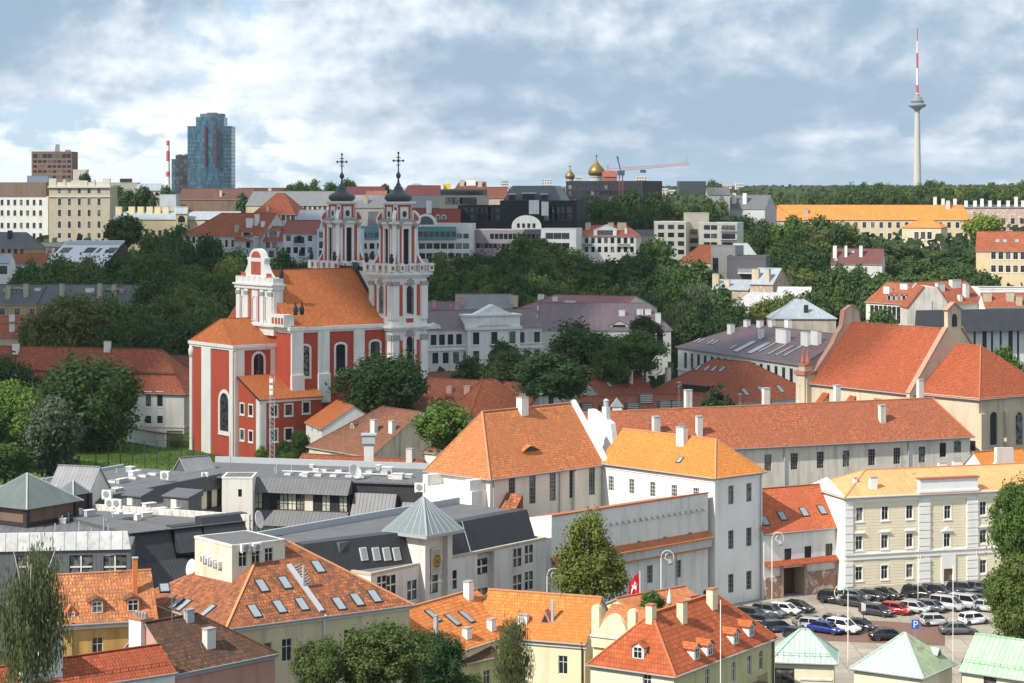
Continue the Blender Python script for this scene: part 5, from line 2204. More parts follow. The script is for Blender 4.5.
# east attic: white pilasters, niches and a scrolled pediment
Ml = ch.side('L') @ MT(0, 0, 0)                  # x runs from y=30 down to y=0
xa, xb = 30 - 23.6, 30 - 6.4
b = MB()
b.box(xa, xb, -.8, 1.6, 27, 39.2, 0)
b.box(xa - .3, xb + .3, -1.25, 1.8, 37.4, 38.2, 0)
b.box(xa - .6, xb + .6, -1.6, 2.1, 38.2, 38.6, 0)
b.box(xa - .1, xb + .1, -1.0, 1.7, 38.6, 39.9, 0)
for k in range(7):
    b.box(xa + .2 + k * 2.55, xa + 1.0 + k * 2.55, -1.12, 1.8, 38.6, 40.15, 0)
b.box(xa - 1.2, xb + 1.2, -1.5, 2.0, 29.0, 29.7, 0)
b.box(xb - .2, xb + 6, -1.6, 1.0, 29.2, 32.0, 0)
xm = (xa + xb) / 2
pr = []
for t in range(13):
    f = t / 12
    pr.append((xm + 8.2 - 4.4 * f ** .75, 39.8 + 3.2 * f ** 1.7))
pr += [(xm + 3.8, 44.0), (xm + 4.2, 44.1), (xm + 4.2, 44.5), (xm + 3.2, 44.6)]
pr += [(xm + 3.0 * math.cos(a), 44.6 + 2.0 * math.sin(a)) for a in (pi * k / 10 for k in range(1, 6))]
full = [(xm - 8.4, 39.8), (xm + 8.4, 39.8)] + pr + [(2 * xm - x, z) for x, z in reversed(pr[:-1])]
b.slab(full, MT(0, -.5, 0), 1.4, 0)
b.build('east_attic', [M_white], ch.root, M=Ml)
b = MB()
for x0, x1, z0, z1 in ((xm - 2.6, xm - 1.5, 29.8, 37.2), (xm + 1.5, xm + 2.6, 29.8, 37.2), (xm - 2.2, xm + 2.2, 40.6, 43.6), (xm - 7, xm - 4.8, 40, 41), (xm + 4.8, xm + 7, 40, 41)):
    b.box(x0, x1, -.88 if z0 < 39 else -.56, -.7 if z0 < 39 else -.4, z0, z1)
b.slab([(xm + 2.2 * math.cos(a), 44.5 + 1.5 * math.sin(a)) for a in (pi * k / 8 for k in range(9))], MT(0, -.57, 0), .2)
for k in range(4):
    b.box(xb + .6 + 1.4 * k, xb + 1.5 + 1.4 * k, -1.66, -1.5, 29.9, 31.3)
b.build('red_panel', M_red2, ch.root, M=Ml)
for x in (xa + 1.2, xm - 3.6, xm + 3.6, xb - 1.2):
    b = MB()
    b.box(x - .85, x + .85, -1.15, -.75, 29.7, 37.3, 0)
    b.box(x - 1.0, x + 1.0, -1.3, -.75, 36.0, 36.8, 1)
    b.build('pilaster', [M_white, M_cap2], ch.root, M=Ml)
for x, w_, st in ((xm, 1.9, 'at'), (xm - 5.5, 1.2, 'at'), (xm + 5.5, 1.2, 'at')):
    f, p = win_mesh(w_, 5.2, 'at', M_dark, M_white, M_white)
    o = ob('window', f, ch.root, Ml @ MT(x, -.93, 30.4))
    ob('pane', p, o)
for (x, y, z) in ((.8, -.6, 32), (2.6, -.4, 32), (.6, 5.4, 40)):
    b = MB()
    b.lathe([(.5, 0), (.45, .5), (.55, 1.2), (.38, 1.9), (.18, 2.2), (.25, 2.5), (.15, 2.8), (0, 2.9)], 8, (x, y, z))
    b.build('statue', M_dark, ch.root, smooth=True)


def tower(cx, cy):
    S = 9.5
    r = S / 2
    C = MT(cx, cy, 0)
    sides = [C @ MT(-r, -r, 0), C @ MT(r, -r, 0, pi / 2), C @ MT(r, r, 0, pi), C @ MT(-r, r, 0, -pi / 2)]
    b = MB()
    for M in sides:
        facade(b, M, S, 0, 41, [(S / 2 - .85, S / 2 + .85, 17, 26.2), (S / 2 - .8, S / 2 + .8, 31.6, 37.9)], 0, .35)
    b.build('tower', [M_white], ch.root)
    bw, br, bc = MB(), MB(), MB()
    for M in sides:
        for x in (.85, S - .85):
            bw.box(x - .85, x + .85, -.35, .02, 0, 26.6, M=M)
            bw.box(x - .85, x + .85, -.35, .02, 30.2, 38.6, M=M)
            bc.box(x - 1.0, x + 1.0, -.5, .02, 25.4, 26.6, M=M)
            bc.box(x - 1.0, x + 1.0, -.5, .02, 38.0, 38.9, M=M)
        for x in (2.35, S - 2.35):
            br.box(x - .45, x + .45, -.06, .02, 14, 25.4, M=M)
            br.box(x - .45, x + .45, -.06, .02, 31, 38.2, M=M)
            bc.box(x - .1, x + .1, -.5, .02, 29.0, 29.1, M=M)
        br.box(S / 2 - 1.0, S / 2 + 1.0, -.06, .02, 29.4, 30.4, M=M)
        bw.slab([(S / 2 - 1.7, 39.4), (S / 2 + 1.7, 39.4), (S / 2 + 1.4, 40.2), (S / 2, 40.9), (S / 2 - 1.4, 40.2)], M @ MT(0, -.3, -.9), .3)
        bc.slab([(S / 2 - 1.3, 38.3), (S / 2 + 1.3, 38.3), (S / 2 + .9, 39.2), (S / 2, 39.8), (S / 2 - .9, 39.2)], M @ MT(0, -.4, 0), .3)
        bc.slab([(S / 2 - 1.3, 26.4), (S / 2 + 1.3, 26.4), (S / 2 + .9, 27.2), (S / 2, 27.7), (S / 2 - .9, 27.2)], M @ MT(0, -.4, 0), .3)
    for z, hh, p in ((27.7, .5, .5), (28.2, .4, .9), (28.6, .4, .55), (39.9, .5, .5), (40.4, .5, 1.0), (40.9, .25, .6)):
        bw.box(cx - r - p, cx + r + p, cy - r - p, cy + r + p, z, z + hh)
    bw.build('pilaster', M_white, ch.root)
    br.build('red_panel', M_red2, ch.root)
    bc.build('capital', M_cap2, ch.root)
    for M in sides[:2] + sides[3:]:
        for w_, hh, z in ((1.7, 9.2, 17), (1.6, 6.3, 31.6)):
            f, p = win_mesh(w_, hh, 'aT', M_dark, M_white, M_white)
            o = ob('window', f, ch.root, M @ MT(S / 2, .12, z))
            ob('pane', p, o)
    # balustrade
    b = MB()
    R_ = r + .6
    for k in range(4):
        a = [(-R_, -R_), (R_, -R_), (R_, R_), (-R_, R_)]
        p, q = a[k], a[(k + 1) % 4]
        b.bar((cx + p[0], cy + p[1], 42.75), (cx + q[0], cy + q[1], 42.75), .45, .25, 0)
        for t in (0, .25, .5, .75):
            x, y = cx + p[0] + (q[0] - p[0]) * t, cy + p[1] + (q[1] - p[1]) * t
            g = .62 if t == 0 else .5
            b.box(x - g, x + g, y - g, y + g, 41.15, 43.1, 0)
            b.box(x - g * .55, x + g * .55, y - g - .04, y + g + .04, 41.6, 42.5, 1)
        n = 14
        for i in range(n):
            t = (i + .5) / n
            x, y = cx + p[0] + (q[0] - p[0]) * t, cy + p[1] + (q[1] - p[1]) * t
            b.box(x - .12, x + .12, y - .12, y + .12, 41.15, 42.65, 0)
        x, y = cx + p[0], cy + p[1]
        b.lathe([(.25, 43.1), (.5, 43.5), (.6, 44.2), (.3, 44.7), (.45, 45), (0, 45.5)], 8, (x, y, 0), 2)
    b.build('balustrade', [M_white, M_red2, M_dark], ch.root)
    # belfry
    s = 3.4
    b = MB()
    C8 = [(-s, -s + .9), (-s + .9, -s), (s - .9, -s), (s, -s + .9), (s, s - .9), (s - .9, s), (-s + .9, s), (-s, s - .9)]
    sd = [C @ MT(-s, -s, 0), C @ MT(s, -s, 0, pi / 2), C @ MT(s, s, 0, pi), C @ MT(-s, s, 0, -pi / 2)]
    for M in sd:
        f = MB()
        facade(b, M @ MT(.9, 0, 0), 2 * s - 1.8, 41, 52.4, [(s - .9 - .8, s - .9 + .8, 42.6, 51.0)], 0, .5)
    for k in (0, 2, 4, 6):
        p, q = C8[k], C8[k + 1]
        b.face([(cx + p[0], cy + p[1], 41), (cx + q[0], cy + q[1], 41), (cx + q[0], cy + q[1], 52.4), (cx + p[0], cy + p[1], 52.4)], 0)
    b.prism([(cx + x * .7, cy + y * .7) for x, y in C8], 41, 52.4, 3)
    for M in sd:
        for sx in (-1, 1):
            b.box(s + sx * 1.75 - .36, s + sx * 1.75 + .36, -.12, .02, 42.2, 51.6, 1, M)
            b.box(s + sx * 2.3 - .22, s + sx * 2.3 + .22, -.3, .02, 42.2, 51.6, 0, M)
            b.box(s + sx * 2.3 - .34, s + sx * 2.3 + .34, -.4, .02, 51.0, 51.8, 2, M)
        ar = [(s + 2.5 * math.cos(a), 51.9 + 1.5 * math.sin(a)) for a in (pi * k / 10 for k in range(11))]
        ai = [(s + 1.9 * math.cos(a), 51.6 + 1.1 * math.sin(a)) for a in (pi * k / 10 for k in range(11))]
        for p1, p2, q1, q2 in zip(ai, ai[1:], ar, ar[1:]):
            b.hexa([M @ Vector(v) for v in ((p1[0], -.7, p1[1]), (q1[0], -.7, q1[1]), (q1[0], .3, q1[1]), (p1[0], .3, p1[1]),
                                            (p2[0], -.7, p2[1]), (q2[0], -.7, q2[1]), (q2[0], .3, q2[1]), (p2[0], .3, p2[1]))], 2)
    for k in (0, 2, 4, 6):                       # corner piers with scrolled feet and heads
        mx, my = (C8[k][0] + C8[k + 1][0]) / 2, (C8[k][1] + C8[k + 1][1]) / 2
        a = math.atan2(my, mx)
        M = C @ Matrix.Rotation(a, 4, 'Z')
        R0 = math.hypot(mx, my)
        b.box(R0 - .2, R0 + .35, -.5, .5, 44, 51.6, 0, M)
        sc1 = [(R0, 41.2), (R0 + 2.0, 41.2), (R0 + 2.25, 41.9), (R0 + 2.0, 42.9), (R0 + 1.3, 43.8), (R0 + .7, 45), (R0 + .4, 47), (R0, 47)]
        b.slab(sc1, M @ MT(0, -.42, 0), .84, 0)
        sc1b = [(R0 + .3, 41.7), (R0 + 1.7, 41.6), (R0 + 1.85, 42.1), (R0 + 1.5, 42.9), (R0 + .9, 43.8), (R0 + .4, 45)]
        b.slab(sc1b, M @ MT(0, -.5, 0), 1.0, 1)
        sc2 = [(R0 - .8, 52.6), (R0 + 1.0, 52.6), (R0 + 1.1, 53.4), (R0 + .5, 54.6), (R0 - .4, 55.3), (R0 - .8, 55.3)]
        b.slab(sc2, M @ MT(0, -.42, 0), .84, 0)
        sc2b = [(R0 - .4, 52.9), (R0 + .7, 52.9), (R0 + .75, 53.4), (R0 + .2, 54.3), (R0 - .4, 54.8)]
        b.slab(sc2b, M @ MT(0, -.5, 0), 1.0, 1)
    ci = lambda k, z0, z1: b.prism([(cx + x * k, cy + y * k) for x, y in C8], z0, z1, 0)
    ci(1.08, 51.9, 52.2)
    ci(1.2, 52.2, 52.6)
    # upper tier with round openings
    ci(.74, 52.6, 57.0)
    u8 = s * .74
    for k in range(4):
        M = C @ Matrix.Rotation(k * pi / 2, 4, 'Z') @ MT(0, -u8, 54.4) @ Matrix.Rotation(pi / 2, 4, 'X')
        disc(b, M, .62, .9, .14, 0, 1.25)
        disc(b, M, .02, .62, .05, 3, 1.25)
        M = C @ Matrix.Rotation(k * pi / 2, 4, 'Z')
        for sx in (-1, 1):
            b.box(sx * 1.45 - .3, sx * 1.45 + .3, -u8 - .06, -u8 + .1, 53, 56.4, 1, M)
        b.box(-1.9, 1.9, -u8 - .08, -u8 + .1, 56.1, 56.5, 1, M)
    for k in (0, 2, 4, 6):
        a = math.atan2(C8[k][1] + C8[k + 1][1], C8[k][0] + C8[k + 1][0])
        M = C @ Matrix.Rotation(a, 4, 'Z')
        b.box(2.85, 3.2, -.45, .45, 52.6, 56.6, 0, M)
        b.box(3.2, 3.25, -.25, .25, 53.2, 56.0, 3, M)
    ci(.86, 56.6, 56.9)
    ci(.98, 56.9, 57.3)
    b.build('belfry', [M_white, M_red2, M_cap2, M_dark], ch.root)
    b = MB()
    b.lathe([(2.7, 57.3), (2.75, 57.5), (3.05, 57.7), (3.25, 58.1), (3.15, 58.6), (2.7, 59.0), (1.9, 59.4), (1.3, 59.9), (1.0, 60.4), (1.05, 60.6), (.75, 60.75), (.6, 61.2), (.3, 61.7), (.2, 62.4), (.2, 62.7),
             (.45, 62.9), (.58, 63.3), (.48, 63.8), (.22, 64.0), (.32, 64.2), (.1, 64.3), (0, 64.4)], 24, (cx, cy, 0))
    b.build('onion_dome', seam((0.055, 0.062, 0.060), .8, .45), ch.root, smooth=True)
    b = MB()
    M = C
    b.bar((cx, cy, 64.2), (cx, cy, 68.7), .2, .2)
    ux = Vector((.80, -.6, 0))
    c0 = Vector((cx, cy, 0))
    for z, l in ((66.8, 1.05), (65.8, .5), (67.6, .5)):
        b.bar(c0 + Vector((0, 0, z)) - ux * l, c0 + Vector((0, 0, z)) + ux * l, .2, .2)
    for p in (c0 + Vector((0, 0, 66.8)) - ux * 1.1, c0 + Vector((0, 0, 66.8)) + ux * 1.1, c0 + Vector((0, 0, 68.6))):
        b.lathe([(0, -.32), (.28, -.1), (.3, .1), (0, .35)], 8, p)
    b.lathe([(0, 66.4), (.4, 66.7), (.4, 66.9), (0, 67.2)], 8, (cx, cy, 0))
    for k in range(8):
        a = pi * k / 4
        v = ux * math.cos(a) + Vector((0, 0, math.sin(a)))
        b.bar(c0 + Vector((0, 0, 66.8)), c0 + Vector((0, 0, 66.8)) + v * .75, .07, .07)
    b.build('cross', M_dark, ch.root)


tower(29.7, 1.6)
tower(29.7, 26.6)
b = MB()                                         # west front between the towers
b.box(26, 33.5, 6.2, 22, 0, 41, 0)
b.box(24.6, 26.2, .0, 30, 28, 29.2, 1)
b.build('west_front', [M_white, M_dark], ch.root)
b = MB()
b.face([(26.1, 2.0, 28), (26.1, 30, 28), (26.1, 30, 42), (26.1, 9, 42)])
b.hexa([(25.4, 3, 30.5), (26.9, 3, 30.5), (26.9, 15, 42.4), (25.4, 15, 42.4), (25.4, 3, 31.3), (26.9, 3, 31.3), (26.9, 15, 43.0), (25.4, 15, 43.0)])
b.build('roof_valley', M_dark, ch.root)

# ---------------------------------------------------------------- old houses round the church
def H(name, label, A, B, wid, rise, rm, base=0, wm=M_white, hl=0, hr=0, over=.4, fm=M_frame, tm=None, cat='house', cap=None, group=None, wins=(), chims=(), sky=(), roof='g', inset=2.0, dorm=(), par=.5):
    h = House(name, label, A, B, wid, base, cat, group, wm, fm, tm)
    if roof == 'g':
        h.gable(rise, rm, hl=hl, hr=hr, over=over, cap=cap, gutter=False)
    elif roof == 'm':
        h.mansard(rise, inset, rm, M_felt)
    else:
        h.flat(rm, par=par)
    for w in wins:
        if w[0] == 'px':
            h.wpx(w[1], w[2], *w[3:])
        elif w[0] == 'row':
            h.row(w[1], w[2], w[3], *w[4:])
        else:
            h.gridw(w[1], w[2], w[3], *w[4:])
    for c in chims:
        h.chim(*c)
    for k, pts, w_, hh in sky:
        h.skyl(k, pts, w_, hh)
    for dm in dorm:
        h.dorm(*dm)
    h.walls()
    return h


H('orange_gabled_house', 'small white house with a steep orange roof tucked behind the church tree', W(306, 421, 9), W(322, 428, 9), 14, 4.5, T_church, wm=M_white, hl=0, wins=(('px', 'F', [(312, 428), (318, 430)], 1.0, 1.6, 'c'),))
H('brown_roof_house', 'old cream house with a broad weathered brown tiled roof', W(309, 445, 7), W(372, 455.5, 7), 24, 8.0, T_brown, wm=wall((.62, .54, .42), .6), hl=9, over=.5,
  chims=(('F', 374, 433, 1.6, .9, 2.6, M_offw), ('F', 392, 432, 1.3, .9, 2.2, M_offw), ('F', 424, 427, 1.6, 1.0, 2.6, M_offw)), dorm=(('F', 352, 428, 1.4, .9, .5),), wins=(('px', 'F', [(349, 457)], 1.2, 1.0, 'p'),))
H('low_red_roof', 'long low house with a dull red tiled roof behind the office parapet', W(290, 474, 8), W(412, 481, 8), 10, 3.2, tile((.30, .09, .045), .45, .42, .3), wm=M_offw, chims=(('F', 410, 461, 1.2, .9, 2.2, M_offw),))
H('red_roof_row', 'long low row with a flat-pitched dull red roof behind the church tree', W(400, 412, 10), W(520, 420, 10), 22, 7, tile((.27, .085, .045), .5, .42, .3), wm=M_offw,
  chims=(('F', 450, 392, 1.4, .9, 1.2, M_pink), ('F', 468, 393, 1.6, 1, 1.5, M_pink)))
H('pyramid_roof_house', 'house with a steep hipped tile roof rising behind the orange-roofed hall', W(470, 416, 11), W(540, 414, 11), 16, 7.2, tile((.32, .095, .045), .45, .42, .3), hl=5, hr=8)
H('low_red_house', 'reddish low tiled roof at the foot of the church tower', W(425, 396, 10), W(520, 392, 10), 16, 5, tile((.27, .09, .05), .5, .42, .3), wm=M_offw)
H('grey_brown_roof', 'lower brown roof left of the orange-roofed hall', W(395, 448, 7), W(436, 452, 7), 9, 3, T_brown, wm=M_offw, chims=(('F', 424, 440, 1.3, .9, 2.2, M_offw),))
hh_ = H('hipped_red_house', 'red tiled hipped house with roof windows and a dark roof opening', W(647.5, 392.5, 10), W(737.5, 402, 10), 28, 8.2, tile((.34, .095, .045), .35, .42, .3, patch=(.2, .07, .04)), hl=9, hr=10, wm=M_offw,
        sky=(('F', [(698, 368), (707, 368.5), (714, 369), (722, 369.5), (680, 386)], .8, 2.0), ('R', [(745, 392), (761, 390), (780, 389)], 1.1, 2.2)))
b = MB()
q = hh_.onroof('F', 697, 389)
b.box(-4, 4, -1, 2.0, -.4, .9, 0)
b.box(-4.3, 4.3, -1.2, 2.6, .9, 1.1, 1)
b.build('roof_opening', [M_dark, T_brown], hh_.roof, M=MT(q.x, q.y, q.z))
H('red_gabled_house', 'red tiled house with a small roof window right of the dark trees', W(600, 396, 10), W(655, 392, 10), 15, 4.8, tile((.31, .09, .045), .4, .42, .3), wm=M_offw, chims=(('F', 630, 383, 1.2, .9, 3.0, M_offw), ('F', 668, 380, 1.2, .9, 3.0, M_offw)), sky=(('F', [(609, 385)], 1, 1.6),))
lr = H('low_red_range', 'low red tiled range carrying black plant boxes behind the long roof', W(585, 414, 9), W(730, 411, 9), 14, 3.4, tile((.33, .095, .045), .4, .42, .3), wm=M_offw)
for i, (px, py, w_) in enumerate(((586, 413, 1.2), (603.5, 415, .9), (632, 412.5, 1.4), (645, 404, 1.5), (667, 410.5, 2.0), (676, 410.5, 1.3))):
    Y = 470
    t = thing('plant_box', 'black roof plant box on the low red tiled range', 'plant box', (X(px, Y), Y, Z(py, Y)), .3, 'black plant boxes on the low red range')
    b = MB()
    b.box(-w_, w_, -.9, .9, 0, 2.2)
    b.build('casing', plain((.02, .02, .022), .7), t)
    b = MB()
    for k in range(5):
        b.box(-w_ + .1, w_ - .1, -.95, -.9, .3 + .38 * k, .5 + .38 * k)
    b.build('louvre', M_grey, t)
pv_ = thing('roof_lantern', 'small white gabled roof lantern among the red roofs', 'roof lantern', (X(617, 470), 470, Z(412, 470)))
b = MB()
b.box(-1, 1, -1, 1, 0, 1.2)
b.build('wall', M_white, pv_)
b = MB()
b.slab([(-1.4, 0), (1.4, 0), (0, 1.8)], MT(0, -1.2, 1.2), 2.4)
b.build('roof', M_zinc, pv_)

# ---------------------------------------------------------------- left: long red-roofed palace beside the lawn
lp = House('lawn_palace', 'long white palace with a two-tier red tiled roof beside the lawn', D(-30, 386, 556), D(184, 387.5, 541), 17, wm=wall((.68, .66, .62), .25), fm=M_dark, tm=M_white)
h = lp
h.gable(9.6, T_far, hr=9.5, over=.6, cap=T_far)
for px in (148.5, 160):
    h.wpx('F', [(px, 400)], 1.5, 3.2, 'cth')
    h.wpx('F', [(px, 419.5)], 1.5, 1.9, 'ct')
for px in (20, 40, 60, 80, 100, 120):
    h.wpx('F', [(px, 400)], 1.5, 3.2, 'cth')
h.chim('F', 16, 352, 1.6, 1.0, 2.2, M_white, capm=M_rcap)
h.chim('F', 107.5, 350, 1.6, 1.0, 2.2, M_white, capm=M_rcap)
h.walls()
b = MB()
b.bar((-.3, 3.3, h.h + 4.0), (h.L - 2.6, 3.3, h.h + 4.0), .5, .5)
b.build('roof_step', T_brown, h.roof)
h.band(h.h - 9.0, .4, .2, M_offw)
H('dark_red_house', 'plain dull red roof between the palace and the church', D(150, 382, 566), D(190, 382, 564), 12, 6.5, tile((.24, .10, .07), .4, .5, .4), wm=wall((.6, .5, .36), .3))
b = MB()
P_, Q_ = D(128, 437, 525), D(166, 437, 512)
b.bar(Vector((P_.x, P_.y, 1.6)), Vector((Q_.x, Q_.y, 1.6)), .5, 3.2, 0)
b.bar(Vector((P_.x, P_.y, 3.3)), Vector((Q_.x, Q_.y, 3.3)), .8, .3, 1)
tag(b.build('garden_wall', [M_white, M_rcap]), 'white garden wall with a red coping at the edge of the lawn', 'wall')
b = MB()
for k in range(18):
    p = D(167 + k * .9, 436, 512)
    b.bar((p.x, p.y, 0), (p.x, p.y, 4), .12, .12)
p, q = D(167, 436, 512), D(183, 436, 512)
b.bar((p.x, p.y, 3.8), (q.x, q.y, 3.8), .12, .15)
b.bar((p.x, p.y, .6), (q.x, q.y, .6), .12, .15)
tag(b.build('iron_gate', M_dark), 'dark iron railings between the garden wall and the church', 'gate')
# tall sports fence on the lawn
t = thing('lawn_fence', 'tall thin green post and wire fence on the lawn', 'fence', (0, 0, 0))
for k in range(9):
    p = W(96 + 12.2 * k, 481 - 1.3 * k, 0)
    b = MB()
    b.tube([(p.x, p.y, 0), (p.x, p.y, 7.2)], .11, 6)
    b.build('post', plain((.02, .06, .035), .6), t)
p, q = W(96, 481, 0), W(193, 471, 0)
b = MB()
for z in (7.1, 3.6, .3):
    b.bar((p.x, p.y, z), (q.x, q.y, z), .05, .05)
b.build('wire', plain((.02, .06, .035), .6), t)

# ---------------------------------------------------------------- middle distance
pal = H('white_palace', 'long white neoclassical palace with a dull purple sheet roof and a pedimented centre', D(424, 329, 610), D(542, 327, 624), 16, 4.6, seam((.155, .115, .125), .9, .55, rust=.1), base=0, wm=wall((.66, .65, .61), .2), fm=M_dark, tm=M_white,
        wins=(('row', 'F', (425, 340), (459, 339.5), 5, 1.7, 2.9, 'ck'), ('row', 'F', (475, 339), (537, 338), 5, 1.8, 3.3, 'ck'), ('row', 'F', (425, 357.5), (537, 356), 12, 1.8, 3.0, 'ck')))
pal.band(Z(350, 615), .5, .3, M_white)
pal.band(Z(349, 615) + 1.0, .3, .2, M_white)
u0, u1 = pal.onwall('F', 466, 330)[0], pal.onwall('F', 518, 330)[0]
b = MB()
b.box(u0, u1, -1.4, 4, 0, pal.h + 3.2, 0)
b.box(u0 - .5, u1 + .5, -1.9, 4.2, pal.h - .6, pal.h + .3, 0)
b.box(u0 - .4, u1 + .4, -1.8, 4.2, pal.h + 3.2, pal.h + 3.7, 0)
um = (u0 + u1) / 2
b.slab([(um - 5, pal.h + .6), (um + 5, pal.h + .6), (um, pal.h + 3.0)], MT(0, -1.75, 0), .5, 0)
b.slab([(um - 5.6, pal.h + 3.7), (um + 5.6, pal.h + 3.7), (um, pal.h + 6.4)], MT(0, -1.0, 0), 3, 0)
b.build('portico', M_white, pal.root)
for x in (u0 + 2.4, um, u1 - 2.4):
    for z, hh in ((pal.h - 4.6, 3.4), (pal.h - 9.6, 3.2)):
        f, p = win_mesh(1.9, hh, 'ct', M_dark, M_white, M_white)
        o = ob('window', f, pal.root, MT(x, -1.62, z))
        ob('pane', p, o)
b = MB()
u = pal.onwall('F', 434, 330)[0]
b.slab([(u - 2, pal.h), (u + 2, pal.h), (u + 1.6, pal.h + 1.0), (u, pal.h + 1.7), (u - 1.6, pal.h + 1)], MT(0, -.3, 0), 1.0)
b.build('dormer_gable', M_white, pal.root)
H('white_palace_range', 'right range of the white palace with a dull purple roof and white chimneys', D(540, 329, 640), D(671, 329, 640), 24, 7.0, seam((.16, .115, .13), .9, .55, rust=.1), hr=7, wm=wall((.66, .65, .61), .2), fm=M_dark,
  wins=(('px', 'F', [(660, 339), (600, 339), (580, 339)], 1.8, 3.3, 'ck'),), chims=(('F', 658, 322, 1.6, 1.2, 2.6), ('F', 622, 315, 1.8, 1, 1.5), ('F', 640, 314, 1.8, 1, 1.5), ('F', 648, 314, 1.8, 1, 1.5)), dorm=(('F', 619, 327, 5.5, .6, 1.4),))
H('flat_red_roof_house', 'broad flat-pitched dark red roof over a cream attic wall behind the palace', D(508, 312, 668), D(614, 317, 655), 40, 4.6, seam((.19, .055, .055), .9, .55), wm=M_ivory, hl=8, over=.3,
  chims=(('F', 541, 310, 2, 1.2, 1.4), ('F', 570, 306, 3.0, 1.2, 1.6), ('F', 578, 309, 2.4, 1.2, 1.2), ('F', 541, 299, 1.6, 1.2, 1.4), ('F', 585, 309, 1.6, 1.2, 1.8), ('F', 555, 301, 1.2, 1.2, 1.4)))
H('grey_roof_house', 'grey sheet-metal roof behind the left end of the white palace', D(455, 312, 662), D(512, 312, 662), 26, 4.8, seam((.17, .16, .17), .9, .5, rust=.15), hl=0, wm=M_greyw, chims=(('F', 462, 304, 1.6, 2.0, 2.2, M_pink), ('F', 514, 303, 2.5, 1.6, 2.2, M_beige), ('F', 500, 310, 1.6, 1.2, 1.6, M_beige)))
H('small_red_roof', 'small purple-grey roof with brick chimneys left behind the palace', D(423, 316, 668), D(456, 315, 668), 20, 4, M_purple, wm=M_greyw, chims=(('F', 434, 308, 1.2, 1.0, 2.2, M_pink), ('F', 451, 312, 1.2, 1, 2.2, M_pink)))

pr_ = H('purple_roof_school', 'long white building with a broad purple-brown sheet roof full of roof windows', W(678, 345.6, 16), W(803, 363.7, 16), 30, 6.6, M_purple, hl=14, hr=3, wm=wall((.70, .69, .65), .15), fm=M_dark, tm=M_white, over=.7, cat='building',
        wins=(('row', 'F', (685.5, 361), (799, 377.5), 17, 1.7, 4.4, 'ck'),), chims=(('F', 731, 333, 2.0, 1.4, 2.4), ('F', 761, 338, 1.4, 1.2, 2.6), ('F', 783, 342, 5.5, 1.4, 3.4), ('F', 806, 345, 3.5, 1.2, 3.4), ('F', 816, 344, 3.5, 1.2, 3.4), ('F', 747, 326, 2.0, 1.2, 1.6), ('F', 760, 326.5, 2, 1.2, 1.6), ('F', 772, 326, 2, 1.2, 1.6), ('F', 788, 326, 2, 1.2, 1.6)),
        sky=(('F', [(697, 340.5), (701, 341), (711, 342), (715, 342.5), (733.5, 347)], .9, 2.6), ('F', [(745, 346.5), (759, 348)], 2.6, 6.5), ('F', [(768, 347), (777, 349.5), (785, 350.5), (793, 351)], .9, 6.0)))
pr_.band(pr_.h - 5.9 - .9, .4, .25, M_white)

# light ruinous houses behind the purple roof
H('pale_sheet_house', 'pale blue sheet-roofed house with a hipped roof and a small dark dormer', D(771, 318, 690), D(836, 317, 690), 22, 5.5, M_zincroof, hl=9, hr=9, wm=wall((.5, .45, .36), .5), chims=(('F', 806, 312, 1.3, 1.0, 2.2, M_dark),), base=0)
H('ruined_house', 'ruined pale house with broken plaster walls and a rusty tin roof', D(712, 289, 745), D(748, 290, 740), 16, 3, M_zincroof, wm=brickwall((.42, .32, .24), (.55, .49, .40)), base=0, chims=(('F', 716, 284, 2.2, 1.4, 3.4, M_beige), ('F', 727, 286, 2, 1.2, 2.2, M_beige)))
H('ruined_house', 'pale grey tin roof below the ruined walls', D(733, 305, 715), D(772, 309, 705), 20, 4, seam((.40, .41, .40), 1.2, .6, rust=.3), wm=wall((.62, .54, .40), .6), base=0)
H('ruined_house', 'crumbling brick and plaster walls with an open gable beside the pale tin roof', D(750, 283, 740), D(773, 287, 735), 12, 5, M_zincroof, wm=brickwall((.40, .28, .20), (.52, .44, .35)), base=0, chims=(('F', 756, 278, 2.5, 1.2, 3, M_beige), ('F', 768, 281, 1.5, 1.2, 4, M_beige)))
H('baroque_house', 'small white house with curved white gables and a pale metal roof', D(775, 303, 715), D(808, 303, 712), 14, 5, seam((.50, .52, .54), 1.0, .5), wm=wall((.66, .60, .50), .4), base=0, dorm=(('F', 785, 300, 4.0, 1.6, 1.8), ('F', 799, 302, 3.4, 1.2, 1.6)), chims=(('F', 807, 298, 1.4, 1.2, 2.4, M_beige),))
H('concrete_stair_house', 'bare grey concrete stair tower with a tall window strip', D(711, 246, 790), D(735, 246, 786), 9, 0, M_felt, roof='f', wm=wall((.36, .355, .35), .3), fm=M_dark, wins=(('px', 'F', [(715.5, 275)], 2.2, 8, 'm'), ('px', 'F', [(715.5, 262)], 2.2, 3, 'p')), par=.2)
dk = H('dark_terrace_house', 'dark grey-clad house with a glass balcony beside the concrete tower', D(727, 258, 775), D(766, 259, 772), 14, 0, seam((.09, .11, .15), .7, .4), roof='f', wm=plain((.10, .10, .11), .7), fm=M_dark, par=.8)
b = MB()
b.box(dk.L * .3, dk.L + 1.5, -3, 0, dk.h - 5.4, dk.h - 5.0, 0)
b.box(dk.L * .3, dk.L + 1.5, -3, -2.9, dk.h - 5.0, dk.h - 3.6, 1)
b.build('balcony', [M_offw, plain((.25, .29, .33), .15)], dk.root)
H('white_striped_house', 'white sloped-roof house with grey seams behind the concrete tower', D(735, 260, 800), D(760, 260, 800), 12, 6, seam((.55, .57, .58), 1.0, .5), wm=M_white, hr=4)
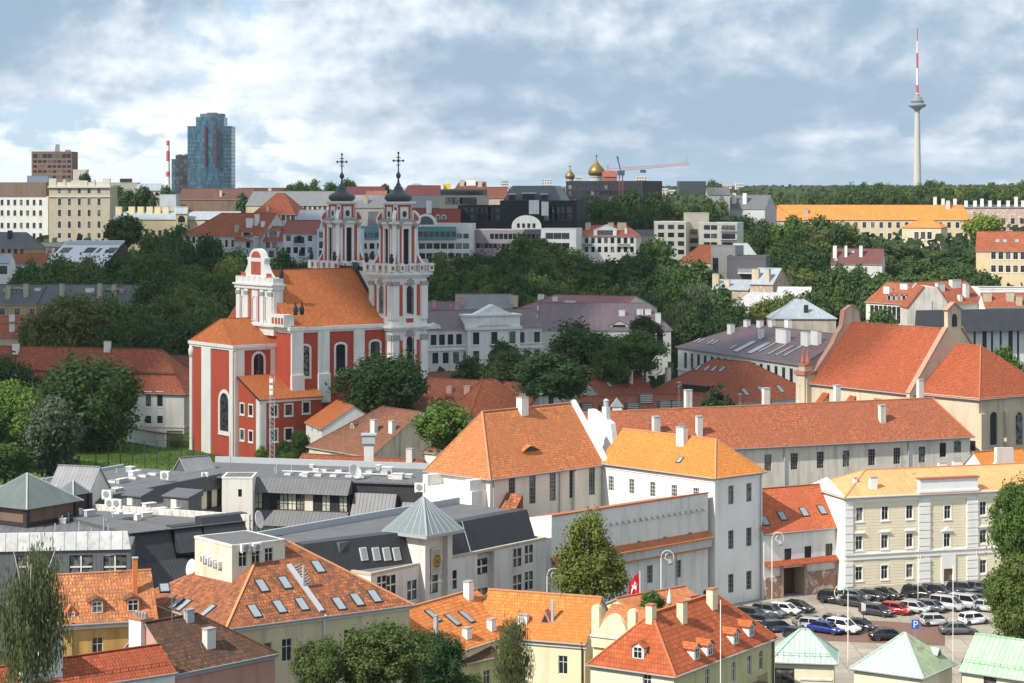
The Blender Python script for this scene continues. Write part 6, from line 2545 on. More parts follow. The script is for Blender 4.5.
H('red_roof_villa', 'villa with an orange-red tiled roof left of the concrete tower', D(679, 261, 810), D(716, 255, 800), 14, 6, T_far, hl=5, wm=M_ivory, chims=(), wins=(('px', 'F', [(683, 268)], 1.5, 2.0, 'p'),))

# the apartment blocks
H('apartment_block', 'pale five-storey apartment block with balconies above the trees', D(654, 222, 900), D(686, 222.5, 896), 12, 0, M_felt, roof='f', wm=wall((.60, .57, .49), .2), fm=M_dark, tm=M_white, par=.3,
  wins=tuple(('row', 'F', (661, y), (681, y), 3, 2.6 if y < 300 else 2, 1.9, 'p') for y in (227, 235, 243.5, 252)), group='pale apartment blocks')
H('apartment_block', 'pale apartment block with recessed grey balconies, right of its taller stair core', D(699, 223, 895), D(737, 222.5, 890), 12, 0, M_felt, roof='f', wm=wall((.62, .60, .52), .2), fm=M_dark, tm=M_white, par=.3,
  wins=tuple(('row', 'F', (707, y), (714, y), 2, 2.6, 1.9, 'p') for y in (227.5, 236, 244.5)) + tuple(('px', 'F', [(728.5, y)], 5.6, 2.1, 'mB') for y in (228, 236.5, 245)))
H('apartment_block', 'taller plain cream stair core between the two pale apartment blocks', D(686, 213.5, 902), D(709, 213.5, 902), 12, 0, M_felt, roof='f', wm=wall((.64, .58, .46), .2), fm=M_dark, par=.3, wins=tuple(('px', 'F', [(694, y)], 3.2, 2.2, 'mB') for y in (232, 240.5, 249)))
H('white_villa', 'white apartment villa with a bowed gable, balconies and a red roof', D(576, 235.5, 905), D(636, 235.5, 900), 14, 4.2, seam((.33, .07, .05), .8, .5), wm=wall((.72, .71, .67), .12), fm=M_dark, tm=M_white, hl=5, hr=5,
  wins=(('row', 'F', (580, 240.5), (632, 240.5), 9, 1.5, 2.3, 'p'), ('row', 'F', (580, 249.5), (632, 249.5), 9, 1.5, 2.3, 'p'), ('px', 'F', [(586, 245), (624, 245)], 5, .5, 'pB')), chims=(('F', 588, 229, 2, 1.2, 2.6, M_beige), ('F', 611, 229, 2.2, 1.2, 2.6, M_beige), ('F', 622, 229, 3.6, 1.2, 2.6, M_beige), ('F', 626, 233, 1, .8, 2)),
  dorm=(('F', 605, 235.5, 9.5, 2.4, 2.0, M_white, M_white),))
H('cream_side_house', 'blank cream gable wall right of the white villa', D(634, 234.5, 925), D(657, 231, 930), 5, 2.0, M_felt, wm=wall((.58, .49, .36), .35))
tw = wall((.70, .70, .68), .12)
H('terrace_block', 'white apartment terrace with a teal top floor and a half-round gable', D(411, 224, 895), D(472, 224, 893), 16, 0, M_felt, roof='f', wm=tw, fm=M_dark, tm=M_white, par=.2,
  wins=(('row', 'F', (422, 246), (466, 246), 7, 2.6, 2.3, 'p'), ('row', 'F', (422, 256), (466, 256), 7, 2.6, 2.3, 'p'), ('row', 'F', (421, 236), (466, 236), 8, 2.2, 2.0, 'p')))
tb = House('x', 'x', D(411, 228, 894.4), D(456, 228, 892.8), .4)
b = MB()
b.box(-.3, tb.L, -.25, .0, tb.h - 4.6, tb.h + .6)
for k_ in range(8):
    b.box(.6 + k_ * tb.L / 8, 2.4 + k_ * tb.L / 8, -.3, -.2, tb.h - 3.6, tb.h - 1.4, 1)
pr2 = tb.root
o = b.build('teal_band', [plain((.10, .27, .27), .6), M_glass], tb.root)
last = [q for q in COL.objects if q.name.startswith('terrace_block')][-1]
tb_to = Matrix.Translation(last.location) @ Matrix.Rotation(last.rotation_euler.z, 4, 'Z')
o.parent = last
o.matrix_basis = tb_to.inverted() @ tb.M
b = MB()
cx_, cz_ = tb.L * .33, tb.h + .6
b.slab([(cx_ + 4.6 * math.cos(a), cz_ + 5.2 * math.sin(a)) for a in (pi * k / 14 for k in range(15))], MT(0, -.5, 0), 2, 0)
b.slab([(cx_ + 3.4 * math.cos(a), cz_ + .8 + 3.4 * math.sin(a)) for a in (pi * k / 14 for k in range(15))], MT(0, -.56, 0), .3, 1)
o = b.build('round_gable', [M_white, plain((.08, .1, .13), .2)], last, M=tb_to.inverted() @ tb.M)
bpy.data.objects.remove(tb.root)
H('terrace_block', 'white apartment terrace end with square windows left of the mauve front', D(456, 228.5, 900), D(474, 228.5, 900), 14, 0, M_felt, roof='f', wm=tw, fm=M_dark, par=.2, wins=(('row', 'F', (461.5, 236), (469.5, 236), 2, 2.7, 2.3, 'p'), ('row', 'F', (461.5, 246), (469.5, 246), 2, 2.7, 2.3, 'p')))
H('red_mansard_house', 'dark red mansard roof with white dormers above the teal terrace', D(412, 222, 925), D(460, 222, 925), 16, 5.5, tile((.23, .05, .04), .2, .6, .5), wm=M_offw, dorm=(('F', 417, 220, 2.6, 1.6, .6, M_white), ('F', 438, 219, 2.0, 1.6, .6, M_white), ('F', 444, 219, 2.0, 1.6, .6, M_white)), chims=(('F', 429, 212, 2.2, 1.6, 5, M_white),))
H('mauve_terrace', 'mauve-grey apartment front with rows of small windows', D(474, 229.5, 905), D(543, 229, 895), 14, 0, M_felt, roof='f', wm=wall((.36, .30, .34), .15), fm=M_dark, tm=M_white, par=.2,
  wins=(('row', 'F', (492, 236.5), (538, 236.5), 11, 1.7, 2.2, 'p'), ('row', 'F', (478, 246), (538, 246), 15, 1.7, 2.0, 'p')))
H('white_terrace_end', 'white cube-like apartment front right of the mauve terrace', D(541, 229, 893), D(576, 229, 890), 14, 0, M_felt, roof='f', wm=tw, fm=M_dark, par=.3, wins=(('row', 'F', (549.5, 236), (565.5, 236), 3, 3.2, 2.5, 'p'), ('row', 'F', (549.5, 246), (565.5, 246), 3, 3.2, 2.5, 'p')))
dg = plain((.014, .017, .023), .6)
H('black_glass_house', 'black glass-fronted building with terraces behind the mauve terrace', D(458, 206, 935), D(502, 203, 930), 18, 0, M_felt, roof='f', wm=dg, fm=M_dark, par=.4, wins=tuple(('row', 'F', (462, y), (497, y), 8, 3.6, 2.6, 'p') for y in (210, 217.5)))
H('black_glass_house', 'black glass building with a white half-round gable and white roof boxes', D(500, 201.5, 930), D(577, 205, 922), 18, 0, M_felt, roof='f', wm=dg, fm=plain((.1, .12, .15), .3), par=.4, wins=tuple(('row', 'F', (548, y), (573, y), 6, 3.4, 2.6, 'p') for y in (210, 217.5)),)
lh = [q for q in COL.objects if q.name.startswith('black_glass_house')][-1]
for nm, pts in (('roof_box', ((534, 204.5, 10), (545, 206, 7))),):
    for px, py, w_ in pts:
        b = MB()
        p = D(px, py, 918)
        b.box(-w_ / 2 * .42, w_ / 2 * .42, 0, 4, -4.0, 1.8)
        b.build(nm, M_white, lh, M=(Matrix.Translation(lh.location) @ Matrix.Rotation(lh.rotation_euler.z, 4, 'Z')).inverted() @ Matrix.Translation(p))
b = MB()
p = D(526.5, 229, 894)
b.slab([(-6, 0)] + [(-6 * math.cos(a), 1.2 + 4.4 * math.sin(a)) for a in (pi * k / 12 for k in range(13))] + [(6, 0)], MT(0, -.6, 0), 1.5, 0)
for k in range(4):
    b.box(-3.9 + 2.1 * k, -2.7 + 2.1 * k, -.65, -.5, .5, 2.3, 1)
b.build('round_gable', [M_white, M_dark], lh, M=(Matrix.Translation(lh.location) @ Matrix.Rotation(lh.rotation_euler.z, 4, 'Z')).inverted() @ Matrix.Translation(p))
H('modern_rooftop_block', 'cream and glass rooftop office behind the black glass house', D(439, 196.5, 990), D(477, 195, 985), 18, 0, M_felt, roof='f', wm=wall((.52, .46, .36), .2), fm=M_dark, par=.5, wins=(('row', 'F', (443, 201), (472, 201), 5, 4.5, 3.2, 'p'),))
H('glass_attic_block', 'grey glass attic storey with a flat roof behind the cream rooftop office', D(440, 190, 1010), D(487, 189.5, 1010), 18, 0, M_felt, roof='f', wm=plain((.13, .16, .17), .3), fm=M_dark, par=.3, wins=(('row', 'F', (447, 193.5), (483, 193.5), 7, 5, 2.0, 'p'),))
H('grey_mansard_house', 'grey-blue mansard roof with light dormers before the gold domes', D(502, 203, 960), D(562, 203.5, 955), 24, 7.5, seam((.115, .13, .145), .9, .5), roof='m', inset=4, wm=M_offw, fm=M_dark, wins=(('row', 'F', (506, 206), (556, 206), 9, 2, 2, 'p'),))
lh = [q for q in COL.objects if q.name.startswith('grey_mansard_house')][-1]
K = (Matrix.Translation(lh.location) @ Matrix.Rotation(lh.rotation_euler.z, 4, 'Z')).inverted()
for px, w_, hh, st in ((512, 3, 2.6, 0), (529, 6, 3.0, 1), (544, 3, 2.6, 0)):
    b = MB()
    p = D(px, 200.5, 954)
    b.box(-w_ / 2, w_ / 2, 0, 5, 0, hh, 0)
    b.box(-w_ / 2 - .2, w_ / 2 + .2, -.2, 5, hh, hh + .4, 1)
    b.box(-w_ / 2 + .3, w_ / 2 - .3, -.05, .3, .3, hh - .2, 2)
    b.build('dormer', [M_slate2, M_white, M_dark], lh, M=K @ Matrix.Translation(p))
H('flat_grey_block', 'long flat-topped grey-brown block in front of the gold domes', D(510, 187, 1120), D(566, 186.5, 1120), 20, 0, M_felt, roof='f', wm=wall((.26, .25, .25), .3), fm=M_dark, par=.3, wins=(('row', 'F', (514, 190.5), (562, 190.5), 8, 3, 1.6, 'p'),))
H('dark_office', 'long dark glass office building under the gold domes', D(566, 182, 1080), D(643, 184, 1060), 22, 0, M_felt, roof='f', wm=plain((.016, .02, .026), .6), fm=M_dark, par=.5, wins=tuple(('row', 'F', (570, y), (638, y), 16, 2.0, 2.2, 'p') for y in (187, 193, 199)))
H('far_dark_block', 'far dark cube of a building on the horizon by the crane tip', D(679, 181.5, 1900), D(706, 182, 1900), 25, 0, M_felt, roof='f', wm=plain((.05, .06, .075), .5), par=.3)
H('grey_house', 'grey hipped house among the trees right of the crane', D(708, 194, 1000), D(730, 195, 1000), 14, 3, seam((.11, .115, .12), .9, .5), wm=M_greyw, base=20)
H('grey_house', 'dark grey pitched roof behind the pale apartment blocks', D(718, 208, 1010), D(765, 208, 1000), 16, 6, seam((.12, .12, .125), .9, .5), wm=M_greyw, base=20, chims=(('F', 734, 203, 1.8, 1.2, 4.5), ('F', 745, 203, 1.8, 1.2, 4.5)))

# ---------------------------------------------------------------- right side, middle distance
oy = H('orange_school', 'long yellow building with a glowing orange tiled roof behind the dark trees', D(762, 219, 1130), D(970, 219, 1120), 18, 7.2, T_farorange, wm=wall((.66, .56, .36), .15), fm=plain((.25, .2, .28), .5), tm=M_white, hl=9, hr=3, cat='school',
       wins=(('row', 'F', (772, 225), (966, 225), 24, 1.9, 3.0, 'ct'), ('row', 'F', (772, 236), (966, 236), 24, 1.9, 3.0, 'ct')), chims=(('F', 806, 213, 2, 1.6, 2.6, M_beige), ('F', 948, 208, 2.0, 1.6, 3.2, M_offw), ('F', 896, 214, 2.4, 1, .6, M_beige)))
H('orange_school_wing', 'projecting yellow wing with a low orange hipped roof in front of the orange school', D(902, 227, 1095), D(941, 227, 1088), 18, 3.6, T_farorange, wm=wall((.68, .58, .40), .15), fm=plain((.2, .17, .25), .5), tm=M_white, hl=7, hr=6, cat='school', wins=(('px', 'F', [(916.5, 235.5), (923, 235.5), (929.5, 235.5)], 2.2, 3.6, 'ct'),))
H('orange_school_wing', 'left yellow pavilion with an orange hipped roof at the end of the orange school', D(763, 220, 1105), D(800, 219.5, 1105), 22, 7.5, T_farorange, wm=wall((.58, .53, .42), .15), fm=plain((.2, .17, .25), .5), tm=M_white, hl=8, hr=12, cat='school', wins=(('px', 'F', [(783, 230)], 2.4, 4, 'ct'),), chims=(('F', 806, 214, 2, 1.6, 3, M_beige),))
H('pink_gutted_house', 'pale pink house with a row of chimneys on its roofline, behind the yellow-green tree', D(935, 207.5, 1190), D(1060, 209, 1180), 16, 1.4, M_felt, wm=brickwall((.55, .36, .30), (.68, .58, .52)), fm=M_dark, wins=(('row', 'F', (985, 221), (1050, 221), 8, 2, 3, 'p'),),
  chims=tuple(('F', p, 206.5, 1.8, 1.2, 3.2 + (p % 3), M_white) for p in (935, 943, 948, 955, 966, 975, 982, 990, 999, 1008, 1016, 1023)))
H('yellow_red_roof_house', 'yellow house with a broad red tiled roof at the right edge', D(976, 250, 900), D(1070, 250, 890), 16, 7.5, T_far, wm=wall((.66, .53, .33), .2), fm=plain((.3, .28, .35), .5), tm=M_white,
  wins=(('row', 'F', (993.5, 256), (1060, 256), 10, 1.9, 2.8, 'ct'), ('row', 'F', (993.5, 269), (1060, 269), 10, 1.9, 2.8, 'ct')), sky=(('F', [(997.5, 241), (1005, 241), (1017, 241)], 1.6, 1.8),))
H('dark_red_villa', 'dark red-brown roofed house with white chimneys among the dark trees', D(831, 263, 860), D(882, 262, 855), 14, 5.6, seam((.135, .05, .045), .9, .5), wm=M_offw, chims=(('F', 835, 257, 1.4, 1.2, 4.4), ('F', 846, 256, 1, 1, 4), ('F', 861, 256, 1.2, 1, 4)), sky=(('F', [(850, 252), (853, 252), (836, 260)], 1.2, 1.5),))
rt = H('red_terrace_house', 'white house with a red tiled roof, a row of dormers and a big blank gable', D(866, 301, 655), D(908, 303, 640), 17, 5.5, T_far, wm=wall((.66, .61, .52), .3), fm=M_dark, tm=M_white, chims=(('F', 888, 292, 2.4, 1.4, 1.6), ('F', 905, 288, 3, 1.2, 1.2)),
       dorm=tuple(('F', p, 300, 1.7, 1.5, .4, M_white) for p in (889, 894, 899, 904)), wins=(('row', 'F', (872, 310), (903, 311), 8, 1.6, 2.6, 'p'), ('row', 'F', (872, 318), (903, 319), 8, 1.6, 2.6, 'p')))
H('red_terrace_house', 'orange-roofed house with white chimneys to the right of the blank gable', D(934, 304, 640), D(984, 303, 650), 16, 6.2, T_far, wm=wall((.68, .65, .58), .25), fm=M_dark, chims=(('F', 966, 296, 1.6, 1.2, 3.6), ('F', 940, 290, 2.8, 1.2, 2), ('F', 960, 300, 1.2, 1, 1.5), ('F', 955, 286, 3.5, 1.5, 1.8)))
gb = thing('gable_house', 'tall blank white gable between the two red-roofed houses', 'house', (X(931, 632), 632, 0))
b = MB()
z1 = Z(308, 632)
b.slab([(-6.8, 0), (6.6, 0), (6.6, z1 - 1), (2, z1 + 5.8), (-2, z1 + 6.2), (-6.8, z1)], MT(0, 0, 0), 12)
b.build('wall', wall((.60, .57, .52), .4), gb)
b = MB()
b.bar((-7.0, 6, z1 - .1), (-2, 6, z1 + 6.2), 12.4, .4)
b.bar((6.9, 6, z1 - 1.3), (2, 6, z1 + 5.9), 12.4, .4)
b.build('roof', T_far, gb)
b = MB()
b.box(.2, .5, -.1, .02, z1 - 14, z1 + 2)
b.build('downpipe', M_grey, gb)
H('low_white_block', 'low white flat-roofed block behind the black-roofed hall', D(980, 289, 690), D(1060, 289, 690), 14, 0, M_felt2, roof='f', wm=M_white, par=.3)
H('low_red_roof', 'long low red roof with brick chimneys at the right edge behind the black-roofed hall', D(985, 306, 640), D(1060, 306, 640), 10, 3.6, T_far, wm=M_white, chims=(('F', 987.5, 300, 2.2, 1.2, 2, M_beige), ('F', 1010, 300, 2.2, 1.2, 2.2, M_beige), ('F', 1019, 304, 1.6, 1.2, 2.2, M_beige)))
bh = H('black_roof_hall', 'modern hall with a black fascia over white panels and dark window slots', D(922, 330, 520), D(1060, 328, 530), 16, 0, M_felt, roof='f', wm=wall((.70, .71, .72), .06), fm=M_dark, par=.2)
b = MB()
b.hexa([(-1, -2.2, bh.h - .4), (bh.L, -2.2, bh.h - .4), (bh.L, 2, bh.h - .4), (-1, 2, bh.h - .4), (-.6, .8, bh.h + 4.6), (bh.L, .8, bh.h + 4.6), (bh.L, 2, bh.h + 4.6), (-.6, 2, bh.h + 4.6)])
b.build('fascia', M_black, bh.root)
for k in range(14):
    x = 2.0 + k * 2.3
    b = MB()
    b.box(x, x + (.5 if k % 3 else 1.1), -.06, .02, 1, bh.h - .6)
    b.build('window_slot', M_dark, bh.root)

# ---------------------------------------------------------------- left side, middle and far distance
H('slate_row', 'long dark slate-roofed row with many chimneys over a yellow wall', D(-20, 303, 735), D(36, 303, 730), 14, 6, M_slate, wm=wall((.50, .38, .22), .35), fm=M_frame, wins=(('row', 'F', (2, 312), (32, 312), 3, 1.8, 2.2, 'c'),), chims=(('F', 8, 298, 1.4, 1, 4, M_beige), ('F', 26, 296, 1.4, 1, 4, M_beige)), dorm=(('F', 15, 292, 9, 1.2, .3, M_zinc, M_zinc),))
H('slate_row', 'continuing dark slate roof with pale chimneys behind the big lawn trees', D(36, 303, 731), D(158, 304, 724), 14, 6, M_slate, wm=wall((.46, .36, .24), .35), chims=(('F', 62, 296, 1.4, 1, 4, M_beige), ('F', 100, 297, 1.4, 1, 4.4, M_beige), ('F', 114, 297, 1.4, 1, 4, M_beige), ('F', 140, 296, 1.2, 1, 3, M_beige), ('F', 38, 291, 2, 1, 1, M_white), ('F', 90, 291, 3, 1, 1, M_white)), dorm=(('F', 112, 293, 8, 1.2, .3, M_zinc, M_zinc),))
H('ochre_low_house', 'low house with a flat orange roof at the left edge', D(-20, 337, 640), D(38, 337, 640), 14, 3.5, T_far, wm=wall((.6, .5, .35), .3), chims=(('F', 12, 331, 1.4, 1, 2, M_white), ('F', 30, 333, 1.4, 1, 2, M_white)))
H('ochre_low_house', 'second low red-roofed house just behind the flat orange one', D(-20, 327, 670), D(34, 327, 670), 14, 3, T_far, wm=wall((.6, .5, .35), .3), chims=(('F', 12, 321, 1.6, 1, 2, M_white),))
sf = thing('solar_roof_house', 'sloping white panel roof with three dark windows and a black gable', 'building', (X(82, 850), 850, T(0, 850)))
zb_ = Z(263, 850) - T(0, 850)
zt_ = Z(241, 850) - T(0, 850)
w_ = 60 * 850 / FPX / 2
b = MB()
b.hexa([(-w_ - 2.4, -3, 0), (w_ - 1.5, -3, 0), (w_ + 3, 10, 0), (-w_ + 4, 10, 0), (-w_ - 2.4, -3, zb_), (w_ - 1.5, -3, zb_), (w_ + 3, 10, zt_), (-w_ + 4, 10, zt_)], 0)
b.face([(w_ - 1.4, -3, 0), (w_ + 3.1, 10, 0), (w_ + 3.1, 10, zt_), (w_ - 1.4, -3, zb_)], 1)
b.face([(w_ - 1.4, -3, zb_), (w_ + 3.1, 10, zt_), (w_ + 6.5, 10, zb_ - 3), (w_ + 5, -2, zb_ - 6)], 1)
b.build('panel_roof', [wall((.66, .67, .70), .08), M_dark], sf)
P = lambda s, t: Vector((-w_ - 2.4 + 4.6 * t * 1.35 + s * (2 * w_ + .4), -3 + 13 * t, zb_ + (zt_ - zb_) * t)) + Vector((0, -.06, .08))
for s0, s1, t0, t1, nm in ((.06, .22, .45, .68, 'window'), (.46, .62, .45, .68, 'window'), (.67, .72, .45, .65, 'window'), (.83, .97, .45, .68, 'window'), (.03, .98, .80, .97, 'glass_strip')):
    b = MB()
    b.face([P(s0, t0), P(s1, t0), P(s1, t1), P(s0, t1)])
    b.build(nm, M_glass if nm == 'window' else plain((.36, .38, .42), .3), sf)
H('white_school', 'long white five-storey building with a brown attic on the far left', D(-40, 197, 1105), D(48, 197, 1100), 20, 0, M_felt, roof='f', wm=wall((.66, .66, .63), .15), fm=M_dark, tm=M_white, par=.3, cat='building',
  wins=tuple(('row', 'F', (2, y), (47, y), 8, 1.5, 2.7, 'pk') for y in (202.5, 213, 225.5, 236)), chims=tuple(('F', p, 192, 2, 1.4, 2.6, M_dark) for p in (1, 11, 20, 28, 33, 39)))
lh = [q for q in COL.objects if q.name.startswith('white_school')][-1]
b = MB()
b.box(0, 44.5, -.15, 8, 0, 7.4)
b.build('attic', wall((.20, .15, .12), .3), lh, M=MT(0, 0, Z(197, 1105) - 0))
gq = H('grand_house', 'tall beige six-storey house with white window surrounds and a crested parapet', D(49, 187, 1085), D(110, 187, 1085), 20, 0, M_felt, roof='f', wm=wall((.47, .42, .32), .2), fm=M_dark, tm=wall((.60, .57, .49), .15), par=.6,
       wins=(('row', 'F', (59.5, 191), (99, 191), 5, 1.5, 2.2, 'p'), ('row', 'F', (59.5, 202), (99, 202), 5, 1.5, 3.2, 'cth'), ('row', 'F', (59.5, 213), (99, 213), 5, 1.5, 3.2, 'ct'), ('row', 'F', (59.5, 224.5), (99, 224.5), 5, 1.5, 3.4, 'cta'), ('row', 'F', (59.5, 235.5), (99, 235.5), 5, 1.5, 2.4, 'p')))
for p0, p1, hh in ((0, 3.5, 4.2), (26.6, 30.1, 4.2), (7, 8.2, 3.6), (21.5, 22.7, 3.6), (11, 19, 3.2)):
    b = MB()
    b.box(p0, p1, -.4, 2, gq.h, gq.h + hh)
    b.build('crest', wall((0.60, 0.57, 0.49), .15), gq.root)
b = MB()
b.box(0, 30, -.1, 1.5, gq.h, gq.h + 2.4)
b.box(-.5, 30.5, -.8, 1, gq.h - .4, gq.h + .5)
b.box(-.3, 30.3, -.4, 1, gq.h - 5.0, gq.h - 4.4)
b.build('cornice', wall((.60, .57, .49), .15), gq.root)
H('low_beige_row', 'low beige row at the foot of the grand house', D(26, 246, 1010), D(108, 246, 1010), 10, 1.5, M_slate2, wm=wall((.4, .36, .3), .3), fm=M_dark, wins=(('row', 'F', (34, 251), (104, 251), 10, 2, 2.4, 'p'),))
H('ochre_house', 'ochre house with a slate roof at the far left edge', D(-30, 247, 900), D(25, 246, 890), 14, 6, M_slate, wm=wall((.52, .38, .20), .25), fm=M_dark, hr=4, wins=(('row', 'F', (3, 252), (22, 252), 4, 1.7, 3.4, 'ct'),), chims=(('F', 10, 238, 1.6, 1.2, 3, M_dark),))
H('white_house', 'small white house with dark windows at the left edge among trees', D(-20, 262, 800), D(9, 262, 800), 10, 3, M_zincroof, wm=M_white, fm=M_dark, wins=(('px', 'F', [(5, 270), (1, 270)], 1.6, 3, 'p'),), base=8)
H('red_low_house', 'low red roof half hidden by trees left of the white panel roof', D(10, 263, 840), D(46, 263, 840), 10, 3.4, T_far, wm=M_offw, base=10)
H('orange_brown_block', 'orange-brown nine-storey office block with ribbon windows on the left skyline', D(31.5, 152, 1480), D(72, 152, 1480), 20, 0, M_felt, roof='f', wm=wall((.24, .155, .11), .2), fm=M_dark, tm=M_dark, par=.3,
  wins=(('row', 'F', (35, 156), (69, 156), 8, 3.0, 3.0, 'p'), ('row', 'F', (35, 161.5), (69, 161.5), 8, 2.6, 2.0, 'p'), ('row', 'F', (35, 166.5), (69, 166.5), 8, 2.6, 2.0, 'p'), ('row', 'F', (35, 171.5), (69, 171.5), 8, 2.6, 2.0, 'p'), ('row', 'F', (35, 177), (69, 177), 8, 2.6, 2.0, 'p')), chims=(('F', 57.5, 152, 2.4, 2, 5, M_grey), ('F', 68, 152, 3.4, 2, 1.4, M_grey), ('F', 56, 152, 1.2, 1, 3, M_grey)))
H('glass_annexe', 'blue-grey glazed annexe on the skyline in front of the orange-brown block', D(27, 176, 1250), D(48, 174.5, 1250), 12, 0, M_zincroof, roof='f', wm=plain((.20, .26, .32), .3), fm=M_dark, par=.2)
H('water_tank_house', 'small cream roof house with a flat cap on the skyline', D(73, 171, 1240), D(86, 171, 1240), 8, 0, M_offw, roof='f', wm=wall((.55, .52, .45), .2), fm=M_dark, par=.8)
H('skyline_house', 'pale house with roof boxes on the skyline right of the grand house', D(109, 183, 1300), D(137, 182, 1300), 12, 0, M_felt, roof='f', wm=wall((.44, .41, .36), .3), par=.3, chims=(('F', 123, 183, 3.5, 2, 2.6, M_dark), ('F', 129, 183, 3.5, 2, 2.6, M_dark)))
H('skyline_house', 'pale gabled house on the skyline left of the striped chimney', D(136, 190, 1250), D(160, 190, 1250), 12, 3.5, M_zincroof, wm=wall((.5, .47, .42), .3), fm=M_dark, wins=(('row', 'F', (140, 194), (157, 194), 4, 2, 2, 'p'),))
H('skyline_house', 'small light blue house on the slope below the striped chimney', D(160, 195, 1200), D(176, 195, 1200), 10, 0, M_zincroof, roof='f', wm=wall((.5, .55, .6), .2), par=.3)
yb = H('yellow_baths', 'long pale yellow historic house with round arches and a row of yellow chimneys', D(113, 219, 1040), D(236, 220, 1030), 16, 3.6, M_zincroof, wm=wall((.55, .46, .28), .25), fm=M_dark, tm=M_cream, wins=(('row', 'F', (136, 222), (196, 222), 11, 1.9, 2.8, 'at'), ('row', 'F', (140, 233), (200, 233), 10, 1.8, 2.6, 'ct'), ('px', 'F', [(207, 221)], 1.6, 1.5, 'p')),
       chims=tuple(('F', p, 213, 3.0, 1.4, 3.0, wall((.62, .54, .32), .2)) for p in (119, 132, 141, 150, 158, 166, 178, 185)))
H('yellow_baths_bay', 'taller pale yellow gabled bay with a big round window in the yellow historic house', D(176, 213, 1030), D(187, 213, 1030), 6, 2.5, M_zincroof, wm=wall((.57, .49, .3), .25), tm=M_cream, fm=M_dark, wins=(('px', 'F', [(181.5, 219)], 3.4, 3.4, 'at'),))
H('brown_tile_house', 'brownish house with an irregular tiled roof below the glass skyscraper', D(178, 199, 1250), D(250, 197, 1240), 14, 6, tile((.13, .065, .05), .5, .6, .5), wm=wall((.20, .14, .10), .4), chims=(('F', 221, 196, 1.4, 1, 3, M_beige),), base=22)
H('long_red_roof', 'long dark red roof along the skyline right of the skyscraper', D(237, 196, 1350), D(295, 196, 1350), 12, 5, tile((.09, .035, .03), .3, .6, .5), wm=wall((.4, .33, .25), .3), base=25, chims=(('F', 240, 196, 2, 2, 5, M_beige), ('F', 270, 196, 2, 2, 5, M_beige)))
H('grey_sheet_house', 'cream house with a long grey sheet-metal roof behind the red-roofed houses', D(246, 205, 1120), D(335, 206, 1110), 24, 7, seam((.15, .16, .165), 1.0, .5, rust=.1), wm=wall((.50, .43, .31), .3), fm=M_dark, wins=(('row', 'F', (290, 208), (330, 208), 9, 1.6, 2.0, 'p'),))
H('two_tier_house', 'house with a two-tier red pagoda-like roof above a white colonnaded floor', D(253, 213.5, 985), D(295, 213, 980), 18, 9, T_far, wm=wall((.56, .53, .47), .25), fm=M_dark, hl=8, hr=8, wins=(('row', 'F', (269, 217.5), (293, 217.5), 6, 1.8, 2.6, 'ct'),), chims=(('F', 268, 210, 1.2, 1, 1.5, M_beige),))
H('big_red_roof', 'white baroque house with a wide red hipped roof left of the apartment houses', D(183, 235, 900), D(262, 234, 880), 20, 9, T_far, hl=12, wm=wall((.62, .60, .57), .3), fm=M_dark, tm=M_white, wins=(('row', 'F', (214, 244), (258, 243), 8, 1.5, 3.0, 'ct'), ('row', 'F', (188, 240), (205, 240), 4, 1.5, 2.6, 'ct')),
  chims=(('F', 250, 226, 3, 1.4, 3.2, M_white), ('F', 257, 224, 1.4, 1.4, 4, M_white), ('F', 237, 231, 1.6, 1.2, 2.4, M_beige)))
H('red_attic_house', 'white house with red roof, wide dark attic windows and a round corner turret', D(234, 240, 885), D(283, 239, 878), 12, 5.5, T_far, wm=wall((.58, .57, .55), .3), fm=M_dark, tm=M_white, dorm=(('F', 247, 238, 4.5, 2.4, -1.2, M_offw, T_far, 'p'), ('F', 273, 237, 5.0, 2.6, -1.2, M_offw, T_far, 'p')), wins=(('row', 'F', (248, 245), (281, 245), 6, 1.8, 2.4, 'p'), ('row', 'F', (262, 254), (281, 254), 3, 2.2, 2.6, 'p')), chims=(('F', 263, 231, 1.4, 1, 4, M_white),))
lh = [q for q in COL.objects if q.name.startswith('red_attic_house')][-1]
b = MB()
b.lathe([(1.3, 0), (1.3, 5.6), (1.5, 5.7), (1.5, 6.0), (.0, 6.2)], 16)
p = D(256, 252, 880)
b.build('turret', M_greyw, lh, M=(Matrix.Translation(lh.location) @ Matrix.Rotation(lh.rotation_euler.z, 4, 'Z')).inverted() @ Matrix.Translation(p), smooth=False)
H('white_balcony_house', 'light blue-white apartment house with balconies and a red metal roof', D(283, 233, 870), D(317, 232.5, 868), 14, 5, seam((.22, .05, .035), .8, .5), wm=wall((.60, .64, .70), .12), fm=M_dark, tm=M_white, wins=(('row', 'F', (288.5, 238.5), (310, 238), 3, 1.8, 2.2, 'p'), ('row', 'F', (288.5, 250.5), (310, 250), 4, 1.8, 2.4, 'p'), ('px', 'F', [(299, 240)], 4.2, 2.6, 'mB'), ('px', 'F', [(302, 253)], 2.4, 2.4, 'mB')))
H('white_balcony_house', 'narrow white flat-roofed apartment house beside the far church tower', D(317, 230, 865), D(352, 230, 860), 12, 0, M_felt, roof='f', wm=wall((.62, .65, .70), .12), fm=M_dark, par=.4, wins=(('row', 'F', (321, 235), (350, 235), 5, 1.7, 2.2, 'p'), ('row', 'F', (321, 245), (350, 245), 5, 1.7, 2.6, 'p'), ('row', 'F', (321, 254), (350, 254), 5, 1.7, 2.6, 'p')))
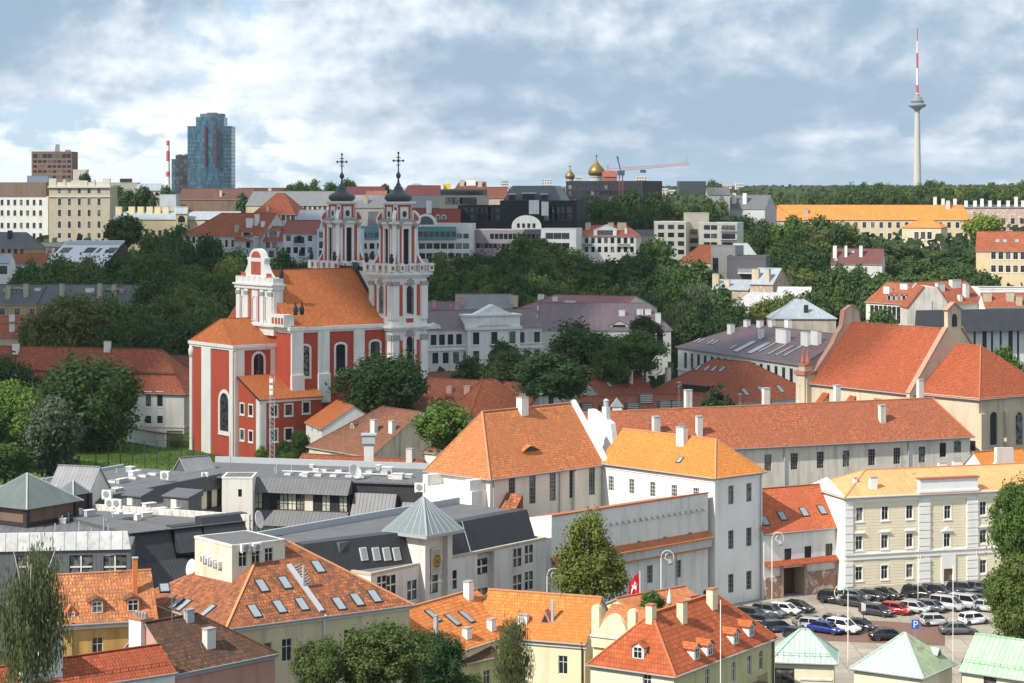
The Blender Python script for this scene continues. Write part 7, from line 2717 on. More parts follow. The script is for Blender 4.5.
H('teal_terrace', 'white apartment terrace with a teal top floor between the church towers', D(352, 227, 885), D(412, 227, 890), 14, 0, M_felt, roof='f', wm=plain((.11, .29, .29), .6), fm=M_dark, par=.2, wins=(('row', 'F', (358, 235), (408, 235), 9, 2, 2.0, 'p'),))
H('white_lower_terrace', 'white lower floors of the terrace seen between the church towers', D(350, 240.5, 882), D(413, 240.5, 888), 14, 0, M_felt, roof='f', wm=tw, fm=M_dark, par=.1, wins=(('row', 'F', (357, 246), (409, 246), 8, 2, 2.3, 'p'), ('row', 'F', (357, 256), (409, 256), 8, 2, 2.3, 'p')))
H('dark_attic_house', 'dark sheet-metal attic house seen between the church onion domes', D(368, 224, 930), D(396, 224, 930), 12, 5, M_slate, wm=M_greyw, fm=M_dark)
H('arched_stone_house', 'stone-grey house with a round arched opening behind the church', D(295, 224, 940), D(345, 222, 935), 14, 6, M_zincroof, wm=wall((.45, .41, .35), .4), fm=M_dark, wins=(('px', 'F', [(301, 222)], 4, 4, 'a'),))
H('grey_roof_row', 'row of grey roofs and cream gables behind the onion domes', D(350, 207, 1010), D(440, 207, 1000), 16, 5.5, seam((.21, .215, .22), 1.0, .5, rust=.2), wm=wall((.46, .42, .36), .3), chims=(('F', 366, 203, 2, 1.2, 3, M_beige),))
H('skyline_red_house', 'dark crimson sheet roof on the skyline between the two crosses', D(346, 198, 1250), D(384, 198, 1250), 14, 6.5, seam((.10, .02, .024), .9, .6), wm=wall((.45, .4, .33), .3), base=25)
H('skyline_red_house', 'wide crimson sheet roof on the skyline right of the near onion dome', D(402, 197, 1230), D(440, 197, 1230), 14, 6.5, seam((.095, .02, .022), .9, .6), wm=wall((.45, .4, .33), .3), base=25, hl=3)
H('cream_gable_house', 'cream gabled house on the skyline between the church domes', D(366, 200, 1150), D(386, 199, 1150), 12, 5, tile((.3, .12, .08), .4, .6, .5), wm=wall((.52, .44, .33), .3), base=25)
H('domed_office', 'flat grey vault of a hall on the skyline with an aerial', D(402, 190, 1400), D(430, 190, 1400), 20, 4, seam((.24, .25, .26), 1.0, .5), hl=7, hr=7, wm=M_greyw, base=25)
H('skyline_house', 'white and yellow painted gable house on the skyline', D(436, 184, 1500), D(443, 184, 1500), 10, 0, M_white, roof='f', wm=M_white, base=30, par=.3)
H('skyline_house', 'bright yellow painted block on the skyline', D(444, 184, 1505), D(450, 184, 1505), 10, 0, M_white, roof='f', wm=wall((.75, .55, .05), .1), base=30, par=.3)
H('skyline_house', 'reddish mansard house with chimneys on the skyline left of the grey mansard', D(452, 193, 1180), D(486, 192, 1180), 14, 6, tile((.16, .06, .045), .4, .6, .5), wm=wall((.5, .42, .33), .3), base=25, hl=4, chims=(('F', 462, 185, 2.4, 1.4, 2.4, M_beige), ('F', 480, 186, 2.4, 1.4, 2.4, M_beige), ('F', 471, 184, 5, 2, 2.6, M_white)))
H('skyline_house', 'brick-red tiled house on the skyline beside the grey mansard house', D(484, 197, 1100), D(507, 197, 1100), 12, 5, tile((.19, .07, .045), .4, .6, .5), wm=wall((.5, .42, .33), .3), base=25)
for i, (px, top, w_, low, Y) in enumerate(((505, 180, 7, 188, 2600), (547, 178.5, 10, 188, 2700), (578.5, 176.5, 7, 187, 2600), (641.5, 176, 10, 190, 2400), (651, 190, 12, 198, 2000), (662, 188.5, 12, 198, 2100), (672, 190, 8, 197, 2200), (714, 187, 8, 195, 2600), (727, 184.5, 10, 193, 2600), (740, 183, 8, 192, 2700))):
    lb = ('far white tower block on the skyline left of the domes', 'far white tower block on the skyline behind the grey block', 'far pale tower block between the two gold domes', 'far white tower block just right of the crane mast', 'far pale housing block below the crane jib', 'far long pale housing block below the crane jib end', 'far small pale block at the tree line', 'far white block left of the pinkish tower block', 'far pinkish tower block on the skyline', 'far low pale block half behind trees on the skyline')[i]
    c = (.60, .60, .60) if i != 8 else (.6, .48, .45)
    H('tower_block', lb, D(px - w_ / 2, top, Y), D(px + w_ / 2, top, Y), 14, 0, M_felt, roof='f', wm=wall(c, .1), fm=M_grey, par=.3, cat='tower block', wins=tuple(('row', 'F', (px - w_ / 2 + 1, top + 2 + 2.6 * k), (px + w_ / 2 - 1, top + 2 + 2.6 * k), 4, 1.6, 1.5, 'p') for k in range(3)))

# ---------------------------------------------------------------- skyline landmarks
def curtain(c, pitch=1.5, storey=3.4):           # a glazed curtain wall with panes of differing tint
    t = Nt('curtain_wall', .12, .6)
    uvn = t.n('ShaderNodeTexCoord')
    br = t.n('ShaderNodeTexBrick', offset=0.0, i_Scale=1.0)
    t.l(uvn.outputs['UV'], br.inputs['Vector'])
    br.inputs['Color1'].default_value = (*sc(c, 1.55), 1)
    br.inputs['Color2'].default_value = (*sc(c, .6), 1)
    br.inputs['Mortar'].default_value = (*sc(c, .5), 1)
    br.inputs['Mortar Size'].default_value = .14
    br.inputs['Brick Width'].default_value = pitch
    br.inputs['Row Height'].default_value = storey
    return t.color(br.outputs['Color'])


Y = 1750
sk = thing('glass_skyscraper', 'tall blue-green glass skyscraper with stepped shoulders and two red vertical strips', 'skyscraper', (X(211, Y), Y, T(0, Y)))
M_cur = curtain((.045, .105, .155))
zr = lambda py: Z(py, Y) - T(0, Y)
k = Y / FPX
b = MB()


def rpoly(x0, x1, d, n=8, bulge=2.5):
    f = [(x0 + (x1 - x0) * i / n, -bulge * math.sin(pi * i / n)) for i in range(n + 1)]
    return f + [(x1, d), (x0, d)]


b.prism(rpoly(-23.5 * k, 20.5 * k, 24), 0, zr(126), 0, 1)
b.prism([(x, y - 1.2) for x, y in rpoly(-15 * k, 13 * k, 22)], 0, zr(117), 0, 1)
b.build('curtain_wall', [M_cur, M_grey], sk)
b = MB()
b.prism([(x, y + 3) for x, y in rpoly(-11.5 * k, 12 * k, 12)], zr(117), zr(113.5), 0)
b.box(-4, 4, 6, 10, zr(113.5), zr(112.3), 0)
b.build('crown_plant', plain((.10, .12, .14), .5), sk)
for px in (206.2, 216.7):
    b = MB()
    x = (px - 211) * k
    b.box(x - .75, x + .75, -5.0, -2, zr(165), zr(127), 0)
    b.build('red_strip', plain((.11, .035, .055), .5), sk)
b = MB()
for i in range(22):
    z = zr(126) * (i + .5) / 22
    b.prism([(x * 1.003, y - .12) for x, y in rpoly(-23.5 * k, 20.5 * k, 24)], z, z + .5, 0)
b.build('floor_band', plain((.04, .07, .09), .4), sk)
h = H('glass_tower', 'lower grey and glass tower block standing beside the glass skyscraper', D(175.5, 156, 1800), D(189, 156, 1800), 18, 0, M_felt, roof='f', wm=curtain((.055, .062, .07), 3.2, 3.4), fm=M_dark, cat='tower block', par=.8, chims=(('F', 180, 156, 3, 2, 1.4, M_grey), ('F', 186, 156, 2, 2, 1.8, M_grey)))
H('glass_tower', 'small teal glass block at the left foot of the skyscraper group', D(171.5, 159.5, 1850), D(176.5, 159.5, 1850), 14, 0, M_felt, roof='f', wm=curtain((.05, .12, .13), 1.6, 3.4), fm=M_dark, cat='tower block', par=.4)
Y = 2300
ck = thing('striped_chimney', 'slim red and white striped industrial chimney on the skyline', 'chimney', (X(168, Y), Y, T(0, Y)))
H0 = Z(140.5, Y) - T(0, Y)
b = MB()
n = 12
for i in range(n):
    z0, z1 = H0 * i / n, H0 * (i + 1) / n
    r0, r1 = 2.6 - .9 * i / n, 2.6 - .9 * (i + 1) / n
    b.grid([[(r0 * math.cos(a), r0 * math.sin(a), z0) for a in (2 * pi * j / 16 for j in range(16))], [(r1 * math.cos(a), r1 * math.sin(a), z1) for a in (2 * pi * j / 16 for j in range(16))]], 1 if (i == 11 or i in (8, 9) or i == 5) else 0, close=True)
b.build('shaft', [plain((.72, .70, .68), .7), plain((.50, .09, .07), .7)], ck, smooth=True)

Y = 4600
tv = thing('television_tower', 'slender concrete television tower with a round pod and a red and white mast', 'tower', (X(917.3, Y), Y, T(X(917.3, Y), Y)))
k = Y / FPX
zz = lambda py: Z(py, Y) - T(X(917.3, Y), Y)
b = MB()
b.lathe([(9.4, -20), (7.9, zz(180)), (6.6, zz(145)), (5.2, zz(110)), (5.2, zz(106))], 24)
b.build('shaft', plain((.52, .49, .45), .85), tv, smooth=True)
b = MB()
b.lathe([(5.2, zz(111)), (8, zz(109)), (17.5, zz(106.5)), (18.6, zz(105.5)), (18.6, zz(104.3)), (17.2, zz(103.8)), (13.6, zz(103.4)), (13.2, zz(100)), (11, zz(99.4)), (10.4, zz(97.5)), (6, zz(96.8)), (5.4, zz(95)), (0, zz(94.8))], 32)
b.build('pod', plain((.25, .27, .29), .5), tv)
b = MB()
b.lathe([(17.8, zz(105.2)), (17.9, zz(104.7)), (13.7, zz(102.9)), (13.7, zz(101)), (0, zz(101))], 32)
b.build('window_band', plain((.10, .14, .18), .2), tv)
b = MB()
seg = [(97, 93.5, 4.4, 1), (93.5, 85.5, 2.9, 0), (85.5, 67, 2.3, 1), (67, 52.5, 2.2, 0), (52.5, 40, 1.3, 1), (40, 33, 1.0, 0), (33, 27.5, .8, 0)]
for p0, p1, r, c in ((97, 94, 4.6, 1), (94, 93, 3.6, 0), (93, 85, 2.9, 1), (85, 68, 2.4, 0), (68, 53, 2.4, 1), (53, 41, 1.5, 0), (41, 28, 1.1, 1)):
    b.lathe([(r, zz(p0)), (r * .94, zz(p1))], 10, mi=c)
b.build('antenna_mast', [M_white, plain((.52, .06, .07), .6)], tv)


def domed(px, top, wpx, base, Y, label):
    t = thing('dome_tower', label, 'dome', (X(px, Y), Y, Z(base, Y) - 6))
    k = Y / FPX
    r = wpx * k / 2
    hb = Z(top, Y) - Z(base, Y)
    b = MB()
    b.lathe([(r * .72, 0), (r * .72, 6 + hb * .28), (r * .8, 6 + hb * .29), (r * .8, 6 + hb * .33)], 16)
    b.build('drum', wall((.45, .44, .42), .3), t)
    b = MB()
    z0 = 6 + hb * .33
    H_ = hb * .67
    b.lathe([(r * .74, z0), (r * .95, z0 + .10 * H_), (r, z0 + .22 * H_), (r * .93, z0 + .38 * H_), (r * .70, z0 + .55 * H_), (r * .40, z0 + .70 * H_), (r * .18, z0 + .85 * H_), (r * .06, z0 + H_), (0, z0 + H_ * 1.01)], 24)
    b.build('gilt_dome', plain((.24, .17, .055), .45, .55, .4), t, smooth=True)
    b = MB()
    b.bar((0, 0, z0 + H_), (0, 0, z0 + H_ * 1.32), .3, .3)
    b.bar((-.9, 0, z0 + H_ * 1.2), (.9, 0, z0 + H_ * 1.2), .25, .25)
    b.build('cross', M_dark, t)


domed(596.5, 159.5, 17, 184, 1160, 'large gilded onion dome on a pale drum on the skyline')
domed(570, 168.5, 10, 184, 1170, 'smaller gilded onion dome left of the large one')
H('red_scaffold_house', 'brick-red building with chimney pots beside the large gilded dome', D(603, 176, 1110), D(617, 176, 1110), 10, 2.5, tile((.35, .1, .06), .3, .6, .5), wm=wall((.42, .14, .1), .3), base=30, chims=(('F', 608, 172, 1.2, 1, 3.2, M_pink),))
# tower crane
Y = 1050
cr = thing('tower_crane', 'red tower crane with a long pale jib pointing right above the trees', 'crane', (X(621, Y), Y, T(0, Y)), math.radians(8))
k = Y / FPX
z0 = Z(174, Y) - T(0, Y)
M_cr = plain((.30, .10, .08), .6)
b = MB()
for sx in (-.8, .8):
    for sy in (-.8, .8):
        b.bar((sx, sy, 0), (sx, sy, z0), .22, .22)
for i in range(18):
    za, zb2 = z0 * i / 18, z0 * (i + 1) / 18
    b.bar((-.8, -.8, za), (.8, -.8, zb2), .14, .14)
    b.bar((.8, .8, za), (.8, -.8, zb2), .14, .14)
b.build('mast', M_cr, cr)
b = MB()
jl = 69 * k
for y_, zo in ((-.6, 0), (.6, 0), (0, 1.3)):
    b.bar((-7, y_, z0 + 1.0 + zo), (jl, y_, z0 + 4.4 + zo * .8), .22, .22)
for i in range(26):
    x = jl * i / 26
    za = z0 + 1.0 + 3.4 * (x + 7) / (jl + 7)
    b.bar((x, -.6, za), (x + jl / 52, 0, za + 1.25), .2, .2)
    b.bar((x + jl / 52, 0, za + 1.25), (x + jl / 26, -.6, za + .1), .2, .2)
b.bar((32, 0, z0 + 4), (32.4, 0, z0 + 9), .16, .16)
b.build('jib', plain((.40, .24, .21), .6), cr)
b = MB()
b.box(-1.6, 1.6, -1.2, 1.2, z0 - .6, z0 + 1.6)
b.box(9.5, 12, -.9, .9, z0 + .6, z0 + 2.0)
b.bar((0, 0, z0 + 1), (-2.0, 0, z0 + 8.5), .5, .5)
b.bar((-2.0, 0, z0 + 8.5), (-1.2, 0, z0 + 7), .6, .6)
b.build('cab', plain((.07, .11, .19), .5), cr)
mast('thin aerial on the skyline right of the church', 416, 160, 190, 1380, 'aerial')
mast('white parabolic mast on the far dark roofs', 798, 192, 206, 1200, 'aerial')

# ---------------------------------------------------------------- cars on the parking lot
def section(x, w, z0, zs, zt, n=0):
    return [(x, -w * .86, z0), (x, -w, z0 + .18), (x, -w, zs * .62 + z0 * .38), (x, -w * .97, zs), (x, -w * .80, zt), (x, w * .80, zt), (x, w * .97, zs), (x, w, zs * .62 + z0 * .38), (x, w, z0 + .18), (x, w * .86, z0)]


def car_parts(kind):
    L, w, hood, trunk, roofz, x0, x1, x2, x3 = {
        'sedan': (4.6, .90, .86, .95, 1.43, -2.05, -1.15, .55, 1.35),
        'hatch': (4.1, .87, .90, 1.0, 1.50, -2.0, -1.65, .55, 1.30),
        'suv': (4.6, .93, 1.02, 1.12, 1.70, -2.22, -1.85, .65, 1.35),
        'van': (4.7, .93, 1.05, 1.20, 1.85, -2.3, -2.1, .95, 1.75)}[kind]
    r = L / 2
    b = MB()
    b.grid([section(-r, w * .82, .40, .72, .78), section(-r + .12, w * .95, .28, trunk * .9, trunk * .96), section(-r + .5, w, .24, trunk * .97, trunk), section(x1, w, .22, trunk * .97, trunk), section(x2, w, .22, hood * 1.0, hood * 1.05),
            section(x3, w, .22, hood * .97, hood), section(r - .55, w * .98, .24, hood * .88, hood * .93), section(r - .12, w * .90, .28, hood * .72, hood * .78), section(r, w * .74, .38, .60, .66)], 0, close=True, caps=True)
    b.box(-r - .02, -r + .25, -w * .8, w * .8, .34, .52, 1)
    b.box(r - .25, r + .03, -w * .7, w * .7, .32, .48, 1)
    g = MB()
    wr = w * .72
    zb = max(trunk, hood) - .04
    bot = [(x0 + .08, -w * .86, trunk - .03), (x3, -w * .86, hood - .03), (x3, w * .86, hood - .03), (x0 + .08, w * .86, trunk - .03)]
    top = [(x1, -wr, roofz - .05), (x2 - .1, -wr, roofz - .05), (x2 - .1, wr, roofz - .05), (x1, wr, roofz - .05)]
    g.hexa(bot + top)
    rf = MB()
    rf.hexa([(x1 - .06, -wr - .03, roofz - .06), (x2 - .02, -wr - .03, roofz - .06), (x2 - .02, wr + .03, roofz - .06), (x1 - .06, wr + .03, roofz - .06),
             (x1 + .1, -wr + .1, roofz + .02), (x2 - .25, -wr + .1, roofz + .02), (x2 - .25, wr - .1, roofz + .02), (x1 + .1, wr - .1, roofz + .02)])
    for sy in (-1, 1):
        for (xa, za, ya), (xb, zb_, yb) in ((((x0 + .08), trunk - .03, w * .87), (x1, roofz - .03, wr)), ((x3, hood - .03, w * .87), (x2 - .1, roofz - .03, wr)), (((x1 + x2) / 2, (trunk + hood) / 2, w * .89), ((x1 + x2) / 2, roofz - .03, wr + .01))):
            rf.bar((xa, sy * ya, za), (xb, sy * yb, zb_), .09, .09)
        rf.box(x3 - .45, x3 - .25, sy * (w + .02) - .08, sy * (w + .02) + .08, hood, hood + .14)
    wh = MB()
    wh.lathe([(.2, -.11), (.32, -.11), (.335, -.06), (.335, .06), (.32, .11), (.2, .11)], 18, mi=0)
    wh.lathe([(.02, .08), (.2, .115), (.21, .0)], 10, mi=1)
    hl = MB()
    hl.box(-.10, .06, -.17, .17, -.06, .07)
    me = (b.mesh('body', [M_dark, M_dark], True), g.mesh('windows', plain((.012, .014, .017), .08, 0, .1)), rf.mesh('roof', M_dark), wh.mesh('wheel', [plain((.015, .015, .015), .8), plain((.35, .35, .36), .35, .6)]), hl.mesh('headlight', plain((.7, .7, .68), .2)), hl.mesh('tail_light', plain((.35, .02, .02), .3)))
    for p in me[0].polygons:
        p.use_smooth = p.material_index == 0
    return me, (L, w, hood, trunk)


CARS = {}


@cached
def paint(c):
    t = Nt('car_paint', .22, .5)
    t.b.inputs['Coat Weight'].default_value = .6
    t.b.inputs['Coat Roughness'].default_value = .05
    return t.color(c)


CCOL = {'k': (.012, .012, .014), 'd': (.03, .035, .045), 'g': (.10, .11, .12), 's': (.42, .43, .44), 'w': (.72, .72, .72), 'r': (.42, .015, .02), 'b': (.01, .03, .22), 't': (.20, .17, .14), 'n': (.02, .03, .06)}


def car(px, py, kind, c, ang, label, group='cars on the parking lot'):
    ang += rnd.uniform(-3, 3)
    if kind not in CARS:
        CARS[kind] = car_parts(kind)
    me, (L, w, hood, trunk) = CARS[kind]
    p = W(px, py, 0)
    t = thing('parked_car', label, 'car', (p.x, p.y, .014), math.radians(ang), group)
    t.scale = (1.1, 1.1, 1.1)
    for i, nm in ((0, 'body'), (2, 'roof')):
        o = ob(nm, me[i], t)
        o.material_slots[0].link = 'OBJECT'
        o.material_slots[0].material = paint(CCOL[c])
    ob('windows', me[1], t)
    for sx in (-L * .31, L * .31):
        for sy in (-1, 1):
            ob('wheel', me[3], t, MT(sx, sy * (w - .10), .335) @ Matrix.Rotation(-sy * pi / 2, 4, 'X'))
    for sy in (-1, 1):
        ob('headlight', me[4], t, MT(L / 2 - .13, sy * w * .66, hood * .72))
        ob('tail_light', me[5], t, MT(-L / 2 + .10, sy * w * .72, trunk * .80))
    return t


# heading: 0 points right; the rows stand with their noses to the lower right
CL = [
    (752, 621, 'suv', 'k', -32, 'black car at the left end of the row by the white tower house'),
    (769, 617, 'suv', 'g', -32, 'dark grey car second from the left beside the white tower house'),
    (785, 614.5, 'hatch', 'w', -32, 'white car between two dark cars beside the gateway'),
    (797, 611.5, 'sedan', 'k', -32, 'black car just in front of the dark gateway'),
    (778, 632, 'hatch', 'n', 14, 'dark blue-grey car partly behind the nearest green pavilion roof'),
    (811, 626, 'sedan', 't', 20, 'dark brownish estate car above the nearest green pavilion'),
    (826, 633, 'sedan', 'b', -34, 'bright blue car beside the white one near the green roof'),
    (815, 630, 'hatch', 's', -30, 'silver car half hidden left of the bright blue car'),
    (843, 632.5, 'suv', 'w', -38, 'white boxy car next to the bright blue car'),
    (859, 630, 'sedan', 'k', -34, 'black car right of the white boxy car by the lamp post'),
    (835, 603.5, 'suv', 'k', -35, 'large black van-like car at the left end of the row along the cream house'),
    (855, 606.5, 'sedan', 'd', -35, 'dark blue-black car standing a little forward behind the lamp post'),
    (855, 601.5, 'hatch', 'g', -35, 'dark grey car behind the forward dark blue one'),
    (871, 600, 'sedan', 'k', -35, 'black saloon third along the cream house wall'),
    (886, 598.5, 'sedan', 'k', -35, 'black saloon before the gap along the cream house wall'),
    (919, 598, 'suv', 'k', -30, 'black car left of the cream house door'),
    (937, 597, 'suv', 'k', -30, 'black car directly in front of the cream house door'),
    (963, 594.5, 'suv', 'd', -25, 'dark car right of the cream house door'),
    (981, 594, 'suv', 'g', -25, 'dark grey car at the far right by the cream house wall'),
    (973, 600.5, 'sedan', 'k', 30, 'black car turned the other way near the right tree'),
    (978, 607, 'suv', 'k', -30, 'black car partly behind the right tree'),
    (877, 615.5, 'sedan', 'd', -35, 'dark car left of the red one in the middle row'),
    (896, 614, 'hatch', 'r', -35, 'bright red car in the middle row'),
    (914.5, 613, 'hatch', 's', -35, 'pale silver car right of the red one'),
    (931, 611.5, 'hatch', 'g', -35, 'grey car between two silver ones in the middle row'),
    (947.5, 610, 'van', 's', -35, 'silver people carrier in the middle row'),
    (966, 608.5, 'van', 's', -35, 'second silver people carrier at the right end of the middle row'),
    (936, 625.5, 'hatch', 's', 4, 'silver hatchback standing across on the brick lane'),
    (974, 624, 'hatch', 'w', 24, 'white hatchback near the right tree'),
    (762, 626, 'sedan', 'k', -32, 'black car in front of the left end of the tower house row'),
    (800, 640, 'hatch', 'd', -34, 'dark car peeping over the ridge of the nearest green pavilion'),
    (838, 627, 'hatch', 'g', -34, 'grey hatchback behind the white boxy car'),
    (990, 612, 'hatch', 's', -35, 'silver car under the right tree'),
    (995, 602, 'suv', 'k', -25, 'black car deep under the right tree by the cream house'),
    (958, 634, 'sedan', 'g', 6, 'grey car behind the green roofs near the right tree'),
    (888, 640, 'sedan', 'k', 5, 'black car mostly hidden behind the larger green pavilion roof'),
]
for a in CL:
    car(*a)


# ---------------------------------------------------------------- street lamps, signs, flag
def lamp(label, px, top, low, Y=None, flip=1, curl=True):
    p = W(px, low, 0) if Y is None else Vector((X(px, Y), Y, 0))
    H_ = Z(top, p.y)
    t = thing('street_lamp' if curl else 'white_pole', label, 'street lamp' if curl else 'pole', (p.x, p.y, 0), 0)
    b = MB()
    b.tube([(0, 0, 0), (0, 0, 1.2), (0, 0, H_ - (1.0 if curl else 0))], [.085, .065, .05] if curl else [.075, .05, .035], 10)
    b.build('pole', M_frame, t, smooth=True)
    if curl:
        b = MB()
        pts = [(0, 0, H_ - 1.0)] + [(flip * (.85 - .85 * math.cos(a)), 0, H_ - 1.0 + .95 * math.sin(a)) for a in (pi * i / 10 for i in range(1, 14))]
        pts += [(flip * (.95 + .42 * math.cos(a)), 0, H_ - .95 + .42 * math.sin(a)) for a in (-.9 - pi * i / 7 for i in range(9))]
        b.tube(pts, .05, 8)
        b.build('curled_arm', M_frame, t, smooth=True)
        b = MB()
        b.lathe([(.05, 0), (.26, -.08), (.32, -.3), (.22, -.5), (0, -.55)], 12, (flip * 1.25, 0, H_ - 1.45))
        b.build('lantern', plain((.30, .31, .32), .3), t, smooth=True)


lamp('white curled street lamp in front of the pale palace wing, right of the flag', 661, 550, 640, 292, 1)
lamp('white curled street lamp by the dark gateway of the red-roofed house', 772, 532, 607, None, 1)
lamp('low white curled street lamp among the parked cars', 848, 584.5, 645, 276, -1)
lamp('white curled street lamp beside the large green tree, left of it', 547, 568, 640, 285, 1)
lamp('tall plain white pole beside the right end of the middle row of cars', 953, 566, 640, 272, 1, False)
lamp('thin plain white pole in front of the cream house wall', 918, 555, 592, 322, 1, False)
lamp('slim grey pole before the yellow-green house', 720.5, 600, 683, 232, 1, False)
p = W(924, 640, 0)
t = thing('parking_sign', 'blue parking sign with a white P in front of the silver hatchback', 'sign', (X(915.5, 285), 285, 0), math.radians(4))
zt = Z(625, 285)
b = MB()
b.tube([(0, .06, 0), (0, .06, zt + .9)], .05, 8)
b.build('post', M_grey, t)
M_blue = plain((.02, .10, .50), .4, 0, .1)
b = MB()
b.box(-.5, .5, -.02, .02, zt - .5, zt + .7, 0)
b.build('plate', M_blue, t)
b = MB()
b.box(-.26, -.12, -.04, -.02, zt - .35, zt + .55)
aa = [(.05 + .28 * math.cos(a), zt + .27 + .28 * math.sin(a)) for a in (-pi / 2 + pi * i / 10 for i in range(11))]
ab = [(.05 + .15 * math.cos(a), zt + .27 + .15 * math.sin(a)) for a in (-pi / 2 + pi * i / 10 for i in range(11))]
aa, ab = [(-.12, aa[0][1])] + aa + [(-.12, aa[-1][1])], [(-.12, ab[0][1])] + ab + [(-.12, ab[-1][1])]
for p1, p2, q1, q2 in zip(ab, ab[1:], aa, aa[1:]):
    b.hexa([(p1[0], -.04, p1[1]), (q1[0], -.04, q1[1]), (q1[0], -.02, q1[1]), (p1[0], -.02, p1[1]), (p2[0], -.04, p2[1]), (q2[0], -.04, q2[1]), (q2[0], -.02, q2[1]), (p2[0], -.02, p2[1])])
b.build('letter', M_frame, t)
t = thing('sign_post', 'small dark sign post among the cars by the brick lane', 'sign', (X(863.5, 300), 300, 0))
b = MB()
b.tube([(0, 0, 0), (0, 0, 3.6)], .06, 8)
b.build('post', M_dark, t)
b = MB()
b.box(-.3, .3, -.08, -.04, 2.6, 3.6)
b.build('plate', M_offw, t)
fl = thing('flag', 'red flag with a white mounted knight hanging from a white pole', 'flag', (X(640, 270), 270, 8))
zt = Z(571, 270) - 8
b = MB()
b.tube([(0, 0, 0), (0, 0, zt)], [.07, .05], 8)
b.build('pole', M_frame, fl)
b = MB()
rows = []
FN = lambda i, j: (-.12 - 1.25 * i / 8, .16 * math.sin(i * 1.2 + j * .5), zt - .25 - 2.6 * j / 8 - .09 * i * i / 8 - .55 * i / 8)
for j in range(9):
    rows.append([FN(i, j) for i in range(9)])
b.grid(rows)
b.build('cloth', plain((.52, .015, .03), .8, 0, .2), fl, smooth=True)
b = MB()                                         # the white rider, as a raised patch on both faces
KN = [(2.2, 5.6), (2.0, 4.2), (1.3, 3.8), (1.6, 3.2), (2.4, 3.1), (2.8, 2.4), (3.2, 2.0), (3.9, 2.1), (4.0, 2.8), (4.6, 3.1), (5.6, 2.2), (5.8, 2.5), (4.9, 3.5), (5.8, 3.8), (6.3, 4.6), (6.2, 5.6), (5.6, 5.4), (5.2, 4.7), (4.2, 4.8), (3.2, 4.7), (2.8, 5.5)]
cx_, cz_ = 4, 3.6
for dy in (-.05, .05):
    for (a, c), (d_, e) in zip(KN, KN[1:] + KN[:1]):
        tri = []
        for (i, j) in ((cx_, cz_), (a, c), (d_, e)):
            q = FN(i, j)
            tri.append((q[0], q[1] + dy, q[2]))
        b.face(tri)
b.build('emblem', M_frame, fl)

# ---------------------------------------------------------------- trees
G1, G2, G3, G4, G5 = 'trees behind the lawn palace', 'trees in the belt below the apartment terraces', 'trees on the slope below the crane', 'dark trees below the orange school', 'trees on the skyline'
tree(84, 347, 124, 505, 'd', 'huge dark green tree on the lawn hiding the palace', low=462)
tree(8, 378, 92, 470, 'y', 'bright yellow-green tree at the left edge', low=470)
tree(53, 391, 76, 450, 'g', 'grey-green slender tree in front of the huge dark one', low=486)
tree(12, 350, 60, 530, 'd', 'dark tree behind the bright yellow-green one at the left edge', low=420)
tree(5, 440, 60, 440, 'd', 'dark bushy tree low at the left edge above the pavilion')
tree(381, 344, 100, 486, 'd', 'large round dark tree in front of the near church tower', low=436)
tree(444, 402, 60, 385, 'm', 'bright green bush-like tree beside the orange-roofed hall', low=452)
tree(471, 357, 44, 516, 'd', 'small round dark tree on the low red roofs', low=402)
tree(505, 338, 36, 575, 'd', 'dark tree in front of the palace portico')
tree(552, 352, 84, 478, 'd', 'large dark tree behind the orange-roofed hall', low=402)
tree(512, 347, 60, 500, 'o', 'olive-tinged dark tree left of the large dark one behind the hall', low=400)
tree(583, 317, 78, 560, 'd', 'broad dark tree in front of the white palace', low=380)
tree(640, 329, 62, 550, 'm', 'leafy green tree at the right of the white palace', low=374)
tree(610, 338, 50, 545, 'd', 'dark tree between the two big trees before the palace')
tree(718, 379, 42, 455, 'c', 'dark pointed conifer on the red roofs', low=412, base=0)
tree(755, 396, 40, 450, 'o', 'low olive bush behind the long tiled range')
tree(590, 509, 78, 281, 'p', 'large yellowish-green tree in front of the pale palace wing', low=600, det='near')
tree(1022, 470, 72, 300, 'm', 'bright green maple-like tree high at the right edge', det='near')
tree(1018, 548, 66, 268, 'l', 'large leafy tree at the right edge over the parked cars', low=652, det='near')
tree(1004, 345, 42, 500, 'm', 'green tree in front of the white panelled hall')
tree(645, 316, 40, 600, 'd', 'dark tree behind the right range of the palace', low=350)
tree(880, 309, 46, 620, 'd', 'dark tree at the foot of the white dormer house')
tree(383, 618, 92, 214, 'o', 'olive-green tree in front of the hip-roofed cream house', low=700, det='near', var=0)
tree(318, 634, 62, 212, 'o', 'smaller olive tree left of the large one at the bottom', low=705, det='near', var=1)
tree(436, 626, 62, 226, 'd', 'dark green tree below the orange ribbed roof', low=705, det='near', var=0)
tree(462, 668, 50, 226, 'o', 'low olive tree at the bottom beside the birch', low=710, det='near', var=1)
tree(512, 606, 46, 236, 'w', 'slender weeping birch in front of the pale yellow house', low=705, det='near', trunkmat=M_birch)
tree(30, 526, 78, 192, 'w', 'big weeping birch at the lower left', low=690, det='near', trunkmat=M_birch)
tree(652, 590, 26, 264, 'm', 'leafy bush on the roof terrace', low=618, base=9, det='mid')
tree(646, 604, 22, 262, 'd', 'small dark terrace shrub beside the flag', low=620, base=9, det='mid')
tree(664, 606, 18, 262, 'o', 'round potted shrub beside the closed parasol', low=620, base=9, det='mid')
tree(125, 213, 44, 930, 'd', 'large round dark tree beside the grand house', low=252)
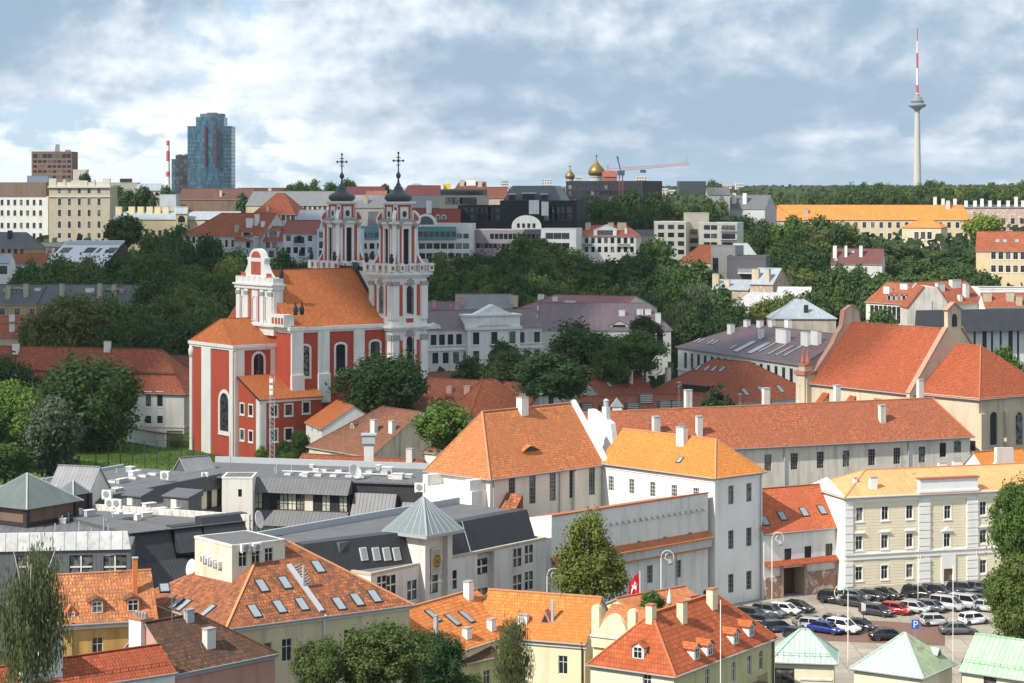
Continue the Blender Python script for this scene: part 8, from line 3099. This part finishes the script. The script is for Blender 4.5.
for px, top, w, Y, kd in ((110, 250, 62, 760, 'd'), (60, 257, 60, 770, 'm'), (30, 262, 48, 775, 'm'), (85, 256, 56, 765, 'l'), (140, 250, 64, 755, 'm'), (165, 245, 60, 745, 'd'), (185, 238, 52, 760, 'd'), (212, 233, 36, 740, 'd'), (238, 247, 54, 735, 'm'), (258, 258, 40, 720, 'd'), (228, 258, 50, 705, 'l'), (200, 268, 48, 690, 'm'),
                          (72, 292, 96, 600, 'o'), (45, 305, 60, 595, 'o'), (110, 298, 70, 605, 'm'), (135, 306, 66, 600, 'm'), (165, 290, 62, 625, 'o'), (178, 282, 60, 640, 'l'), (205, 296, 60, 602, 'm'), (150, 315, 60, 590, 'd'), (185, 316, 60, 585, 'd'), (120, 318, 50, 588, 'd'), (222, 285, 46, 620, 'o'), (240, 290, 40, 620, 'd'), (170, 258, 50, 720, 'd'), (95, 270, 60, 745, 'd'), (130, 268, 60, 742, 'd'), (20, 280, 50, 760, 'd'), (50, 275, 60, 755, 'd'), (160, 272, 60, 715, 'd'), (190, 262, 56, 700, 'm'), (225, 272, 50, 680, 'd'), (250, 276, 44, 660, 'd'),
                          (172, 228, 46, 860, 'd'), (150, 232, 30, 890, 'm'), (183, 222, 34, 960, 'd'), (262, 262, 34, 760, 'd'), (285, 246, 36, 800, 'd'), (305, 258, 40, 790, 'm'), (320, 260, 30, 800, 'd')):
    tree(px, top, w, Y, kd, 'broadleaf tree in the mass of trees left of the red church, beyond the lawn palace', G1)


def topline(pts, x):
    for (a, ya), (b_, yb) in zip(pts, pts[1:]):
        if a <= x <= b_:
            return ya + (yb - ya) * (x - a) / (b_ - a)
    return pts[-1][1]


def belt(pts, x0, x1, step, layers, Y0, dY, dz, wd, kinds, label, group, seed):
    r = random.Random(seed)
    for k in range(layers):
        x = x0 + r.uniform(0, step)
        while x < x1:
            y = topline(pts, x) + k * dz + r.uniform(-4, 6)
            tree(x, y, wd * r.uniform(.75, 1.25), Y0 - dY * k + r.uniform(-8, 8), r.choice(kinds), label, group)
            x += step * r.uniform(.75, 1.25)


belt([(428, 258), (445, 246), (480, 248), (505, 238), (530, 236), (560, 250), (600, 252), (620, 248), (660, 238), (680, 262), (700, 282), (720, 300)], 430, 690, 25, 5, 790, 26, 17, 46, 'dddmmol', 'broadleaf tree in the dark belt between the apartment terraces and the white palace', G2, 5)
belt([(670, 282), (700, 278), (740, 288)], 640, 745, 26, 3, 720, 26, 16, 52, 'dwdw', 'feathery dark tree in the belt left of the ruined pale houses', G2, 9)
tree(657, 238, 46, 780, 'm', 'tall round green tree in front of the cream gable wall', low=290)
tree(700, 258, 44, 770, 'd', 'dark round tree in front of the red-roofed villa', low=300)
tree(536, 237, 56, 800, 'm', 'broad bright green tree in front of the mauve terrace', low=275)
tree(567, 248, 44, 795, 'y', 'rounded yellow-green tree before the white terrace end', low=280)
belt([(575, 199), (600, 190), (640, 194), (680, 201), (700, 198), (720, 196), (750, 205), (770, 212)], 578, 775, 17, 3, 1010, 28, 9, 34, 'dddm', 'dark tree on the slope below the dark office and the crane', G3, 3)
belt([(735, 220), (760, 214), (780, 224), (805, 208), (830, 210), (845, 228), (862, 226), (880, 236), (905, 246), (925, 248), (940, 243), (965, 246), (985, 262), (1005, 272)], 738, 1000, 20, 4, 960, 45, 13, 40, 'dddmdo', 'dark tree in the mass below the orange school', G4, 8)
belt([(760, 262), (800, 268), (850, 270), (900, 268), (960, 262), (985, 270)], 765, 985, 24, 3, 790, 40, 12, 46, 'ddmdo', 'dark tree in the lower mass between the orange school and the red-roofed dormer house', G4, 11)
tree(986, 208, 44, 1060, 'y', 'bright yellow-green tree in front of the pink gutted house')
for px, top, w, Y, kd in ((300, 180, 20, 1300, 'd'), (312, 178, 22, 1310, 'd'), (290, 184, 18, 1290, 'd'), (333, 181, 22, 1290, 'd'), (350, 178, 20, 1330, 'd'), (385, 183, 10, 1340, 'd'), (168, 184, 20, 1240, 'd'), (118, 186, 26, 1230, 'd'), (128, 190, 26, 1210, 'd'), (145, 186, 26, 1180, 'd'), (85, 172, 14, 1235, 'd'), (245, 192, 24, 1210, 'd'), (300, 222, 20, 930, 'd'), (324, 195, 20, 1200, 'd')):
    tree(px, top, w, Y, kd, 'dark tree standing among the roofs along the left skyline', G5)
r = random.Random(4)
for k in range(54):
    px = 715 + k * 5.9 + r.uniform(-3, 3)
    top = topline([(715, 190), (740, 190), (790, 193), (830, 190), (860, 181), (905, 184), (940, 177), (980, 180), (1030, 178)], px) + r.uniform(0, 8)
    Yk = 1560 - (top - 176) * 14
    tree(px, top, r.uniform(16, 28), Yk, r.choice('dddmdo' if px < 930 else 'dmlmo'), 'dark tree in the skyline wood behind the orange school', G5)

# far woods on the hills and a low cover of shrubs on the slopes
def woods(name, label, n, fx, fy, size, mat, seed):
    r = random.Random(seed)
    b = MB()
    for _ in range(n):
        x, y = fx(r), fy(r)
        if abs(x) > y * .29 + 60:
            continue
        z = T(x, y)
        s = size * r.uniform(.6, 1.3)
        for _ in range(5):
            p = Vector((x + r.gauss(0, s * .5), y + r.gauss(0, s * .5), z + s * r.uniform(.2, 1.25)))
            n_ = Vector((r.gauss(0, 1), r.gauss(-.6, .8), abs(r.gauss(.6, .6)))).normalized()
            t = n_.orthogonal().normalized()
            w = n_.cross(t)
            q = s * r.uniform(.3, .55)
            b.face([p - t * q, p - w * q * .8, p + t * q, p + w * q * .8])
    tag(ob(name, b.mesh(name, mat, uvs=False)), label, 'woods', None, 'stuff')


woods('woods', 'distant wooded ridge along the horizon on the right', 34000, lambda r: r.uniform(-200, 1500), lambda r: 1700 + 4700 * r.random() ** 1.3, 8, leaf((.030, .055, .016), .5), 1)
woods('woods', 'low dark shrubbery between the houses on the slopes', 9000, lambda r: r.uniform(-420, 420), lambda r: r.uniform(590, 1600), 5.0, leaf((.022, .046, .013), .5), 2)

# shrubs at the church foot
for px, py, w, Y, kd, lb in ((262, 446, 15, 478, 'y', 'yellow flowering shrub at the foot of the red annexe'), (285, 440, 22, 474, 'd', 'dark shrub under the annexe windows'), (300, 428, 22, 470, 'd', 'climbing green shrub at the corner of the red annexe'), (292, 452, 26, 468, 'm', 'low green shrub beside the brown-roofed house')):
    tree(px, py, w, Y, kd, lb, low=466, base=0, det='mid')

# ---------------------------------------------------------------- unseen cumulus bank, added and shaped so its shadow lies over mid-town
def shadow_to_cloud(x, y, alt):
    k = alt / math.tan(SUN_EL)
    return x + SUN_DIR.x * k, y + SUN_DIR.y * k


r = random.Random(12)
b = MB()
for x, y, rad in ((-28, 562, 98), (-200, 610, 125), (-120, 640, 90), (5, 660, 95), (-110, 780, 180), (0, 900, 150), (-260, 860, 220), (88, 482, 34), (45, 560, 60), (60, 1010, 80)):
    alt = 620
    cx_, cy_ = shadow_to_cloud(x, y, alt)
    rows = []
    for i in range(1, 10):
        a = pi * i / 10
        rows.append([])
        for j in range(28):
            t = 2 * pi * j / 28
            q = rad * math.sin(a) ** .8 * (1 + .16 * noise.noise(Vector((math.cos(t) * 2.2 + x, math.sin(t) * 2.2 + y, a * 1.5))))
            rows[-1].append((cx_ + q * math.cos(t), cy_ + q * math.sin(t), alt + (rad * .45 if math.cos(a) > 0 else rad * .10) * math.cos(a)))
    b.grid(rows, 0, close=True, caps=True)
cm = Nt('cloud', 1.0, 0.0)
cm.color((.85, .86, .88))
_t = cm.n('ShaderNodeBsdfTransparent')
_m = cm.n('ShaderNodeMixShader')
_m.inputs[0].default_value = 0.30
cm.l(_t.outputs[0], _m.inputs[1])
cm.l(cm.b.outputs[0], _m.inputs[2])
cm.l(_m.outputs[0], cm.out.inputs[0])
tag(ob('cloud', b.mesh('cloud', cm.m, True, uvs=False)), 'unseen bank of cumulus cloud overhead, shaped to shade the town', 'cloud', None, 'stuff')

# ---------------------------------------------------------------- the air: a thin even haze over the whole town
b = MB()
b.box(-3700, 3700, -60, 9100, -2, 480)
hm = bpy.data.materials.new('haze')
hm.use_nodes = True
hm.node_tree.nodes.clear()
_o = hm.node_tree.nodes.new('ShaderNodeOutputMaterial')
_p = hm.node_tree.nodes.new('ShaderNodeVolumePrincipled')
_p.inputs['Color'].default_value = (0.80, 0.88, 1.0, 1)
_p.inputs['Density'].default_value = 0.000025
hm.node_tree.links.new(_p.outputs[0], _o.inputs['Volume'])
tag(ob('haze', b.mesh('haze', hm, uvs=False)), 'thin pale blue haze in the air over the town', 'haze', None, 'stuff')
